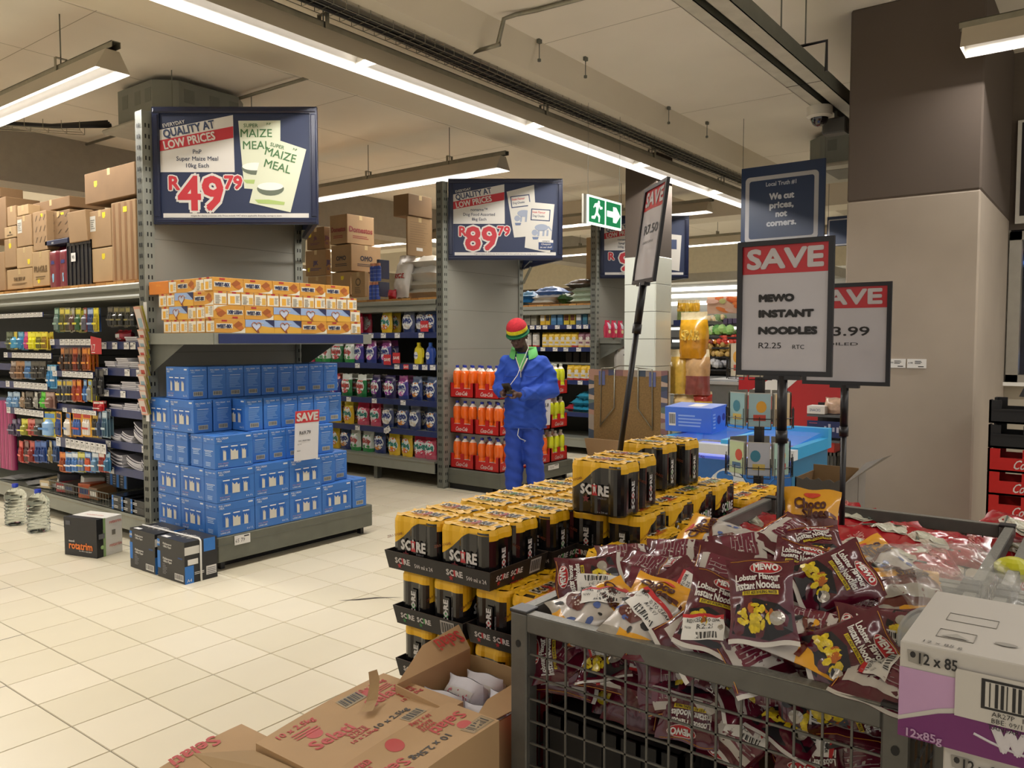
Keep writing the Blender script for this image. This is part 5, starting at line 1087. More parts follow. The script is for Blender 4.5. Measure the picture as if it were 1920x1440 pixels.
g.add(vs_, [(i*4+j, i*4+j+1, (i+1)*4+j+1, (i+1)*4+j) for i in range(18) for j in range(3)], GRN, True); part('collar', g, man)
g = G(); g.add([(-.042, -.105, 1.345), (.042, -.105, 1.345), (.004, -.122, 1.235), (-.048, -.088, 1.39), (.048, -.088, 1.39)], [(0, 2, 1), (3, 0, 1, 4)], GRN); part('undershirt', g, man)
part('zip', G().tube([(-.052, -.10, 1.36), (.0, -.127, 1.23), (.004, -.136, 1.18)], .005, P('c9c2b0'), 6).tube([(.055, -.10, 1.35), (.004, -.128, 1.23)], .007, P('c9c2b0'), 6), man)
for x in (-.095, .095): part('pocket_flap', G().tube([(x-.055, -.118, 1.19), (x, -.138, 1.185), (x+.055, -.118, 1.19)], .005, JKD, 6), man)
part('hem', G().tube([(.01+.195*cos(a), .02+.128*sin(a), .722) for a in [2*pi*i/24 for i in range(24)]], .008, JKD, 6, closed=True), man)
# trousers, hat, shoes
g = G(); rings(g, [(.70, .005, .02, .155, .105), (.82, .005, .02, .16, .11), (.93, .005, .02, .155, .105)])
limb(g, [(-.075, .02, .74, .105), (-.085, -.005, .5, .088), (-.09, .0, .25, .082), (-.095, .01, .09, .078)]); limb(g, [(.08, .02, .74, .105), (.095, -.02, .5, .088), (.11, .02, .25, .08), (.12, .03, .09, .076)])
obj('trousers', fuse(g, .012, [M('1f42a4', .75, 0, .07, 12, .12)], 3, lambda v: .008*max(0, sin(v.z*26+v.x*30+sin(v.y*20)))**2+.005*sin(v.z*60+v.x*24)), man)
part('drawstring', G().tube([(-.02, -.115, .72), (-.03, -.118, .66), (-.005, -.12, .63), (.02, -.118, .62), (.045, -.115, .61), (.03, -.117, .60)], .004, P('c9c8c4'), 6), man)
for x, y in ((-.1, -.03), (.125, -.01)):
    g = G(); limb(g, [(x, y+.06, .05, .045), (x, y-.06, .042, .045), (x, y-.14, .034, .036)]); obj('shoe', fuse(g, .01, [M('1a1718', .5)], 3), man)
RD = M('b0202c', .9, 0, .2, 60); YL = M('d8c91f', .9, 0, .2, 60); GN = M('12603a', .9, 0, .15, 60)
g = G(); N = 34; R_ = 22
for j in range(R_):
    for i in range(N):
        pass
vs_ = []
for j in range(R_+1):
    t_ = j/R_; zz = -.012+t_*.145; rr = (1-max(0, (t_-.28)/.72)**2.3)**.5
    for i in range(N*2):
        a = 2*pi*i/(N*2); k = 1+.035*(1 if (i+j) % 2 else -1)*(.6 if t_ < .97 else 0); vs_.append(H_(.094*rr*cos(a)*k, .012+.112*rr*sin(a)*k, .038+zz))
for j in range(R_): g.add(vs_[j*N*2:(j+2)*N*2], [(i, (i+1) % (N*2), N*2+(i+1) % (N*2), N*2+i) for i in range(N*2)], GN if j < 5 else (YL if j < 10 else RD), True)
part('knitted_hat', g, man)
part('hat_brim', G().tube([H_(.096*cos(a), .012+.114*sin(a), .03) for a in [2*pi*i/30 for i in range(30)]], .011, GN, 8, closed=True), man)
part('earphone_cable', G().tube([H_(.086, .0, -.01), H_(.088, -.02, -.05), Vector((.065, -.10, 1.44)), Vector((.035, -.125, 1.36)), Vector((.01, -.135, 1.30)), Vector((-.02, -.17, 1.2)), Vector((-.06, -.27, 1.12))], .0035, P('d8d4cc'), 6), man)
g = G(); R = Matrix.Rotation(radians(48), 3, 'X') @ Matrix.Rotation(radians(-8), 3, 'Y')
vs_ = [R @ Vector((x, y, z)) for z in (-.07, .07) for y in (-.005, .005) for x in (-.036, .036)]
g.add(vs_, [(0, 2, 3, 1), (4, 5, 7, 6), (0, 1, 5, 4), (2, 6, 7, 3), (0, 4, 6, 2), (1, 3, 7, 5)], M('2a241c', .25))
pm = Matrix.Rotation(radians(-66), 4, 'Z') @ PH
g.build('mobile_phone', None, (5.84+pm.x, 4.30+pm.y, pm.z+.012), (0, 0, radians(-66)), 'dark mobile phone held in both hands of the man', 'phone')
# ---------------------------------------------------------------- energy drink cans
YC = M('e3b010', .5, 0, .05, 10, coat=.06); CB = M('141314', .18, 0, 0, coat=.5)
def outline(r, dr=0):
    o = []
    p = .0655
    for cx, cy, a0, a1 in ((-p, -p/2, 150, 305), (0, -p/2, 235, 305), (p, -p/2, 235, 395), (p, p/2, 325, 485), (0, p/2, 55, 125), (-p, p/2, 55, 210)):
        k = max(2, round((a1-a0)/20))
        for i in range(k+1): a = radians(a0+(a1-a0)*i/k); o.append((cx+r*cos(a), cy+r*sin(a)))
    return o
def pack(acc, slanted=True):
    g = G(); A = M(acc, .3, noise=0); AD = P('c9c7c4')
    lv = [(.0, .029), (.006, .0325), (.05, .033), (.09, .033), (.115, .033), (.135, .0332), (.15, .033), (.158, .0305), (.166, .027)]
    O = [outline(r) for z, r in lv]; n = len(O[0])
    SL = lambda x, s_: .078+.075*smooth01((x*s_+.095)/.125)
    for j in range(len(lv)-1):
        z0, z1 = lv[j][0], lv[j+1][0]; zm = (z0+z1)/2
        for i in range(n):
            k = (i+1) % n; a, b = O[j][i], O[j][k]; c, d = O[j+1][k], O[j+1][i]; x, y = (a[0]+b[0])/2, (a[1]+b[1])/2
            s_ = 1 if y < 0 else -1
            if abs(x) < .09:        # long sides: slanted film edge
                if z0 >= .05 and z1 <= .15:
                    if z0 > .05: continue
                    za, zb = SL(a[0], s_), SL(b[0], s_); a, b = O[3][i], O[3][k]
                    g.add([(*a, .05), (*b, .05), (*b, zb), (*a, za)], [(0, 1, 2, 3)], CB, True); g.add([(*a, za), (*b, zb), (*b, .15), (*a, .15)], [(0, 1, 2, 3)], YC, True); continue
                yel = zm > .14 and not (x*s_ > .036 and zm < .162)
            else: yel = (zm > .132) if abs(y) > .012 else zm > .140
            g.add([(*a, z0), (*b, z0), (*c, z1), (*d, z1)], [(0, 1, 2, 3)], YC if yel else CB, True)
    T = O[-1]; rg = [1, .86, .7, .52, .34, .16]; vs_ = []
    def zt(x, y):
        d = min(hypot(x-cx, y-cy) for cx in (-.0655, 0, .0655) for cy in (-.03275, .03275))
        return .1665+(.0035 if .019 < d < .027 else 0)-(.004*smooth01((d-.027)/.01))
    for q in rg:
        for x, y in T: vs_.append((x*q, y*q, zt(x*q, y*q)))
    for j in range(len(rg)-1):
        for i in range(n):
            k = (i+1) % n; f = [vs_[j*n+i], vs_[j*n+k], vs_[(j+1)*n+k], vs_[(j+1)*n+i]]; mx = sum(v[0] for v in f)/4; my = sum(v[1] for v in f)/4
            g.add(f, [(0, 1, 2, 3)], CB if (abs(my) < .011 and abs(mx) > .074) else YC, True)
    g.add(vs_[-n:], [tuple(range(n))], YC)
    S = plane((0, 0, .1715), (1, 0, 0), (0, 1, 0))
    g.text('SCORE', S, 0, .004, .036, P('d8d2c0'), w=-.115, bold=.09, d=0, res=1); g.text('SCORE', S, 0, .004, .030, INK, w=-.105, bold=.04, d=.0006, res=1); g.poly(S, [(.006, -.02), (.016, 0), (.006, .02), (-.006, .02), (-.0, .0), (-.008, -.02)], A, .0011); g.text('ENERGY', S, 0, -.026, .012, A, w=.07, bold=.03, d=.0006, res=1)
    for s_ in (-1, 1):
        S = plane((0, s_*.0675*-1*-1, 0), (-s_, 0, 0), (0, 0, 1))
        g.text('SC', S, -.030, .080, .030, AD, w=.038, bold=.05, d=.001, res=1); g.text('RE', S, .034, .080, .030, AD, w=.036, bold=.05, d=.001, res=1)
        g.poly(S, [(-.009, .096), (.011, .096), (.008, .078), (.012, .063), (-.008, .063), (-.005, .078)], A, .001); g.ell(S, .001, .0975, .0035, .0035, AD, .0015, 8, rings=1); g.poly(S, [(-.004, .091), (.005, .091), (.007, .068), (.002, .078), (-.002, .068)], AD, .0015)
        g.poly(S, [(-.03+.014*cos(a+1.57)*(1 if k % 2 == 0 else .45), .050+.014*sin(a+1.57)*(1 if k % 2 == 0 else .45)) for k, a in enumerate([2*pi*i/10 for i in range(10)])], P('6a2026') if acc != '2f8a3c' else P('1f5a2c'), .001)
        g.text('ENERGY', S, .03, .056, .006, P('77757a'), d=.001, res=1); g.text('6 x 500 ml', S, .03, .012, .006, P('8f8d90'), d=.001, res=1); g.text('ZERO SUGAR', S, -.078, .104, .008, P('7a3a1c'), d=.0005, bold=.02, rot=.3, res=1) 
        S = plane((s_*.0992, s_*.0327, 0), (0, s_, 0), (0, 0, 1))
        g.rect(S, -.045, -.02, .018, .115, CB, .0); R_ = lambda x, y, d=0, S=S: S(-.033-y, x, d)
        g.text('SCORE', R_, .065, 0, .017, AD, w=-.085, bold=.06, d=.0012, res=1); g.rect(S, -.041, -.025, .055, .07, A, .0008)
        g.text('NUTRITION', lambda x, y, d=0, S=S: S(-.008-y, x, d), .07, 0, .005, P('8f8d90'), d=.0010, res=1)
    return g.mesh('can_pack')
PK = {'r': pack('b3202a'), 'g': pack('2f8a3c')}; CG = 'shrink wrapped packs of black and yellow cans'
pcnt = [0]
def cans(x, y, z, o, c, lab, tilt=(0, 0)):
    return obj('can_pack', PK[c], None, (x, y, z), (tilt[0], tilt[1], o+random.uniform(-.03, .03)), lab, 'can pack', CG)
TB = M('1b1819', .5, 0, .06, 12)
def tray(acc):
    g = G(); L, D, h, f = .41, .272, .058, .010; t_ = .003; A = P(acc); W = P('c9c5c2')
    b = [(-L/2, -D/2), (L/2, -D/2), (L/2, D/2), (-L/2, D/2)]; tp = [(x+(f if x > 0 else -f), y+(f if y > 0 else -f)) for x, y in b]
    for i in range(4):
        k = (i+1) % 4; g.quad((*b[i], 0), (*b[k], 0), (*tp[k], h), (*tp[i], h), TB); q = [(p[0]*.985, p[1]*.98) for p in (tp[i], tp[k])]; g.quad((*q[0], h), (*q[1], h), (b[k][0]*.985, b[k][1]*.98, .002), (b[i][0]*.985, b[i][1]*.98, .002), TB); g.quad((*tp[i], h), (*tp[k], h), (*q[1], h), (*q[0], h), M('4a3a30', .8))
    g.quad((*b[3], .001), (*b[2], .001), (*b[1], .001), (*b[0], .001), TB)
    for s_ in (-1, 1):
        S = plane((0, s_*-D/2, 0), (s_, 0, 0), (0, s_*-f, h)); h1 = 1
        for x in (-.14, .075):
            T = lambda a, c, d=0, S=S, x=x: S(x+a, c/h, d)
            g.text('SC', T, -.016, .032, .018, W, bold=.05, d=.001, res=1); g.text('RE', T, .020, .032, .018, W, bold=.05, d=.001, res=1); g.rect(T, -.003, .006, .022, .042, A, .001); g.poly(T, [(-.014+.010*cos(a+1.57)*(1 if k % 2 == 0 else .45), .015+.010*sin(a+1.57)*(1 if k % 2 == 0 else .45)) for k, a in enumerate([2*pi*i/10 for i in range(10)])], A, .0012)
        for x in (-.05, .16): g.text('500 ml x 24', lambda a, c, d=0, S=S, x=x: S(x+a, c/h, d), 0, .026, .013, W, bold=.02, d=.001, w=.075, res=1)
        S = plane((s_*L/2, 0, 0), (0, s_, 0), (s_*f, 0, h))
        for x in (-.085, -.015):
            T = lambda a, c, d=0, S=S, x=x: S(x+a, c/h, d)
            g.text('SC', T, -.015, .032, .016, W, bold=.05, d=.001, res=1); g.text('RE', T, .018, .032, .016, W, bold=.05, d=.001, res=1); g.rect(T, -.003, .006, .024, .041, A, .001); g.poly(T, [(-.014+.009*cos(a+1.57)*(1 if k % 2 == 0 else .45), .016+.009*sin(a+1.57)*(1 if k % 2 == 0 else .45)) for k, a in enumerate([2*pi*i/10 for i in range(10)])], A, .0012)
        g.barcode(lambda a, c, d=0, S=S: S(a, c/h, d), .055, .11, .008, .052, P('a9a5a0'), d=.0008)
    return g.mesh('can_tray')
TR = {'r': tray('a8232c'), 'g': tray('2f7a3c')}
def stack(x, y, z, o, c, desc, cs=None, skip=()):
    """tray with four packs; o 0: long side along X, 1: along Y; (x, y) centre"""
    rz = pi/2*o
    obj('can_tray', TR[c], None, (x, y, z), (0, 0, rz if o == 0 else -pi/2), 'black cardboard can tray, '+desc, 'can tray', 'black trays under the can packs')
    for k, (a, b) in enumerate(((-1, -1), (1, -1), (-1, 1), (1, 1))):
        if k in skip: continue
        dx, dy = a*.101, b*.067
        if o: dx, dy = dy, dx
        cc = (cs or c*4)[k]; nx_ = ['near left', 'near right', 'far left', 'far right'][{(-1, -1): 1, (1, -1): 3, (-1, 1): 0, (1, 1): 2}[(1 if dx > 0 else -1, 1 if dy > 0 else -1)]]
        cans(x+dx, y+dy, z+.004, -pi/2 if o else 0, cc, '%s pack of %s marked cans, %s' % (nx_, 'red' if cc == 'r' else 'green', desc))
stack(1.90, 1.625, .782, 1, 'r', 'top tray at the near corner of the pile'); stack(2.195, 1.61, .782, 1, 'g', 'second tray along the top'); stack(2.475, 1.60, .782, 1, 'g', 'third tray along the top')
stack(1.975, 1.665, .608, 0, 'g', 'tray right beneath the top corner tray'); stack(1.985, 1.665, .434, 0, 'g', 'second tray beneath the top corner tray'); stack(1.98, 1.665, .26, 0, 'r', 'third tray beneath the top corner tray'); stack(1.98, 1.665, .086, 0, 'r', 'lowest tray at the near corner')
stack(1.99, 1.375, .608, 0, 'r', 'tray beside the bin below the top'); stack(1.985, 1.375, .434, 0, 'g', 'second level tray beside the bin'); stack(1.985, 1.375, .26, 0, 'r', 'third level tray beside the bin'); stack(1.985, 1.375, .086, 0, 'r', 'lowest tray beside the bin')
stack(2.40, 1.665, .608, 0, 'g', 'hidden tray under the second top tray'); stack(2.40, 1.375, .608, 0, 'r', 'tray under the two loose packs'); stack(2.40, 1.30, .782, 0, 'r', 'tray holding the two loose packs', 'rrrr')
stack(2.83, 1.32, .782, 0, 'g', 'tray farther along behind the bin'); stack(2.83, 1.62, .782, 0, 'r', 'tray at the back of the pile'); stack(3.26, 1.28, .70, 0, 'r', 'last tray at the far end beside the bin'); stack(3.26, 1.57, .70, 0, 'r', 'last tray at the far end of the pile')
for x, nm_, z0 in ((2.4, 'nearest', .60), (2.83, 'middle', .775), (3.26, 'farthest', .693)): carton('%s dark carton base inside the pile of cans' % nm_, x-.2, x+.2, 1.2, 1.8, .09, z0, TB, tape=False, group='bases inside the pile of cans')
G().box(1.74, 3.48, 1.14, 1.84, 0, .085, M('6b4f30', .8)).box(1.735, 3.5, 1.135, 1.145, .03, .06, M('7a5c3a', .8)).build('pallet', None, label='low wooden pallet under the pile of cans', cat='pallet')
cans(2.20, 1.295, .956, -pi/2, 'r', 'loose pack of red marked cans standing on top, nearest of the raised ones'); cans(2.345, 1.31, .956, -pi/2, 'r', 'loose pack of red marked cans behind the nearest raised one')
cans(2.69, 1.40, .956, -pi/2, 'g', 'loose pack of green marked cans, raised, left of the farthest'); cans(2.84, 1.38, .956, -pi/2, 'g', 'farthest raised pack of green marked cans')
cans(2.08, 1.20, .705, 0, 'r', 'pack of cans tipped against the rim of the bin', (.10, .05)); cans(2.32, 1.20, .72, 0, 'r', 'tipped yellow topped pack between bin and raised packs', (.12, -.04)); cans(2.56, 1.20, .72, 0, 'r', 'second tipped pack along the rim of the bin', (.1, .03))
for x, nm_ in ((2.08, 'nearest'), (2.32, 'middle'), (2.56, 'farthest')): carton('%s dark carton wedged under the tipped cans' % nm_, x-.1, x+.1, 1.125, 1.22, .086, .69, TB, tape=False, group='cartons wedged under the tipped cans')
# ---------------------------------------------------------------- sugar cartons in the foreground
RP = P('b8403c'); KP = P('3a322c')
def selati(S, x, y, rot, s=1, g=None):
    c_, s_ = cos(rot), sin(rot); R = lambda a, b, d=0: S(x+(a*c_-b*s_)*s, y+(a*s_+b*c_)*s, d)
    g.ell(R, -.02, .05, .024, .024, RP, .0008, 18); g.text('Selati', R, 0, 0, .045, RP, w=-.135, bold=.03, d=.001); g.text('WHITE', R, .055, -.035, .014, RP, bold=.03, d=.001); g.text('SUGAR', R, .055, -.053, .014, RP, bold=.03, d=.001); g.text('10 x 2.5kg', R, .05, -.075, .015, RP, bold=.03, d=.001)
def big_carton(name_lab, x0, x1, y0, y1, z1, prints, droop=.0):
    g = G(); S = plane((x0, y0, z1), (1, 0, 0), (0, 1, 0)); W_, D = x1-x0, y1-y0
    TS_ = lambda a, b, d=0: S(a, b, d)+Vector((0, 0, -.012*sin(pi*a/W_)*sin(pi*b/D)-droop*(1-a/W_)**2))
    g.grid(TS_, 0, W_, 0, D, 10, 8, KRAFT_)
    for i in range(10):
        for b, fl_ in ((0, 0), (D, 1)):
            a0, a1 = W_*i/10, W_*(i+1)/10; q = [TS_(a0, b), TS_(a1, b), Vector((x0+a1, y0+b, 0)), Vector((x0+a0, y0+b, 0))]; g.add(q, [(0, 1, 2, 3) if fl_ else (3, 2, 1, 0)], KRAFT_)
    for j in range(8):
        for a in (0, W_): b0, b1 = D*j/8, D*(j+1)/8; g.add([TS_(a, b0), TS_(a, b1), Vector((x0+a, y0+b1, 0)), Vector((x0+a, y0+b0, 0))], [(0, 1, 2, 3)], KRAFT_)
    prints(g, TS_, W_, D); return g.build('sugar_carton', None, label=name_lab, cat='carton')
KRAFT_ = M('b3936c', .75, 0, .07, 5, .05)
def p1(g, T, W_, D):
    rt = -pi/2
    Q = lambda a, b, d=0: T(W_*.5+b, D*.5-a, d)          # print rotated to read from the left
    Q = lambda a, b, d=0: T(a, b, d)
    def at(x, y, r): 
        return lambda a, b, d=0: T(x+a*cos(r)-b*sin(r), y+a*sin(r)+b*cos(r), d)
    selati(T, .12, .16, 0, .85, g); selati(T, W_-.085, .195, 0, .8, g)
    g.text('10 x 2.5kg', at(.255, .10, 0), 0, 0, .018, KP, bold=.03, d=.001); g.text('10 x 2.5kg', at(.09, D-.03, 0), 0, 0, .018, RP, bold=.03, d=.001); g.lines(T, .06, .13, D-.075, D-.045, 3, RP, rg=.3)
    g.barcode(T, .22, .29, D-.06, D-.02, P('9a8a6c')); g.barcode(T, .26, .32, .045, .08, P('9a8a6c')); g.text('10 x 2.5kg', at(.33, D-.03, 0), 0, 0, .016, RP, bold=.03, d=.001)
    g.lines(T, .32, .37, D-.07, D-.045, 3, RP)
big_carton('flat topped sugar carton with red Selati print in the foreground'.replace(' Selati', ''), 1.08, 1.485, 1.28, 1.565, .60, p1, .03)
def p2(g, T, W_, D):
    def at(x, y, r): return lambda a, b, d=0: T(x+a*cos(r)-b*sin(r), y+a*sin(r)+b*cos(r), d)
    U = lambda x, y, s: selati(lambda a, b, d=0: T(x-a, y-b, d), 0, 0, 0, s, g)
    U(.31, .095, .72); U(.10, .07, .72); g.ell(T, .17, D-.03, .022, .022, RP, .0008, 18); g.text('REDUCED', at(.045, D-.03, 0), 0, 0, .016, RP, bold=.03, d=.001); g.text('10 x 2.5kg', at(.215, .06, pi), 0, 0, .02, KP, bold=.03, d=.001)
    g.rect(T, .30, .375, .008, .05, P('8f7a58'), .0006); g.barcode(T, .305, .37, .012, .046, P('a08a66'), d=.001)
big_carton('sugar carton with upside down red print beside the nearest bin', 1.04, 1.42, 1.115, 1.272, .625, p2, .02)
def p3(g, T, W_, D):
    g.text('Selati', lambda a, b, d=0: T(.22-a, .2-b, d), 0, 0, .04, RP, w=-.12, bold=.03, d=.001); g.lines(T, .08, .16, .14, .19, 4, RP, rg=.3); g.text('10 x 2', lambda a, b, d=0: T(.10-a, .12-b, d), 0, 0, .02, RP, bold=.03, d=.001)
big_carton('lower sugar carton at the left of the foreground boxes', .84, 1.2, 1.585, 1.80, .50, p3, .05)
t = thing('open_carton', 'open empty carton with a raised flap at the bottom edge of the picture', 'carton', (.95, 1.36, .0)); g = G()
for a, b, c, d in ((0, .004, 0, .2), (0, .12, .196, .2), (0, .12, 0, .004), (.116, .12, 0, .2)): g.box(a, b, c, d, 0, .56, KRAFT_)
g.box(0, .12, 0, .2, .30, .304, KRAFTD); part('carton_body', g, t)
part('flap', G().add([(-.03, .2, .615), (.12, .2, .56), (.13, 0, .56), (.0, .0, .56), (-.03, .2, .612), (.12, .2, .557), (.13, 0, .557), (.0, .0, .557)], [(0, 1, 2, 3), (7, 6, 5, 4), (0, 3, 7, 4)], KRAFTL), t)
# open sugar box
t = thing('open_sugar_carton', 'torn open sugar carton with white and blue sugar packs inside', 'carton', (1.43, 1.16, 0)); g = G(); W_, D = .295, .30
def wall(p0, p1, hs, nm, jag=0):
    g = G(); n = 8; r = random.Random(len(nm)+int(p0[0]*100)); a = Vector((*p0, 0)); b = Vector((*p1, 0)); nn = Vector((b.y-a.y, a.x-b.x, 0)).normalized()*.004
    for i in range(n):
        q0, q1 = a.lerp(b, i/n), a.lerp(b, (i+1)/n); h0 = hs[0]+(hs[1]-hs[0])*i/n; h1 = hs[0]+(hs[1]-hs[0])*(i+1)/n; j0, j1 = (jag*r.uniform(-1, 1) for _ in (0, 1))
        t0, t1 = q0+Vector((0, 0, h0+(j0 if i else 0))), q1+Vector((0, 0, h1+j1*0)); g.add([q0, q1, t1, t0, q0+nn, q1+nn, t1+nn, t0+nn], [(3, 2, 1, 0), (4, 5, 6, 7), (0, 1, 5, 4), (2, 3, 7, 6), (3, 0, 4, 7), (1, 2, 6, 5)], KRAFT_ if jag == 0 else KRAFTL)
    return part(nm, g, t)
wall((0, D), (0, 0), (.615, .59), 'side_wall'); wall((0, 0), (W_, 0), (.59, .585), 'side_wall'); wall((W_, 0), (W_, D), (.60, .60), 'side_wall', .006); wall((W_, D), (0, D), (.62, .615), 'side_wall')
part('flap', G().add([(.0, D, .615), (W_, D, .62), (W_+.03, D+.07, .665), (.16, D+.06, .655), (.0, D, .612), (W_, D, .617), (W_+.03, D+.07, .662), (.16, D+.06, .652)], [(3, 2, 1, 0), (4, 5, 6, 7), (2, 3, 7, 6)], KRAFT_), t)
g = G(); T = plane((W_+.01, D+.055, .659), (-1, 0, .0), (0, -1, -.6)); g.text('Selati', T, .06, .02, .035, RP, w=-.1, bold=.03, d=.002); part('flap_print', g, t)
g = G(); vs_ = [(.0, 0, .588), (.12, -.01, .60), (.2, .02, .612), (.295, .0, .60), (.24, .085, .60), (.10, .08, .598), (.03, .05, .594)]; g.poly(lambda a, b, d=0: Vector((a, b, .6-d)), [(v[0], v[1]) for v in vs_], KRAFTL, 0); g.poly(lambda a, b, d=0: Vector((a, b, .598+d)), [(v[0], v[1]) for v in vs_][::-1], KRAFTL, 0); part('torn_flap', g, t)
S = plane((-.0005, D, 0), (0, -1, 0), (0, 0, 1)); g = G(); g.ell(S, .06, .54, .018, .026, RP, .001); g.ell(S, .13, .555, .012, .012, RP, .001); part('side_print', g, t)
sg = M('c9c9d4', .4, 0, .03); 
def sp(g, S):
    g.rect(S, -.045, .045, .13, .165, P('b9b6b4'), .001, 4); g.text('Selati', S, 0, .15, .025, P('b04a5c'), w=.07, d=.002); g.lines(S, -.045, .045, .03, .12, 8, P('7a7fa8'), d=.001, rg=.3)
sm_ = bag(.12, .185, .075, 'brick', 70, sg, sg, sp, 10, 12, .003).mesh('sugar_pack')
for k, (x, y, rz, z) in enumerate(((1.515, 1.375, -1.45, .405), (1.605, 1.372, -1.6, .41), (1.675, 1.365, -1.5, .40), (1.52, 1.24, -1.5, .40), (1.61, 1.235, -1.62, .40))):
    obj('sugar_pack', sm_, None, (x, y, z), (0, 0, rz), 'white and blue paper sugar pack in the torn carton, %s' % ['left back', 'middle back', 'right back', 'left front', 'middle front'][k], 'sugar pack', 'sugar packs in the torn carton')
carton('carton beneath the sugar packs', 1.44, 1.715, 1.17, 1.45, .005, .395, KRAFTD)
part('loose_shred', G().tube([(1.36, 1.47, .605), (1.375, 1.465, .615), (1.40, 1.475, .635), (1.41, 1.485, .655)], .008, KRAFTL, 4), None) if 0 else G().add([(1.30, 1.45, .594), (1.32, 1.43, .596), (1.36, 1.455, .604), (1.395, 1.485, .635), (1.40, 1.50, .655), (1.375, 1.505, .655), (1.365, 1.49, .63), (1.335, 1.47, .602)], [(0, 1, 2, 7), (7, 2, 3, 6), (6, 3, 4, 5)], KRAFTL).build('cardboard_shred', None, label='curled torn shred of cardboard on the flat carton', cat='cardboard')
# ---------------------------------------------------------------- mesh dump bins
FR = M('5c5b57', .42, .35, .12, 25); FRL = M('77766f', .4, .3, .25, 160)
def dumpbin(label, x0, x1, y0, y1, sides, red=False):
    t = thing('mesh_bin', label, 'bin', (0, 0, 0)); h = .88; w_ = .045
    for x in (x0, x1-w_):
        for y in (y0, y1-w_):
            g = G(); g.cbox(x, x+w_, y, y+w_, 0, h-.004, FR, .003); g.ell(plane((x-.0006, y+w_/2, 0), (0, -1, 0), (0, 0, 1)), 0, h-.075, .007, .009, DARK, .0008, 10); p_ = part('corner_post', g, t)
            part('cap', G().cbox(x-.002, x+w_+.002, y-.002, y+w_+.002, h-.004, h+.004, BLK, .002), p_)
    for a, b, c, d in ((x0+w_, x1-w_, y0, y0+.03), (x0+w_, x1-w_, y1-.03, y1), (x0, x0+.03, y0+w_, y1-w_), (x1-.03, x1, y0+w_, y1-w_)):
        g = G(); g.cbox(a, b, c, d, h-.045, h-.002, FR, .003); g.box(a, b, c+.002, d-.002, h-.0025, h-.001, FRL); part('top_rail', g, t); part('lower_rail', G().cbox(a, b, c, d, .12, .155, FR, .003), t)
    def panel(x, y, ux, L):
        g = G(); n = round(L/.052); hz = round(.68/.052)
        for k in range(n+1): q = L*k/n; g.bar((x+ux[0]*q, y+ux[1]*q, .15), (x+ux[0]*q, y+ux[1]*q, h-.04), .0042, .0042, FR, (ux[0], ux[1], 0))
        for k in range(hz+1): z = .155+(h-.2)*k/hz; g.bar((x, y, z), (x+ux[0]*L, y+ux[1]*L, z), .0042, .0042, FR)
        part('wire_panel', g, t)
    if 'L' in sides: panel(x0+.012, y0+w_, (0, 1), y1-y0-2*w_)
    if 'R' in sides: panel(x1-.012, y0+w_, (0, 1), y1-y0-2*w_)
    if 'F' in sides: panel(x0+w_, y0+.012, (1, 0), x1-x0-2*w_)
    if 'B' in sides: panel(x0+w_, y1-.012, (1, 0), x1-x0-2*w_)
    part('floor_panel', G().box(x0+.01, x1-.01, y0+.01, y1-.01, .14, .15, FR), t)
    return t
bA = dumpbin('grey wire mesh bin full of maroon noodle packs in the foreground', 1.45, 2.29, .26, 1.105, 'LFB')
bB = dumpbin('grey wire mesh bin of red packets behind the noodle bin', 2.305, 3.16, .26, 1.105, 'RFB')
bC = dumpbin('mesh bin with a red front panel at the right edge', 1.45, 2.29, -.62, .225, 'F'); bD = dumpbin('mesh bin with red packets at the far right edge', 2.305, 3.16, -.62, .225, 'R')
for t, x0, x1 in ((bA, 1.47, 2.29), (bB, 2.305, 3.15)): part('red_board', G().box(x0, x1, 1.1065, 1.113, .1, .875, P('a3262c', .4)), t)
g = G(); g.box(1.446, 1.452, -.58, .18, .15, .845, P('a31d20', .4)); S = plane((1.4455, .18, 0), (0, -1, 0), (0, 0, 1)); g.ell(S, .20, .56, .15, .15, P('b9b3bd', .4), .001, 30); part('red_board', g, bC)
part('shelf_plate', G().box(1.5, 2.26, -.58, .18, .80, .81, FR), bC); part('shelf_plate', G().box(1.5, 2.26, .31, 1.06, .60, .61, DARK), bA) if 0 else None
for k, (y0, y1, z) in enumerate(((.70, 1.04, .16), (.70, 1.04, .40), (.33, .68, .16))):
    g = crate(.36, y1-y0, .235, DARK, ribs=7); g.build('black_crate', None, (1.505, y0, z), label=['black ribbed crate at the bottom left inside the noodle bin', 'upper black ribbed crate inside the noodle bin', 'black ribbed crate at the bottom right inside the noodle bin'][k], cat='crate')
carton('plain carton filling the inside of the noodle bin', 1.90, 2.24, .33, 1.04, .151, .62, KRAFTD, tape=False); carton('carton under the noodle packs inside the bin', 1.50, 1.88, .34, .68, .396, .50, KRAFTD, tape=False)
carton('carton under the red packets in the rear bin', 2.37, 3.08, .33, 1.04, .151, .66, KRAFTD, tape=False); carton('carton in the far right bin', 2.4, 3.05, -.55, .15, .151, .70, KRAFTD, tape=False)
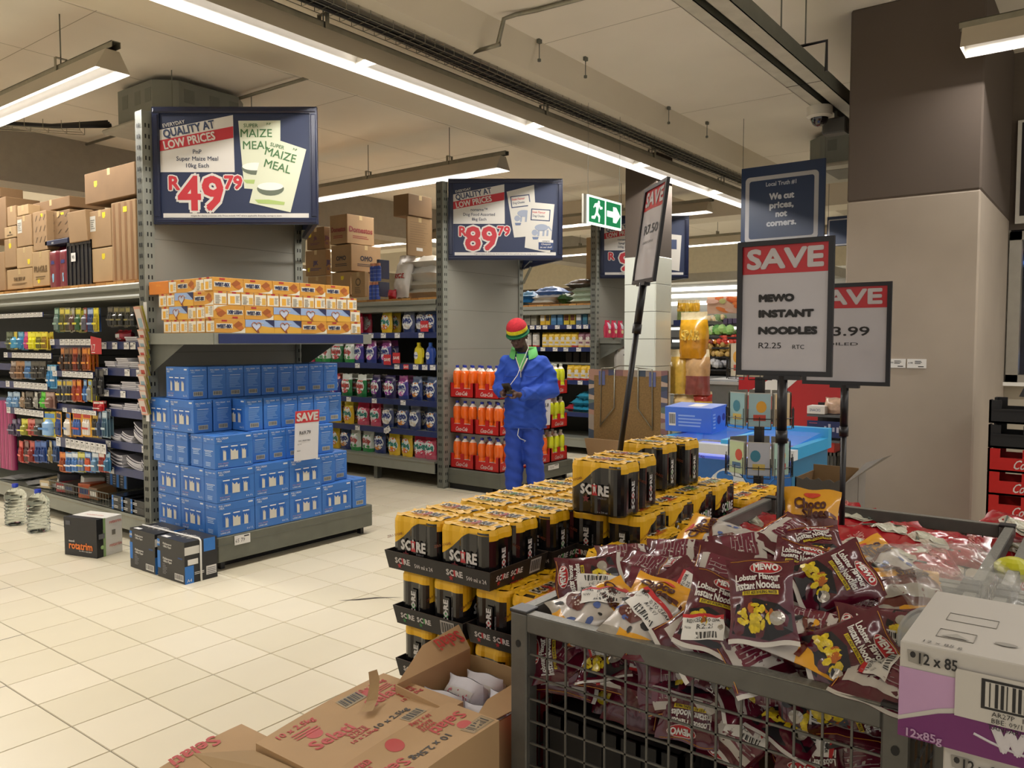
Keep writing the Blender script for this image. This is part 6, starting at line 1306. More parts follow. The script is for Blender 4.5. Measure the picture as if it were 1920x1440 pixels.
# ---------------------------------------------------------------- noodle packs
MR = M('500d22', .2, 0, .06, 14, coat=.45); MR2 = M('641c32', .25, 0, .06, 14, coat=.4); NY = M('d8b31c', .3, 0, .35, 120, coat=.3); SLV = M('a9a49c', .22, .4, .15, 30); CHY = M('d89a24', .22, 0, .06, 14, coat=.4); CHB = M('5c2018', .25, 0, .05, 14, coat=.4)
NW, NH = .13, .165
def sticker(g, S, x, y, rot, txt='R2.25', s=1):
    c_, s_ = cos(rot), sin(rot); R = lambda a, b, d=0: S(x+(a*c_-b*s_)*s, y+(a*s_+b*c_)*s, d+.0028)
    g.rect(R, -.042, .042, -.022, .022, PAPER, .0022, 5); g.grid(R, -.042, .042, .016, .024, 5, 1, P('b8252a'), .0028)
    g.text('NOW', R, -.032, .001, .0045, INK, d=.0036, res=1, w=.012); g.text(txt, R, .004, .0005, .0095, INK, d=.0036, w=.036, res=1); g.barcode(R, -.02, .032, -.021, -.008, d=.0026, n=13); g.text('REDUCED TO CLEAR', R, 0, .011, .0055, INK, w=.07, d=.0036, bold=.02, res=1) 
def noodle(v):
    def mf(u, w_):
        if w_ < .07 or w_ > .94: return MR if w_ > .94 else M('c3bfb9', .3)
        return MR
    def pr(g, S):
        c = lambda x, y, d=0: S(x, y+NH/2, d)
        pts = [(-.052, -.055), (.01, -.062), (.05, -.05), (.052, -.02), (.03, -.006), (-.012, .004), (-.045, -.008)]
        g.poly(lambda a, b, d=0: c(a*1.12, b*1.12-.002, d), pts, M('15131a', .3), .0016)
        r = random.Random(v*3+1)
        for k in range(26): a = r.uniform(0, 6.28); q = r.uniform(0, 1)**.5; g.ell(c, -.012+.036*q*cos(a), -.032+.022*q*sin(a), r.uniform(.006, .011), r.uniform(.004, .007), NY if k % 5 else P('a85a18'), .0024+.00003*k, 7, r.uniform(0, 3), 1)
        g.ell(c, .03, -.035, .014, .012, SLV, .0034, 12)
        g.ell(c, .012, .062, .031, .0135, P('c9bcb8'), .0016, 18, .08); g.ell(c, .012, .062, .029, .012, P('ab1c24'), .0022, 18, .08); g.text('MEWO', c, .012, .062, .013, PAPER, w=-.046, bold=.04, d=.0032, rot=.08)
        for k, (s_, y) in enumerate((('Lobster Flavour', .042), ('Instant Noodles', .026))): g.text(s_, c, -.004, y, .013, PAPER, w=-.088, bold=.03, d=.003, rot=.05)
        g.grid(lambda a, b, d=0: c(a, b+.05*a, d), -.036, .036, .0085, .0165, 6, 1, P('d3b71c'), .002); g.text('JUST ADD BOILING WATER', lambda a, b, d=0: c(a, b+.05*a, d), 0, .0125, .006, INK, w=-.066, bold=.02, d=.0030, res=1)
        g.tube([c(-.055+.11*i/8, .078+.0015*sin(i), .001) for i in range(9)], .0008, P('c98a2c'), 3)
        if v in (1, 3): sticker(g, c, -.012, -.038, .25 if v == 1 else -.15)
        if v == 4: sticker(g, c, -.02, -.02, 1.45, s=1.15)
    return bag(NW, NH, .040, 'pillow', 200+v, mf, MR, pr, 14, 18, .005).mesh('noodle_pack')
def noodle_back(v):
    def mf(u, w_):
        if w_ < .06: return M('c3bfb9', .3)
        return MR
    def pr(g, S):
        c = lambda x, y, d=0: S(x, y+NH/2, d)
        g.grid(c, -.05, .05, -.052, .05, 8, 8, M('b9b3ad', .3), .0014); g.grid(c, -.032, .05, -.034, .05, 7, 7, MR2, .0022)
        for k in range(7): g.grid(c, -.026, .044-.01*(k % 3), -.028+.009*k, -.0262+.009*k, 6, 1, P('9c8a8c'), .003)
        g.tube([c(-.06, -.07+.14*i/8, .001) for i in range(9)], .0008, P('c98a2c'), 3)
        if v: sticker(g, c, .0, .01, .4 if v == 1 else 1.5, s=1.05)
    return bag(NW, NH, .040, 'pillow', 220+v, mf, MR, pr, 14, 18, .005).mesh('noodle_pack')
def choco(v):
    L, W_ = .20, .15
    def mf(u, w_):
        if w_ > .62: return CHY
        if w_ < .10: return CHY if u > .3 else SLV
        return M('bfb9b4', .25, .1, .1, 30) if v != 2 else CHB
    def pr(g, S):
        c = lambda x, y, d=0: S(x, y+L/2, d)
        g.grid(lambda a, b, d=0: c(a, b+.014*sin(a*40), d), -.07, .07, .014, .024, 10, 1, CHB, .0015)
        g.text('Choco', c, -.005, .055, .026, P('4a1c14'), w=-.085, bold=.04, d=.003, rot=.05); g.text('Slices', c, .01, .030, .022, P('4a1c14'), w=-.07, bold=.04, d=.003, rot=.05)
        g.ell(c, .0, .082, .022, .008, P('c23a24'), .002); 
        if v != 2:
            r = random.Random(v)
            for k in range(8): g.ell(c, r.uniform(-.055, .055), r.uniform(-.075, 0), r.uniform(.006, .014), r.uniform(.004, .008), INK if k % 2 else P('4a5f9c'), .0016+.0001*k, 8, r.uniform(0, 3), 1)
            g.ell(c, -.02, -.04, .035, .022, P('5c2a20'), .0024)
            for q in (-.03, -.008): 
                for a in range(5): g.ell(c, q+.006*cos(a*1.257), -.04+.006*sin(a*1.257), .0028, .0028, P('b9ada4'), .0032, 6, 0, 1)
        else: g.grid(c, -.06, .06, -.06, -.02, 8, 4, SLV, .0016)
        if v == 1: sticker(g, c, .012, -.018, -.45, 'R14.00', 1.35)
        if v == 3: sticker(g, c, .0, .02, 1.1, 'R14.00', 1.2)
    return bag(W_, L, .055, 'pillow', 240+v, mf, CHB, pr, 14, 18, .006).mesh('choco_slices_pack')
NM = {'n0': noodle(0), 'n1': noodle(1), 'n2': noodle(2), 'n3': noodle(3), 'n4': noodle(4), 'b0': noodle_back(0), 'b1': noodle_back(1), 'b2': noodle_back(2), 'c0': choco(0), 'c1': choco(1), 'c2': choco(2), 'c3': choco(3)}
ctr = {}
for k, me in NM.items():      # centre the packs on their own middle
    h_ = NH if k[0] != 'c' else .20
    for v in me.vertices: v.co.z -= h_/2
def lay(kind, x, y, z, roll, lean, yaw, lab, grp=None, s=1):
    R = Matrix.Rotation(radians(yaw-72.5), 4, 'Z') @ Matrix.Rotation(radians(-lean), 4, 'X') @ Matrix.Rotation(radians(-roll), 4, 'Y')
    o = obj('choco_packet' if kind[0] == 'c' else 'noodle_packet', NM[kind], None, (x, y, z), R.to_euler(), lab, 'packet', grp, s); return o
NG = 'noodle packs heaped in the mesh bin'
def L_(px, py, z, kind, roll, lean, lab, yaw=0, s=1):
    x, y = fz(px, py, z); return lay(kind, x, y, z, roll, lean, yaw, lab, NG if kind[0] != 'c' else None, s)
# filler heap, deterministic
r = random.Random(5); n = 0
hh = lambda x, y: .80+.10*max(0, 1-((x-2.0)/.42)**2)*max(0, 1-((y-.62)/.5)**2)
for j in range(7):
    for i in range(7):
        x = 1.56+.11*i+r.uniform(-.02, .02); y = .36+.11*j+r.uniform(-.02, .02)
        if x < 1.62 and .62 < y: z = .78
        else: z = hh(x, y)-.035+r.uniform(-.015, .02)
        k = r.choice(('b0', 'n0', 'n2', 'b0', 'n0', 'b1'))
        lay(k, min(x, 2.2), min(max(y, .38), 1.0), z, r.uniform(-180, 180), r.uniform(55, 100), r.uniform(-60, 60), 'maroon noodle pack in the lower layer, %s row from the front, %s from the right' % (ORD[i], ORD[j]), NG)
for i in range(9): lay('n0' if i % 2 else 'b0', 1.60+.03*(i % 3), .40+.075*i, .70-.015*(i % 2), r.uniform(0, 180), r.uniform(20, 80), r.uniform(-20, 20), 'noodle pack in the layer below the rim, %s from the right' % ORD[i], NG)
L_(1105, 1088, .915, 'n4', 98, 35, 'noodle pack with a price label reading R2.25 at the left corner of the heap', 10)
L_(1218, 1145, .915, 'c1', -18, 62, 'yellow chocolate slices packet with a label reading R14.00', 0, 1.0)
L_(1118, 1140, .885, 'c3', -52, 66, 'orange chocolate slices packet tucked behind the front left rail', 0, .9)
L_(1215, 1100, .885, 'b0', 82, 55, 'noodle pack lying on its side above the chocolate packet', 8)
L_(1175, 1045, .915, 'b0', 95, 75, 'noodle pack at the left rim under the cans', 12)
L_(1215, 1070, .905, 'b0', 75, 62, 'crumpled noodle pack left of centre')
L_(1265, 1040, .925, 'b0', 100, 62, 'dark noodle pack lying across the left back rim', -10); L_(1300, 1075, .93, 'n0', 60, 80, 'noodle pack seen edge on left of the tall one', 25)
L_(1290, 1120, .925, 'b1', 38, 42, 'noodle pack turned over with a label at an angle', 10); L_(1345, 1010, .955, 'c0', 70, 62, 'yellow chocolate packet at the back left of the heap', 0, .85)
L_(1395, 1035, .965, 'b0', 108, 50, 'noodle pack below the yellow one at the back', -8); L_(1345, 1085, .955, 'b0', -12, 38, 'noodle pack turned over with a white border near the centre')
L_(1340, 1150, .955, 'n1', -14, 36, 'noodle pack with a label across its foot left of centre', 4); L_(1428, 1128, 1.0, 'n0', 6, 30, 'noodle pack facing the viewer in the middle of the heap', -2, 1.05)
L_(1498, 1075, 1.0, 'n2', -18, 52, 'noodle pack at the top of the heap near the pole', 8, 1.05); L_(1562, 1088, 1.01, 'n2', -62, 34, 'noodle pack tilted to the right of the pole', 0, 1.1)
L_(1478, 1008, 1.0, 'b0', -55, 60, 'noodle pack leaning on the pole at the back', 20); L_(1520, 985, 1.0, 'c2', -2, 20, 'brown and yellow chocolate packet standing up behind the poles', 0, .8)
L_(1535, 1030, 1.0, 'n0', 14, 62, 'noodle pack in front of the standing chocolate packet', 0, .95); L_(1655, 1065, .955, 'c0', 38, 62, 'white and brown chocolate packet with daisies on the right')
L_(1705, 1108, .945, 'c2', 8, 78, 'chocolate packet with a yellow band lying at the right rim', -6); L_(1655, 1195, .935, 'n4', 92, 40, 'noodle pack with a reduced label on the right of the heap', 0, 1.05)
L_(1592, 1228, .925, 'n2', -62, 28, 'noodle pack with its red oval towards the front right', -6, 1.08); L_(1492, 1195, .925, 'c0', -118, 70, 'clear and yellow chocolate packet at the front rail', 8, 1.05)
L_(1512, 1180, .935, 'b0', 78, 70, 'noodle pack between the centre pack and the front chocolate packet'); L_(1650, 1262, .905, 'b2', -15, 66, 'noodle pack turned over on the front right corner with a label', -8, 1.05)
L_(1310, 1190, .90, 'b0', -50, 40, 'dark noodle pack sliding down to the front rail', 6); L_(1400, 1215, .90, 'b0', 25, 35, 'crumpled maroon noodle pack at the middle of the front rail', 14, .9)
L_(1742, 1210, .92, 'n3', 92, 75, 'noodle pack squeezed beside the clear bag', -10, .9); L_(1255, 1210, .865, 'n0', 80, 62, 'noodle pack peeping over the front rail under the chocolate packet')
for k, (px, py, kd, ro, le, lb) in enumerate(((1050, 1232, 'n0', 100, 30, 'noodle pack behind the mesh at the far left'), (1140, 1250, 'b1', 85, 20, 'noodle pack behind the mesh with a white corner'), (1215, 1262, 'b0', 130, 15, 'noodle pack behind the mesh below the chocolate label'), (1060, 1262, 'b2', 88, 45, 'noodle pack lying with its label behind the left mesh'), (1300, 1322, 'n3', 175, 25, 'noodle pack with yellow noodles and a label low behind the mesh'), (1330, 1285, 'b0', 40, 15, 'noodle pack above the low one behind the mesh'), (1405, 1375, 'b1', -42, 6, 'noodle pack turned over with a slanting label behind the mesh'), (1455, 1330, 'n0', 150, 10, 'noodle pack with yellow noodles between two behind the mesh'), (1530, 1385, 'n4', 180, 6, 'noodle pack upside down with a vertical label behind the mesh'), (1600, 1345, 'n0', -70, 8, 'noodle pack at the right end behind the mesh'), (1470, 1300, 'b0', 90, 10, 'noodle pack just under the front rail behind the mesh'), (1610, 1410, 'b0', 15, 5, 'noodle pack low at the right end behind the mesh'), (1270, 1290, 'b0', 100, 20, 'noodle pack under the rail left of centre behind the mesh'), (1390, 1290, 'n0', 60, 20, 'noodle pack under the rail right of centre behind the mesh'))):
    X = 1.515+.014*(k % 4); lay(kd, X+.012, yx(px, X), zx(px, py, X), ro, le, 0, lb, NG)
# red packets in the rear bins
def redbag(v):
    def pr(g, S):
        c = lambda x, y, d=0: S(x, y+.15, d)
        g.ell(c, -.02, .03, .075, .038, M('b9b0a2', .3), .004, 20, .9, 4); g.ell(c, -.01, .025, .055, .02, M('c4c4b4', .3), .0065, 18, .9, 3)
        g.tube([c(-.06, -.06, .003), c(-.065, 0, .003), c(-.03, .06, .003), c(.03, .075, .003)], .003, P('3c4a3a'), 4); g.text('3 WOMBLES', c, .035, -.09, .02, P('c9857c'), w=.11, d=.003, bold=.02); g.text('SMALL CRISPS', c, .03, -.115, .012, P('c9857c'), w=.1, d=.003)
    return bag(.22, .30, .055, 'pillow', 300+v, M('9c1420', .2, 0, .06, 10, coat=.5), M('8c1420', .25, coat=.4), pr, 14, 18, .008).mesh('red_packet')
RB = [redbag(k) for k in range(3)]
for v in RB:
    for q in v.vertices: q.co.z -= .15
def rlay(px, py, z, roll, lean, lab, v, yaw=0):
    z -= .035; x, y = fz(px, py, z); lean = max(lean, 74); R = Matrix.Rotation(radians(yaw-72.5), 4, 'Z') @ Matrix.Rotation(radians(-lean), 4, 'X') @ Matrix.Rotation(radians(-roll), 4, 'Y'); obj('red_packet', RB[v], None, (x, y, z), R.to_euler(), lab, 'packet', 'red packets in the rear bins')
for k, (px, py, z, ro, le, lb) in enumerate(((1420, 985, .84, 80, 70, 'red packet at the left end of the rear bin'), (1395, 1010, .83, 60, 75, 'red packet near the left rail of the rear bin'), (1450, 965, .84, 95, 78, 'red packet at the back left of the rear bin'), (1590, 985, .85, -70, 70, 'red packet behind the second pole'), (1660, 1010, .86, -75, 62, 'red packet with a pale swoosh right of the second pole'), (1760, 1025, .86, 80, 66, 'red packet with a pale swoosh at the right of the rear bin'), (1690, 1050, .85, 95, 80, 'red packet lying in front of the two pale swooshes'), (1730, 1060, .84, 5, 80, 'red packet nearest the divider rail'), (1620, 1040, .84, 30, 85, 'red packet under the daisied packet'), (1540, 960, .84, 90, 75, 'red packet behind the poles at the back rail'), (1500, 1000, .82, 20, 85, 'red packet under the standing chocolate packet'), (1810, 1010, .84, 40, 80, 'red packet in the right corner of the rear bin'))): rlay(px, py, z, ro, le, lb, k % 3)
for k, (px, py, z) in enumerate(((1925, 1000, .86), (1935, 1040, .84), (1950, 1010, .80))): rlay(px, py, z, 60+k*40, 70, 'red packet in the bin at the right edge, %s of the heap' % ORD[k], k)
g = G(); blob(g, (0, 0, 0), (.05, .05, .035), m=M('b9b81c', .4)); x, y = fz(1900, 1068, .87); g.build('yellow_pack', None, (x, y, .87), label='yellow round pack in the right edge bin', cat='packet')
# ---------------------------------------------------------------- SAVE signs on poles
SHEET = M('b3b0b6', .25, 0, .03, 4, coat=.35)
def pole_sign(label, base, zb, ht, w_, h_, face_rz, lines, tilt=0, zfoot=.3, lab_red=True):
    """face_rz: direction (deg) the sheet faces; base = (x, y)"""
    t = thing('pole_sign', label, 'sign', (base[0], base[1], zfoot)); t.rotation_euler = (0, tilt, YAW) if tilt else (0, 0, 0)
    fr = radians(face_rz)-(YAW if tilt else 0); ux = Vector((-sin(fr), cos(fr), 0)); ux = Vector((sin(fr), -cos(fr), 0)) if False else ux
    n = Vector((cos(fr), sin(fr), 0)); z0 = zb-zfoot
    ux = Vector((0, 0, 1)).cross(n)       # reader's right when looking at the face
    part('pole', G().tube([(0, 0, 0), (0, 0, z0-.13)], .0105, BLK, 10).tube([(0, 0, z0-.15), (0, 0, z0)], .014, BLK, 10), t); part('collar', G().tube([(0, 0, z0-.185), (0, 0, z0-.15)], .0165, BLK, 10), t); part('clamp', G().bar(Vector((0, 0, z0-.004))-ux*.05, Vector((0, 0, z0-.004))+ux*.05, .022, .012, BLK), t)
    o = Vector((0, 0, z0))-ux*w_/2; g = G(); f = .014
    c = lambda a, b, d: o+ux*a+Vector((0, 0, b))+n*d
    for a0, a1, b0, b1 in ((0, w_, 0, f), (0, w_, h_-f, h_), (0, f, f, h_-f), (w_-f, w_, f, h_-f)):
        vs_ = [c(a, b, d) for d in (-.006, .006) for b in (b0, b1) for a in (a0, a1)]; g.add(vs_, [(0, 2, 3, 1), (4, 5, 7, 6), (0, 1, 5, 4), (2, 6, 7, 3), (0, 4, 6, 2), (1, 3, 7, 5)], BLK)
    part('frame', g, t)
    g = G(); S0 = plane(c(0, 0, 0), ux, (0, 0, 1))
    if (ux.cross(Vector((0, 0, 1)))).dot(n) < 0: S = lambda a, b, d=0: S0(a, b, -d)
    else: S = S0
    rp_ = lambda a, b, d=0: S(a, b, d+.0012*sin(a*38+b*14)+.001*sin(b*33-a*12))
    g.grid(rp_, f, w_-f, f, h_-f, 10, 14, SHEET, 0); g.grid(S, f, w_-f, f, h_-f, 1, 1, SHEET, -.004)
    g.grid(rp_, f, w_-f, h_*.755, h_-f, 8, 3, P('b0232b', .3), .0006); g.text('SAVE', rp_, w_/2, h_*.865, h_*.135, P('b9b4b8', .3), w=-w_*.78, bold=.045, d=.0012, res=3)
    for s_, x, y, hh_, ww, b_ in lines: g.text(s_, rp_, w_*x, h_*y, h_*hh_, INK, w=ww*w_ if ww else None, d=.0012, bold=b_, left=True, res=3)
    part('sheet', g, t); return t
xa = 2.2; ya = yx(1467, xa); zA = zx(1467, 705, xa)
pole_sign('SAVE sign on a black pole for MEWO instant noodles', (xa, ya), zA, 0, .262, zx(1467, 449, xa)-zA, 180, (('MEWO', .24, .575, .047, -.36, .085), ('INSTANT', .24, .46, .047, -.56, .085), ('NOODLES', .24, .335, .047, -.60, .085), ('R2.25', .24, .225, .042, -.24, 0), ('RTC', .60, .215, .030, -.12, 0)), zfoot=.625)
xb = 3.02; yb = yx(1584, xb); zB = zx(1584, 722, xb)
pole_sign('SAVE sign on a black pole for boiled sweets, partly behind the noodle sign', (xb, yb), zB, 0, .30, zx(1584, 531, xb)-zB, 180, (('R3.99', .20, .53, .085, -.56, .02), ('BOILED', .20, .405, .028, -.44, 0)), zfoot=.71)
d_ = ray(1157, 868); k_ = 2.93/(d_.x*cos(YAW)+d_.y*sin(YAW)); bx, by, bz = d_.x*k_, d_.y*k_, 1.5+d_.z*k_
t_ = pole_sign('slanting SAVE sign on a black pole rising out of the pile of cans', (bx, by), bz+.665, 0, .262, .362, 0, (('R7.50', .20, .55, .09, -.6, .02), ('ENERGY DRINK', .2, .42, .026, -.5, 0)), zfoot=bz-.04)
R_t = Matrix.Rotation(radians(7.4), 4, Vector((cos(YAW), sin(YAW), 0))); t_.rotation_euler = (R_t @ Matrix.Rotation(radians(180-45), 4, 'Z')).to_euler()
# hanging shop signs
SB = M('1c3358', .3, 0, .05, 3)
def hang_sign(label, X, pa, pb, yt, yb, words=True):
    Y1, Y0 = yx(pa, X), yx(pb, X); z1 = zx(pa, yt, X); z0 = zx(pa, yb, X); W_, H = Y1-Y0, z1-z0
    t = thing('hanging_sign', label, 'sign', (X, (Y0+Y1)/2, z0)); g = G(); g.cbox(-.01, .02, -W_/2, W_/2, 0, H, SB, .003); S = plane((-.0105, W_/2, 0), (0, -1, 0), (0, 0, 1)); WT = P('b4b4b8')
    m_ = .055*W_; 
    def rr(a, b, c, d, q): 
        p = []
        for cx, cy, s in ((a+q, c+q, 180), (b-q, c+q, 270), (b-q, d-q, 0), (a+q, d-q, 90)):
            for k in range(5): p.append((cx+q*cos(radians(s+22.5*k)), cy+q*sin(radians(s+22.5*k))))
        return p
    g.poly(S, rr(m_, W_-m_*1.3, m_*.4, H-m_*2.2, .05*W_), WT, .001); g.poly(S, rr(m_*1.9, W_-m_*2.2, m_*1.3, H-m_*3.1, .03*W_), SB, .002)
    if words:
        g.text('Local Truth #1', S, W_*.49, H*.76, .05*H, P('b9c0cc'), w=-.36*W_, bold=.03, d=.003)
        for k, s_ in enumerate(('We cut', 'prices,', 'not', 'corners.')): g.text(s_, S, W_*.5, H*(.60-.112*k), .075*H, P('c6cbd4'), w=-W_*(.29, .28, .13, .35)[k], bold=.05, d=.003)
    part('board', g, t)
    for y in (-W_/2+.01, W_/2-.01): part('cable', G().tube([(.005, y, H), (.005, y, 3.85-z0)], .003, STEELD, 4), t)
    return t
hang_sign('blue hanging sign reading We cut prices, not corners', 8.32, 1385, 1540, 318, 462); hang_sign('blue hanging sign mostly hidden between the big pillar and the slogan sign', 11.2, 1545, 1590, 408, 463, False)
# exit sign
t = thing('exit_sign', 'green and white emergency exit sign with running man and arrow', 'sign', (6.10, 3.80, 2.545)); W_, H = .60, .255; EG = M('1d8a55', .4, noise=0, emit=.55); EW = M('e8f4ea', .4, noise=0, emit=1.0)
g = G(); g.box(0, W_, -.012, .012, 0, H, EW); g.box(-.05, 0, .0, .02, 0, H, M('b9b8ae', .4)); S = plane((0, -.0125, 0), (1, 0, 0), (0, 0, 1)); g.rect(S, .018, .29, .018, H-.02, EG, .0006); g.rect(S, .315, W_-.018, .018, H-.02, EG, .0006)
g.poly(S, [(.33, .10), (.44, .10), (.44, .055), (.50, .055), (.575, .128), (.50, .20), (.44, .20), (.44, .155), (.33, .155)], EW, .0012)
g.ell(S, .185, .205, .019, .019, EW, .0012); 
for pts in ([(.12, .19), (.16, .20), (.19, .175), (.165, .10), (.13, .11), (.14, .155), (.115, .165)], [(.165, .12), (.21, .085), (.20, .03), (.18, .03), (.185, .075), (.145, .095)], [(.135, .115), (.165, .11), (.115, .05), (.06, .05), (.06, .07), (.10, .07)], [(.18, .185), (.205, .145), (.25, .155), (.245, .175), (.215, .168), (.20, .19)], [(.12, .19), (.135, .185), (.10, .145), (.09, .155)]): g.poly(S, pts, EW, .0012)
part('panel', g, t); 
for x in (.02, W_-.02): part('cable', G().tube([(x, 0, H), (x, 0, 3.6-2.545)], .002, STEELD, 4), t)
# dome camera, air conditioning
t = thing('dome_camera', 'white dome security camera under the trunking by the big pillar', 'camera', (6.42, 1.90, 3.3)); part('housing', G().lathe([(0, 0), (.095, 0), (.095, -.07), (.075, -.085), (.05, -.085)], M('c3bdb0', .4), 20), t); part('dome', G().lathe([(.066, -.085)]+[(.066*cos(a), -.085-.062*sin(a)) for a in [pi/2*i/6 for i in range(1, 7)]], M('1a1618', .08, coat=.6), 20), t)
G().cbox(6.0, 6.12, 1.72, 1.9, 3.12, 3.24, M('4a4742', .5), .01).box(6.05, 6.07, 1.80, 1.82, 3.24, 3.3, STEELD).build('speaker_box', None, (.55, .02, 0), label='small grey box hanging under the trunking beside the dome camera', cat='speaker')
ACM = M('7f827b', .5, .2, .05, 6)
def octa(g, cx, cy, r, q, z0, z1, m):
    p = [(cx-r, cy-r+q), (cx-r+q, cy-r), (cx+r-q, cy-r), (cx+r, cy-r+q), (cx+r, cy+r-q), (cx+r-q, cy+r), (cx-r+q, cy+r), (cx-r, cy+r-q)]
    g.add([(*a, z) for z in (z0, z1) for a in p], [tuple(range(7, -1, -1)), tuple(range(8, 16))]+[(i, (i+1) % 8, 8+(i+1) % 8, 8+i) for i in range(8)], m)
for k, (cx, cy, lab) in enumerate(((4.25, 7.15, 'octagonal air conditioning cassette above the cartons behind the maize meal sign'), (9.8, 2.45, 'air conditioning cassette beyond the slogan sign'))):
    t = thing('air_conditioner', lab, 'air conditioner', (cx, cy, 3.82)); g = G(); octa(g, 0, 0, .46, .16, -.34, -.02, ACM)
    for q in (-.28, -.1, .12): g.box(-.4615, -.46, q, q+.1, -.2, -.08, M('6f726c', .6))
    for q in (-.25, 0, .2): g.box(q, q+.1, -.4615, -.46, -.2, -.08, M('6f726c', .6))
    part('casing', g, t); g = G(); g.cbox(-.52, .52, -.52, .52, -.38, -.342, M('a8a496', .5), .02); g.box(-.3, .3, -.3, .3, -.384, -.38, M('6e6b62', .6)); part('grille', g, t)
    for x in (-.4, .4): part('suspension_rod', G().tube([(x, -.52, -.3), (x, -.52, .03)], .005, STEELD, 4), t)
g = G(); y = 7.6
for k in range(3): g.tube([(3.8, 7.6+.03*k, 3.52+.02*k), (3.4, 7.9, 3.48), (2.6, 8.6, 3.47+.01*k), (1.5, 9.5, 3.48), (-1, 11.5, 3.5)], .022, BLK, 6)
g.build('refrigerant_pipes', None, label='black insulated pipes running left from the air conditioning cassette', cat='pipe')
g = G(); a = Vector((3.6, 7.75, 3.44)); b = Vector((-1, 11.5, 3.46)); 
for o_ in (-.09, 0, .09): g.tube([a+Vector((o_*.6, o_*.8, 0)), b+Vector((o_*.6, o_*.8, 0))], .003, GALV, 4)
for k in range(40): p = a.lerp(b, k/39); g.tube([p+Vector((-.055, -.072, .08)), p+Vector((-.055, -.072, 0)), p+Vector((.055, .072, 0)), p+Vector((.055, .072, .08))], .003, GALV, 4)
g.build('wire_tray', None, label='wire tray under the black pipes at the upper left', cat='cable tray')
# ---------------------------------------------------------------- window wall right of the big pillar
wt = M('a9a191', .8, 0, .05, 2); XW = 7.8; Yf = yx(1886, XW); zb_, zt_ = zx(1900, 716, XW), zx(1900, 436, XW)
g = G().box(XW, XW+.15, -4, .8, 0, zb_, wt).box(XW, XW+.15, -4, .8, zt_+.02, 3.85, M('6b6056', .8)).box(XW, XW+.15, Yf, .8, zb_, zt_+.02, wt)
struct('wall_back', g, 'wall beside the pillar with a window opening')
WF = M('9a958a', .4, .3); g = G()
for a, b, c, d in ((-2, Yf, zb_, zb_+.06), (-2, Yf, zt_-.07, zt_), (Yf-.085, Yf, zb_, zt_)): g.box(XW-.06, XW+.08, a, b, c, d, WF)
g.box(XW-.10, XW+.05, -2, Yf+.03, zb_-.03, zb_, WHITE)
wdw = struct('window_1', g, 'shop window in a grey frame beside the pillar')
part('pane', G().box(XW+.0, XW+.006, -2, Yf-.085, zb_+.06, zt_-.07, M('ffffff', .02, noise=0, trans=1, ior=1.1)), wdw)
g = G(); S = plane((XW+.5, Yf, zb_), (0, -1, 0), (0, 0, 1)); g.box(XW+.5, XW+.6, -3, Yf+.3, .6, 3.2, M('3a3c48', .5)); cs = ['dfe8f4', '4c6da8', 'd8cf3a', 'b9c6dc', '22242c', 'e8e8ee', 'c23b34', '6a90c9']
for k in range(80): a = random.uniform(0, 1.4); b = random.uniform(0, 1.4); g.rect(S, a, a+random.uniform(.04, .16), b, b+random.uniform(.03, .2), M(random.choice(cs), .5, noise=0, emit=.5), .001+.0004*k)  # poster patches emit by themselves, in place of light beyond the window
g.build('poster_wall', None, label='busy self-glowing display of posters seen through the window', cat='poster')
zp, zq = zx(1900, 420, XW-.04), zx(1900, 228, XW-.04); Yp = yx(1893, XW-.04)
G().box(XW-.05, XW-.001, -1, Yp, zp, zq, WHITE).box(XW-.052, XW-.05, -1, Yp-.03, zp+.06, zq-.02, P('241f26')).build('framed_picture', None, label='dark picture in a white frame high on the wall above the window', cat='picture')
# ---------------------------------------------------------------- ice cream freezers
FB = M('1f62ae', .3, 0, .15, 5); FTL = M('1f719c', .3, 0, .05, 4)
XF = 4.72; ya_, yb_ = yx(1487, XF), yx(1232, XF)
t = thing('ice_cream_freezer', 'blue and white glass topped ice cream freezer with mermaid swirl artwork', 'freezer', (XF, ya_, 0)); L = yb_-ya_; DP = .72
g = G(); g.box(0, DP, 0, L, .06, .765, FB); S = plane((-.001, L, 0), (0, -1, 0), (0, 0, 1)); SW = M('3f8fd8', .3, noise=0); r = random.Random(3)
for k in range(16): 
    a, b = r.uniform(.05, L-.05), r.uniform(.1, .76); g.tube([S(a+.06*q, b+.05*sin(q*1.7+k), 0) for q in range(5)], .004, SW, 3)
g.poly(S, [(L*.56+.13*cos(a)*(1+.1*sin(3*a)), .53+.19*sin(a)) for a in [2*pi*i/24 for i in range(24)]], P('d2d8dc'), .003); g.ell(S, L*.56-.02, .66, .055, .04, P('2c6fb8'), .004); g.poly(S, [(L*.56-.10, .40), (L*.56, .35), (L*.56+.09, .42), (L*.56, .38)], P('b03038'), .004)
g.poly(S, [(L*.56-.34, .47), (L*.56+.17, .47), (L*.56+.17, .59), (L*.56-.34, .59)], P('d2d8dc'), .0036); g.text('Mermaid', S, L*.56-.085, .53, .085, P('a8303a'), w=-.46, bold=.04, d=.005)
S = plane((0, -.001, 0), (1, 0, 0), (0, 0, 1)); g.poly(S, [(0, .80), (DP, .80), (DP, .40), (0, .50)], FTL, .001)
for k in range(6): a, b = r.uniform(.1, .5), r.uniform(.1, .6); g.tube([S(a+.05*q, b+.05*sin(q*1.9+k), .001) for q in range(5)], .004, SW, 3)
g.rect(S, .30, .40, .48, .58, P('b9b9a8'), .003); g.poly(S, [(.05, .12), (.2, .15), (.3, .3), (.36, .12), (.5, .2), (.3, .05)], P('d2d8dc'), .003)
part('body', g, t)
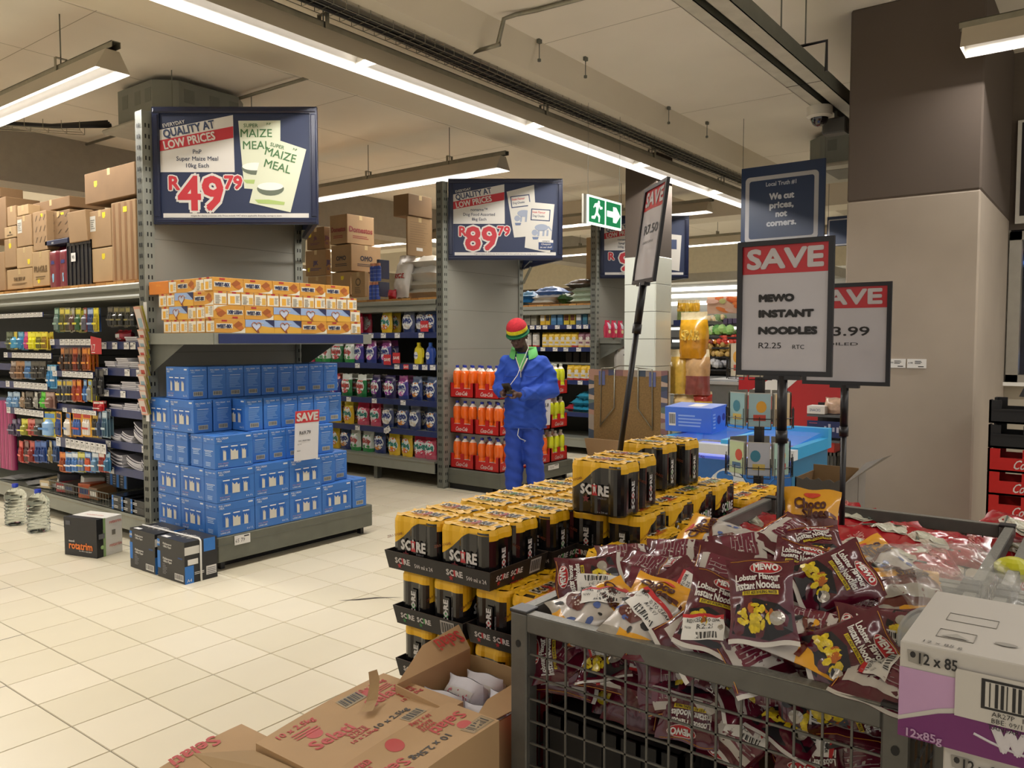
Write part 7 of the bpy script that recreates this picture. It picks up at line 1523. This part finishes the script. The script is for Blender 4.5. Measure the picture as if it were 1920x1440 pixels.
g = G(); g.box(-.02, .05, -.02, L+.02, .80, .86, M('d8dde2', .35)).box(DP-.05, DP+.02, -.02, L+.02, .80, .93, P('3f9fd0')).box(.05, DP-.05, -.02, .03, .80, .87, P('2f9ad0')).box(.05, DP-.05, L-.03, L+.02, .80, .87, P('2f9ad0')).box(.05, DP-.05, L*.5-.02, L*.5+.02, .85, .885, P('3aa6dc')); part('rim', g, t)
part('lit_interior', G().box(.05, DP-.05, .03, L-.03, .775, .785, M('a8b0f8', .4, noise=0, emit=.55)), t)
for k in range(2): part('glass_lid', G().add([(.05, .03+L*.5*k, .862), (DP-.05, .03+L*.5*k, .90), (DP-.05, L*.5*(k+1)-.03, .90), (.05, L*.5*(k+1)-.03, .862)], [(0, 1, 2, 3)], M('b4bcf6', .06, noise=0, alpha=.25)), t)  # lavender tint puts the glow from inside into the lid colour
for k in range(7): part('frozen_pack', G().cbox(.1+.08*(k % 3), .3+.08*(k % 3), .05+k*(L-.1)/7, .04+(k+.85)*(L-.1)/7, .786, .805, P(('c23a4c', 'd8b23c', '3c6fc0', 'c8c8d8', '8c3f8c', '4cb0c0', 'd87a3c')[k]), .004), t)
g = G(); g.cbox(0, .26, 0, .34, 0, .17, M('3a6fd8', .3, 0, .03), .003); S = plane((0, .34, 0), (0, -1, 0), (0, 0, 1)); g.barcode(S, .03, .08, .04, .13, PAPER); g.lines(S, .1, .3, .04, .13, 4, P('8fb0ec'), rg=.4); S = plane((0, 0, 0), (1, 0, 0), (0, 0, 1)); g.lines(S, .02, .06, .03, .14, 5, P('8fb0ec')); g.ell(S, .12, .08, .03, .03, P('1c2c88'), .001); g.ell(S, .2, .09, .025, .025, P('1c2c88'), .001); g.rect(plane((0, 0, .17), (1, 0, 0), (0, 1, 0)), .06, .2, .1, .2, PAPER)
g.build('blue_box', None, (5.02, yx(1345, 5.1), .885), (0, -.055, 0), 'blue cardboard box lying on the glass lid of the ice cream freezer', 'box')
# ---------------------------------------------------------------- greeting card spinner
XR = 4.1; yr = yx(1425, XR); t = thing('card_spinner', 'black wire spinner rack of greeting cards in front of the freezer', 'display rack', (XR, yr, 0))
part('column', G().box(-.02, .02, -.02, .02, .05, 1.62, BLK), t); part('base', G().tube([(-.25, 0, .02), (.25, 0, .02)], .015, BLK).tube([(0, -.25, .02), (0, .25, .02)], .015, BLK).lathe([(0, 0), (.05, 0), (.03, .06), (0, .06)], BLK, 12), t)
cc = ['a9c8bc', 'c9b48c', 'b9c8a0', '8fb4bc', 'd0c8b4', 'b4b8c4', '9cbcc8', 'c8bca0']; r = random.Random(9)
for lv, z in enumerate((.56, .82, 1.07, 1.32)):
    for k in range(8):
        a = 2*pi*k/8+.35; c = Vector((.155*cos(a), .155*sin(a), z)); ux = Vector((-sin(a), cos(a), 0)); n = Vector((cos(a), sin(a), 0)); S = plane(c, ux, (0, 0, 1)); 
        g = G(); g.rect(S, -.055, .055, 0, .17, P('c3c1bb'), -.004); g.rect(S, -.055, .055, 0, .17, P('a9a79f'), -.012); g.rect(S, -.051, .051, .004, .166, P(cc[(k*3+lv) % 8]), 0)
        if k in (0, 1, 7): g.rect(S, -.055, .055, 0, .17, P('8f8d86'), .0005); g.rect(S, -.01, .02, .03, .04, PAPER, .001)
        else: g.ell(S, r.uniform(-.02, .02), .10, .025, .03, P(('c2503c', '3f7f98', 'd8a03c', '6c9c5c')[(k+lv) % 4]), .001); g.rect(S, -.03, .03, .03, .06, P(('b8483c', '4a6a8c', 'c8b060')[(k+lv) % 3]), .001)
        part('greeting_card', g, t)
        g = G(); q = .004
        for x in (-.056, .056, 0): g.tube([S(x, -.012, .012), S(x, .09 if x else .05, .012)], .0022, BLK, 4)
        for y in (-.012, .04): g.tube([S(-.056, y, .012), S(.056, y, .012)], .0022, BLK, 4)
        g.tube([S(0, .02, 0), S(0, .02, -.13)], .0025, BLK, 4); part('wire_pocket', g, t)
# ---------------------------------------------------------------- chipboard folding tray against the tiled pillar
XB = 7.62; y1, y0 = yx(1104, XB), yx(1252, XB); z0, z1 = zx(1180, 828, XB), zx(1180, 694, XB); W_ = y1-y0; H = z1-z0
t = thing('folding_bed_tray', 'chipboard panel with patterned fabric edge and folded wire legs before the tiled pillar', 'folding table', (XB, y0, z0))
g = G(); g.box(0, .02, 0, W_, 0, H, M('7a6038', .8, 0, .25, 60)); part('chipboard_panel', g, t)
g = G(); S = plane((-.001, W_, 0), (0, -1, 0), (0, 0, 1)); r = random.Random(2); pc = ['8f8478', '5c6c64', '9c7868', '4a4f66', '7c5c5c', 'a89484', '3f4a58']
for a0, a1, b0, b1, n_, v in ((0, .07, 0, H, 14, 1), (W_-.075, W_, 0, H, 14, 1), (.07, W_-.075, H-.065, H, 9, 0)):
    for k in range(n_):
        if v: q0, q1 = b0+(b1-b0)*k/n_, b0+(b1-b0)*(k+1)/n_; g.poly(S, [(a0, q0), (a1, q0+.02*sin(k*2)), (a1, q1+.02*sin(k*2+2)), (a0, q1)], P(pc[r.randrange(7)], .9), .001+.0003*(k % 2))
        else: q0, q1 = a0+(a1-a0)*k/n_, a0+(a1-a0)*(k+1)/n_; g.poly(S, [(q0, b0), (q1, b0+.01*sin(k)), (q1, b1), (q0, b1)], P(pc[r.randrange(7)], .9), .001+.0003*(k % 2))
part('fabric_edge', g, t)
g = G(); T = lambda a, b: S(a*W_, b*H, .018)
for s_ in (0, 1):
    m_ = lambda a: a if not s_ else 1.0-a*1.0+ .0
    g.tube([T(m_(.17), .18), T(m_(.18), 1.02), T(m_(.33), 1.03)], .007, GALV, 6).tube([T(m_(.17), .20), T(m_(.35), .47), T(m_(.35), 1.03)], .007, GALV, 6)
    g2 = G(); g2.rect(S, W_*(m_(.18))-.04, W_*(m_(.18))+.04, H*.78, H*.98, P('5c6288', .5), .008); part('hinge_block', g2, t)
g.tube([T(.33, 1.03), T(.42, 1.06), T(.58, 1.06), T(.67, 1.03)], .007, GALV, 6); part('wire_legs', g, t)
y1, y0 = yx(1096, XB-.1), yx(1254, XB-.1); g = G(); zb_, zt_ = zx(1100, 862, XB-.1), zx(1100, 822, XB-.1)
g.add([(XB-.1, y0, zt_), (XB-.1, y1, zt_), (XB-.1, y1-.06, zb_), (XB-.1, y0+.06, zb_), (XB+.25, y0, zt_-.02), (XB+.25, y1, zt_-.02), (XB+.25, y1-.06, zb_), (XB+.25, y0+.06, zb_)], [(0, 1, 2, 3), (7, 6, 5, 4), (0, 3, 7, 4), (1, 5, 6, 2), (3, 2, 6, 7), (0, 4, 5, 1)], KRAFT)
g.build('carton', None, label='shallow brown carton under the chipboard panel', cat='carton')
G().box(XB-.05, XB+.25, y0+.08, y1-.08, 0, zb_, M('c4c4bc', .4)).box(XB-.06, XB+.26, y0+.07, y1-.07, zb_-.03, zb_-.001, WHITE).build('low_white_stand', None, label='low white stand below the shallow brown carton', cat='stand')
# ---------------------------------------------------------------- bags of puffs beside the tiled pillar
def puff(lab, px, py0, py1, X, wpx, cols, sd, txt=None, clear='d8c8a0'):
    z0, z1 = zx(px, py1, X), zx(px, py0, X); w_ = abs(yx(px-wpx/2, X)-yx(px+wpx/2, X)); H = z1-z0
    a, b = (M(c, .25, 0, .2, 14, coat=.5) for c in cols)
    bag(w_, H, w_*.6, 'stand', sd, lambda u, v: M(clear, .2, 0, .1, 30, coat=.5) if v > .84 else (a if v > .4 else b), a, (lambda g, S: g.text(txt, S, 0, H*.5, H*.2, P('e6c45c'), w=-w_*.6, bold=.05, d=.004)) if txt else None, 10, 12, .02).build('puffs_bag', None, (X, yx(px, X), z0), (0, 0, -pi/2), lab, 'snack bag')
XP = 8.75
puff('large yellow snack bag on top of the snack bags beside the tiled pillar', 1300, 585, 672, XP, 54, ('d8a020', 'c98a1c'), 401, 'SPAR'); puff('tall orange snack bag at the left of the snack pile', 1272, 655, 738, XP, 36, ('d0a848', 'd8b04c'), 402); puff('clear snack bag with maroon print in the middle of the pile', 1308, 655, 740, XP-.02, 46, ('c8a070', '8a4a44'), 403)
puff('pale snack bag at the foot of the pile', 1288, 740, 775, XP, 50, ('d8bc84', 'd2b074'), 404); puff('snack bag with red and yellow print at the lower right of the pile', 1318, 733, 765, XP, 36, ('b03c34', 'd8b03c'), 405)
carton('white crate stand carrying the snack bags', XP-.15, XP+.4, yx(1340, XP), yx(1262, XP), 0, zx(1300, 776, XP), M('b9c4bc', .4), name='white_stand', cat='stand', tape=False)
for k, (px, c) in enumerate(((1276, 'd0a01c'), (1290, 'd8a824'), (1303, 'cf9c20'))): puff('yellow and blue packet on the shelf above the snack pile, %s' % ORD[k], px, 562, 600, 9.6, 15, (c, '8fa060'), 410+k)
G().box(9.5, 10.2, yx(1312, 9.5), yx(1262, 9.5), zx(1285, 606, 9.5), zx(1285, 601, 9.5), STEELD).box(9.49, 9.5, yx(1312, 9.5), yx(1262, 9.5), zx(1285, 611, 9.5), zx(1285, 600, 9.5), NAVYS).box(9.95, 10.2, yx(1312, 9.95), yx(1300, 9.95), 0, zx(1285, 601, 9.5), STEELD).build('wall_shelf', None, label='grey shelf with blue strip holding yellow packets behind the pillar', cat='shelf')
# ---------------------------------------------------------------- fruit and vegetable wall fridge far behind
XV = 13.2; ya_, yb_ = yx(1560, XV), yx(1180, XV); t = thing('produce_fridge', 'long open fridge of fruit and vegetables along the far wall', 'fridge', (0, 0, 0)); DKF = M('1d1c20', .5)
LIT = M('f4f2ea', .5, noise=0, emit=2.2)
part('back', G().box(XV+.7, XV+.75, ya_, yb_, 0, 2.75, M('c9c8c2', .5)), t); part('canopy', G().box(XV-.1, XV+.75, ya_, yb_, zx(1320, 528, XV), zx(1320, 512, XV), M('a9a496', .6)), t)
for y, d in ((548, .0), (560, .12), (574, .25)): part('light_tube', G().tube([(XV+.1+d, ya_+.3, zx(1320, y-8, XV)), (XV+.1+d, yb_-.2, zx(1320, y-8, XV))], .035, LIT, 8), t)
for k, (yy, dx) in enumerate(((608, .1), (632, .05), (651, 0), (668, -.05), (692, -.1))):
    z = zx(1330, yy, XV+dx); part('shelf', G().box(XV+dx, XV+.7, ya_, yb_, z-.03, z, DKF), t)
    if k < 2: part('light_tube', G().tube([(XV+dx+.04, ya_, z-.07), (XV+dx+.04, yb_, z-.07)], .025, LIT, 6), t)
part('lower_front', G().box(XV-.1, XV+.7, ya_, yb_, 0, .9, M('6d6f70', .4)).box(XV-.12, XV-.1, ya_, yb_, .55, .62, M('a9aaa8', .4)), t)
g = G(); S = plane((XV+.3, yx(1324, XV+.3), zx(1350, 588, XV+.3)), (0, -1, 0), (0, 0, 1)); PW = yx(1324, XV+.3)-yx(1480, XV+.3); g.box(XV+.3, XV+.35, yx(1480, XV+.3), yx(1324, XV+.3), zx(1350, 588, XV+.3), zx(1350, 548, XV+.3), P('d0a890')); H = zx(1350, 548, XV+.3)-zx(1350, 588, XV+.3); r = random.Random(8)
for k in range(26): g.ell(S, r.uniform(.1, PW-.1), r.uniform(.05, H-.05), r.uniform(.05, .13), r.uniform(.02, .05), P(r.choice(('c8642c', 'd87a3c', 'a8a86c', 'd8b0a0', 'b84c24'))), .002+.001*k, 10, r.uniform(-.5, .5))
g.build('food_poster', None, label='orange and cream food poster above the produce shelves', cat='poster')
def heap(nm, lab, px0, px1, yb, ht, cols, rad, X, n, cat='produce'):
    g = G(); r = random.Random(n); y0, y1 = yx(px1, X), yx(px0, X); z = zx((px0+px1)/2, yb, X)
    for k in range(n): c = (X+r.uniform(0, .25), r.uniform(y0, y1), z+rad*.8+r.uniform(0, ht)*(1 if r.random() < .6 else .3)); blob(g, c, (rad*r.uniform(.8, 1.1),)*3, n=8, m=P(r.choice(cols), .4))
    g.build(nm, None, label=lab, cat=cat, kind='stuff')
heap('potato', 'heap of yellow brown potatoes on the fourth produce shelf', 1322, 1380, 660, .10, ('b89a54', 'a8884a', 'c4a860'), .045, XV, 110); heap('potatoes', 'heap of yellow brown potatoes under the upper heap', 1322, 1382, 669, .03, ('b89a54', 'a8884a'), .045, XV-.08, 60)
heap('tomato', 'red tomatoes heaped on the produce shelf', 1345, 1376, 646, .10, ('c8382c', 'b83024', 'd04a34'), .045, XV+.03, 70); heap('pepper', 'orange and dark peppers left of the tomatoes', 1320, 1345, 646, .05, ('d88a24', '7a2c2c', 'c8501c'), .045, XV+.03, 40)
heap('lettuce', 'green lettuces on the lit produce shelf', 1322, 1368, 627, .06, ('7fb45c', '9cc878', '5c9c4c', 'c8d4b0'), .07, XV+.08, 50); heap('mushroom_punnet', 'white and green punnets on the top produce shelf', 1315, 1352, 604, .04, ('d8d4c4', '7f9c6c', 'e0c8a0'), .06, XV+.13, 30)
for k in range(3): carton('purple punnet on the top produce shelf, %s' % ORD[k], XV+.15, XV+.35, yx(1362+k*9, XV+.15), yx(1354+k*9, XV+.15), zx(1358, 607, XV+.1), zx(1358, 597, XV+.1), P('4c3f5c'), name='punnet', cat='punnet', tape=False)
heap('bagged_onion', 'silver bags on the dark low produce shelf', 1320, 1378, 690, .06, ('8f9098', '6c6d74', 'b0b0b4'), .06, XV-.08, 50)
t = thing('chest_freezer', 'grey metal chest freezer behind the snack bags', 'freezer', (9.6, yx(1385, 9.6), 0)); L = yx(1318, 9.6)-yx(1385, 9.6); zt_ = zx(1350, 712, 9.6)
part('body', G().cbox(0, .9, 0, L, .02, zt_, M('7d7f80', .35, .3), .02).box(-.015, .9, -.01, L, zt_-.06, zt_-.02, M('b4b6b6', .3)).box(-.008, 0, 0, L, zt_-.35, zt_-.33, M('b4b6b6', .3)), t)
# ---------------------------------------------------------------- red counter behind the signs
XQ = 8.2; z = lambda y: zx(1500, y, XQ)
t = thing('red_counter', 'red promotional wall panel behind the pole signs', 'panel', (0, 0, 0)); part('panel', G().box(XQ, XQ+.05, yx(1590, XQ), yx(1385, XQ), 0, z(655), M('b01c20', .35, 0, .06, 3)), t)
g = G(); S = plane((XQ-.002, yx(1398, XQ), z(745)), (0, -1, 0), (0, 0, 1)); g.poly(S, [(0, 0), (.35, .0), (.62, .25), (.3, .2), (.05, .05)], PAPER, .002); g.ell(S, .28, .25, .09, .10, PAPER, .003); g.ell(S, .28, .25, .065, .075, P('c23048'), .004); g.ell(S, .29, .25, .035, .04, PAPER, .005); part('white_swirl', g, t)
t = thing('checkout_shelf', 'dark checkout shelf with snacks beside the big pillar', 'shelf', (0, 0, 0)); xs_ = 7.3; z = lambda y: zx(1545, y, xs_); Y0, Y1 = yx(1576, xs_), yx(1514, xs_)
for yy in (778, 825): part('shelf', G().box(xs_, xs_+.35, Y0, Y1, z(yy)-.02, z(yy), M('55585c', .4)), t)
g = G(); g.box(xs_+.01, xs_+.03, Y0, Y1, z(820), z(790), P('1c2a5c')); S = plane((xs_+.008, Y1, z(820)), (0, -1, 0), (0, 0, 1)); r = random.Random(4)
for k in range(9): g.rect(S, .08+.035*k, .10+.035*k, .03+.03*r.random(), .08+.05*r.random(), P('a9aec4'), .002)
g.rect(S, .02, .09, .12, .125, P('c25a6c'), .002); part('blue_header', g, t); part('upright', G().box(xs_+.33, xs_+.36, Y0, Y1, 0, z(760), DARK), t)
carton('white box with blue lettering on the checkout shelf', xs_, xs_+.15, yx(1548, xs_), yx(1514, xs_), z(777), z(762), PAPER, name='snack_box', cat='box', tape=False, prints=lambda g, SX, SY, w_, d, h: g.text('SNACKS', SX, d*.45, h*.5, h*.35, P('3c5a8c'), w=d*.6))
bag(.2, .14, .1, 'stand', 501, M('c8a890', .2, 0, .3, 20, coat=.6), FO('b03a34')).build('snack_packet', None, (xs_+.12, yx(1562, xs_), z(776)), (0, 0, -pi/2), 'shiny snack packet above the white lettered box', 'packet')
carton('red box low on the checkout shelf', xs_+.02, xs_+.2, yx(1566, xs_), yx(1545, xs_), z(852), z(829), P('c2382c'), name='red_box', cat='box', tape=False)
g = crate(.2, .16, .2, M('4a4a46', .5), ribs=5); g.build('black_basket', None, (xs_+.02, yx(1570, xs_), z(890)), label='grey ribbed basket below the red box by the pillar', cat='basket'); carton('carton holding the grey basket by the pillar', xs_+.0, xs_+.25, yx(1575, xs_), yx(1543, xs_), 0, z(891), KRAFTD)
# torn dark carton near the rear rail
XC_ = 4.0; Yb, Ya = yx(1583, XC_), yx(1494, XC_); zt_ = zx(1530, 899, XC_)
t = thing('torn_carton', 'torn grey brown carton with raised flaps behind the rear bin', 'carton', (XC_, Yb, 0)); gm = M('4f4a45', .8, 0, .05, 6)
g = G(); w2 = Ya-Yb; r = random.Random(6); n = 12; prev = 0
for k in range(n): 
    h0 = zt_+.008*sin(k*2.3); h1 = zt_+.008*sin((k+1)*2.3); g.add([(0, w2*k/n, 0), (0, w2*(k+1)/n, 0), (0, w2*(k+1)/n, h1), (0, w2*k/n, h0), (.006, w2*k/n, 0), (.006, w2*(k+1)/n, 0), (.006, w2*(k+1)/n, h1), (.006, w2*k/n, h0)], [(3, 2, 1, 0), (4, 5, 6, 7), (2, 3, 7, 6)], gm)
part('front_wall', g, t); part('back_wall', G().box(.30, .306, 0, w2, 0, zt_+.03, KRAFT), t); part('side_wall', G().box(0, .306, w2-.006, w2, 0, zt_, KRAFTD), t)
part('flap', G().add([(0, 0, 0), (.45, 0, 0), (.45, 0, zt_+.04), (0, 0, zt_-.02), (.10, -.16, zt_+.12), (.40, -.14, zt_+.10)], [(0, 1, 2, 3), (3, 2, 5, 4)], M('77716a', .8)), t)
# ---------------------------------------------------------------- drink crates right of the pillar
XK = 5.62; Yk = yx(1856, XK); 
def ck(z0, m, lab, txt, h=.140, hi=.0):
    g = G(); w_, d, t_ = .34, .5, .012
    for (a, b, c, e) in ((0, w_, d-t_, d), (0, w_, 0, t_)): g.box(a, b, c, e, 0, h*.7, m); g.box(a, a+.08, c, e, h*.7, h, m); g.box(b-.08, b, c, e, h*.7, h, m)
    for x in (0, w_-t_):
        g.box(x, x+t_, 0, d, 0, h*.62, m)
        for a, b in ((0, .13), (.36, .64), (.87, 1.0)): g.box(x, x+t_, d*a, d*b, h*.62, h, m)
    g.box(0, w_, 0, d, 0, t_, m); S = plane((-.001, d, 0), (0, -1, 0), (0, 0, 1))
    if txt: g.text('Coca-Cola', S, .25, h*.36, .055, P('cfc4c4'), w=-.22, shear=.35, bold=.012, d=.001)
    else: g.box(-.01, 0, .02, d-.02, h*.55, h*.62, m)
    g.build('drink_crate', None, (XK, Yk-.5, z0), label=lab, cat='crate', group='stacked crates beside the big pillar')
for k in range(6): ck(.142*k+.001, CRT, 'red drink crate beside the pillar, %s from the floor' % ORD[k], True)
for k in range(2): ck(.142*6+.003+.15*k, M('16161a', .45), ['lower', 'upper'][k]+' black crate on top of the red crates', False)
G().add([(0, 0, 0), (.3, 0, 0), (.3, .3, .02), (0, .3, .02), (.02, .02, .06), (.28, .02, .05), (.26, .27, .09), (.03, .28, .07)], [(0, 3, 2, 1), (4, 5, 6, 7), (0, 1, 5, 4), (1, 2, 6, 5), (2, 3, 7, 6), (3, 0, 4, 7)], M('131316', .4)).build('folded_black_bag', None, (XK+.02, Yk-.45, 1.150), label='folded black bag lying on the black crates', cat='bag')
# ---------------------------------------------------------------- cat food boxes and clear bag at the right
PU = M('64205f', .35, 0, .05, 5); PUL = M('b08cb0', .35, noise=.03); GY = M('b4b0aa', .45, 0, .03, 4)
def catbox(x, y, z, w_, d, h, lab, full=True):
    g = G(); g.cbox(0, w_, 0, d, 0, h, GY, .002); S = plane((-.0006, d, 0), (0, -1, 0), (0, 0, 1))
    if full:
        hb = h*.73; g.rect(S, 0, d, 0, hb, PUL, .0004); n = 14
        pts = [(0, 0), (d, 0)]+[(d*(1-k/n), hb*(.72*(1-(k/n)**2.2)**.6 if k < n else .30)+.0) for k in range(n+1)]
        g.poly(S, [(0, 0), (d, 0), (d, hb*.98), (d*.6, hb*.86), (d*.35, hb*.72), (d*.15, hb*.52), (0, hb*.28)], GY, .001); g.poly(S, [(0, 0), (d, 0), (d, hb*.93), (d*.6, hb*.80), (d*.35, hb*.65), (d*.15, hb*.45), (0, hb*.22)], PU, .0016)
        g.text('whiskers', S, .125, h*.27, .042, P('c0bcc0'), left=True, bold=.06, w=.2, d=.0026); g.tube([S(.10+.02*k, h*(.22-.05*k+.006*k*k), .002) for k in range(6)], .002, P('c0bcc0'), 4)
        g.text('12x85g', S, .036, h*.06, .012, P('a98aa8'), bold=.03, d=.0026)
        g.rect(S, .075, .20, h*.36, h*.84, P('b9b5ae'), .003); g.rect(S, .108, .20, h*.50, h*.80, INK, .0036); g.rect(S, .113, .20, h*.525, h*.775, P('b9b5ae'), .0042)
        for k in range(12): g.rect(S, .118+.007*k, .118+.007*k+(.004 if k % 3 else .0015), h*.53, h*.77, INK, .0048)
        g.text('AR27P   IN02', S, .15, h*.465, .007, INK, d=.0042, res=1); g.text('BBE: 09/11/19', S, .15, h*.40, .007, INK, d=.0042, res=1); g.text('TAN0ARU22', S, .145, h*.335, .007, INK, d=.0042, res=1)
    g.text('12 x 85', S, .052, h*.86, .016, INK, bold=.02, w=.05, d=.0026); g.poly(S, [(.012, h*.80), (.03, h*.78), (.034, h*.92), (.01, h*.92)], P('8b8780'), .0006); g.ell(S, .018, h*.88, .004, .005, INK, .001, 8)
    T = plane((0, d, h+.0006), (0, -1, 0), (1, 0, 0)); g.text('12 x 85 g', T, .055, .015, .010, P('4a4844'), d=.001); g.tube([T(.04, .05, 0), T(.09, .05, 0), T(.09, .09, 0), T(.04, .09, 0)], .0007, P('77746e'), 3, closed=True); g.poly(T, [(.045, .055), (.065, .075), (.085, .055)], P('9c9992'), .001); g.tube([T(.04, .14, 0), T(.11, .14, 0), T(.11, .18, 0), T(.04, .18, 0)], .0007, P('77746e'), 3, closed=True); g.ell(T, .13, .07, .015, .008, P('8f8c86'), .001)
    g.box(-.0008, w_, d*.5, d*.5+.0008, h, h+.0008, P('8b8780'))
    return g.build('cat_food_box', None, (x, y, z), (0, 0, 0), lab, 'box')
x0, y0 = fz(1688, 1200, 1.05); catbox(x0, y0-.36, .905, .30, .36, .145, 'purple and grey box of pouches at the right edge, top one')
catbox(x0+.012, y0-.42, .757, .13, .36, .145, 'grey topped box of pouches directly beneath the purple one', False)
for k in range(5): G().cbox(0, .13, 0, .36, 0, .148, GY, .002).box(-.0006, 0, .02, .34, .02, .1, PUL).build('cat_food_box', None, (x0+.012, y0-.42, .757-.15*(k+1)), label='box of pouches lower in the stack at the right edge, %s beneath' % ORD[k], cat='box')
CLR = M('d8dad6', .06, 0, .05, 20, alpha=.13, coat=1)
t = thing('tub_bag', 'clear plastic bag of round tub lids lying behind the purple box', 'plastic bag', (0, 0, 0)); x, y = fz(1752, 1200, .95)
R4 = Matrix.Translation((x, y, .945)) @ Matrix.Rotation(radians(-72.5), 4, 'Z') @ Matrix.Rotation(radians(-28), 4, 'X')
for k in range(3):
    g = G(); g.lathe([(0, 0), (.058, 0), (.062, .004), (.064, .010), (.060, .010), (.056, .004), (0, .004)], M('c4c6c4', .2, 0, .03, 10, alpha=.55, coat=.5), 28, T=R4 @ Matrix.Translation((.012*k, .03*k, 0)) @ Matrix.Rotation(pi/2, 4, 'X')); part('tub_lid', g, t)
me = bag(.30, .34, .10, 'pillow', 610, CLR, CLR, None, 16, 18, .016).mesh('bag')
obj('clear_film', me, t, (x+.16, y-.10, .94), (radians(-75), 0, radians(-50))); me = bag(.2, .26, .07, 'pillow', 611, CLR, CLR, None, 14, 16, .016).mesh('bag'); obj('clear_film', me, t, (x+.02, y-.06, .90), (radians(-60), 0, radians(-80)))
xq, yq = fz(1775, 1290, .86); me = bag(.09, .16, .05, 'pillow', 612, CLR, CLR, None, 12, 14, .014).mesh('bag'); o = obj('plastic_film', me, None, (xq, yq-.02, .80), (radians(-20), 0, radians(-80)), 'crumpled clear film hanging beside the purple box', 'plastic bag')
# ---------------------------------------------------------------- label housekeeping
SH = ((', in the row', ' in the row'), ('blue milk carton case', 'blue milk case'), ('along the shelf front', 'along the front'), ('on the left side of the display', 'on the left side'), ('on the top shelf of the flour gondola', 'on the flour gondola top shelf'), ('on the second shelf of the flour gondola', 'on the second flour shelf'), ('pack behind the', 'pack behind'), ('wheat biscuit box', 'cereal box'), ('washing powder bag', 'powder bag'), ('white edged notebook', 'notebook'), ('orange chocolate', 'orange chocolate'))
for o in list(bpy.data.objects):
    if 'label' in o:
        l = o['label']
        for a, b in SH:
            if len(l.split()) > 16 or a == ', in the row': l = l.replace(a, b)
        w_ = l.split()
        if len(w_) > 16: l = ' '.join(x for x in w_ if x not in ('the', 'a'))
        o['label'] = l
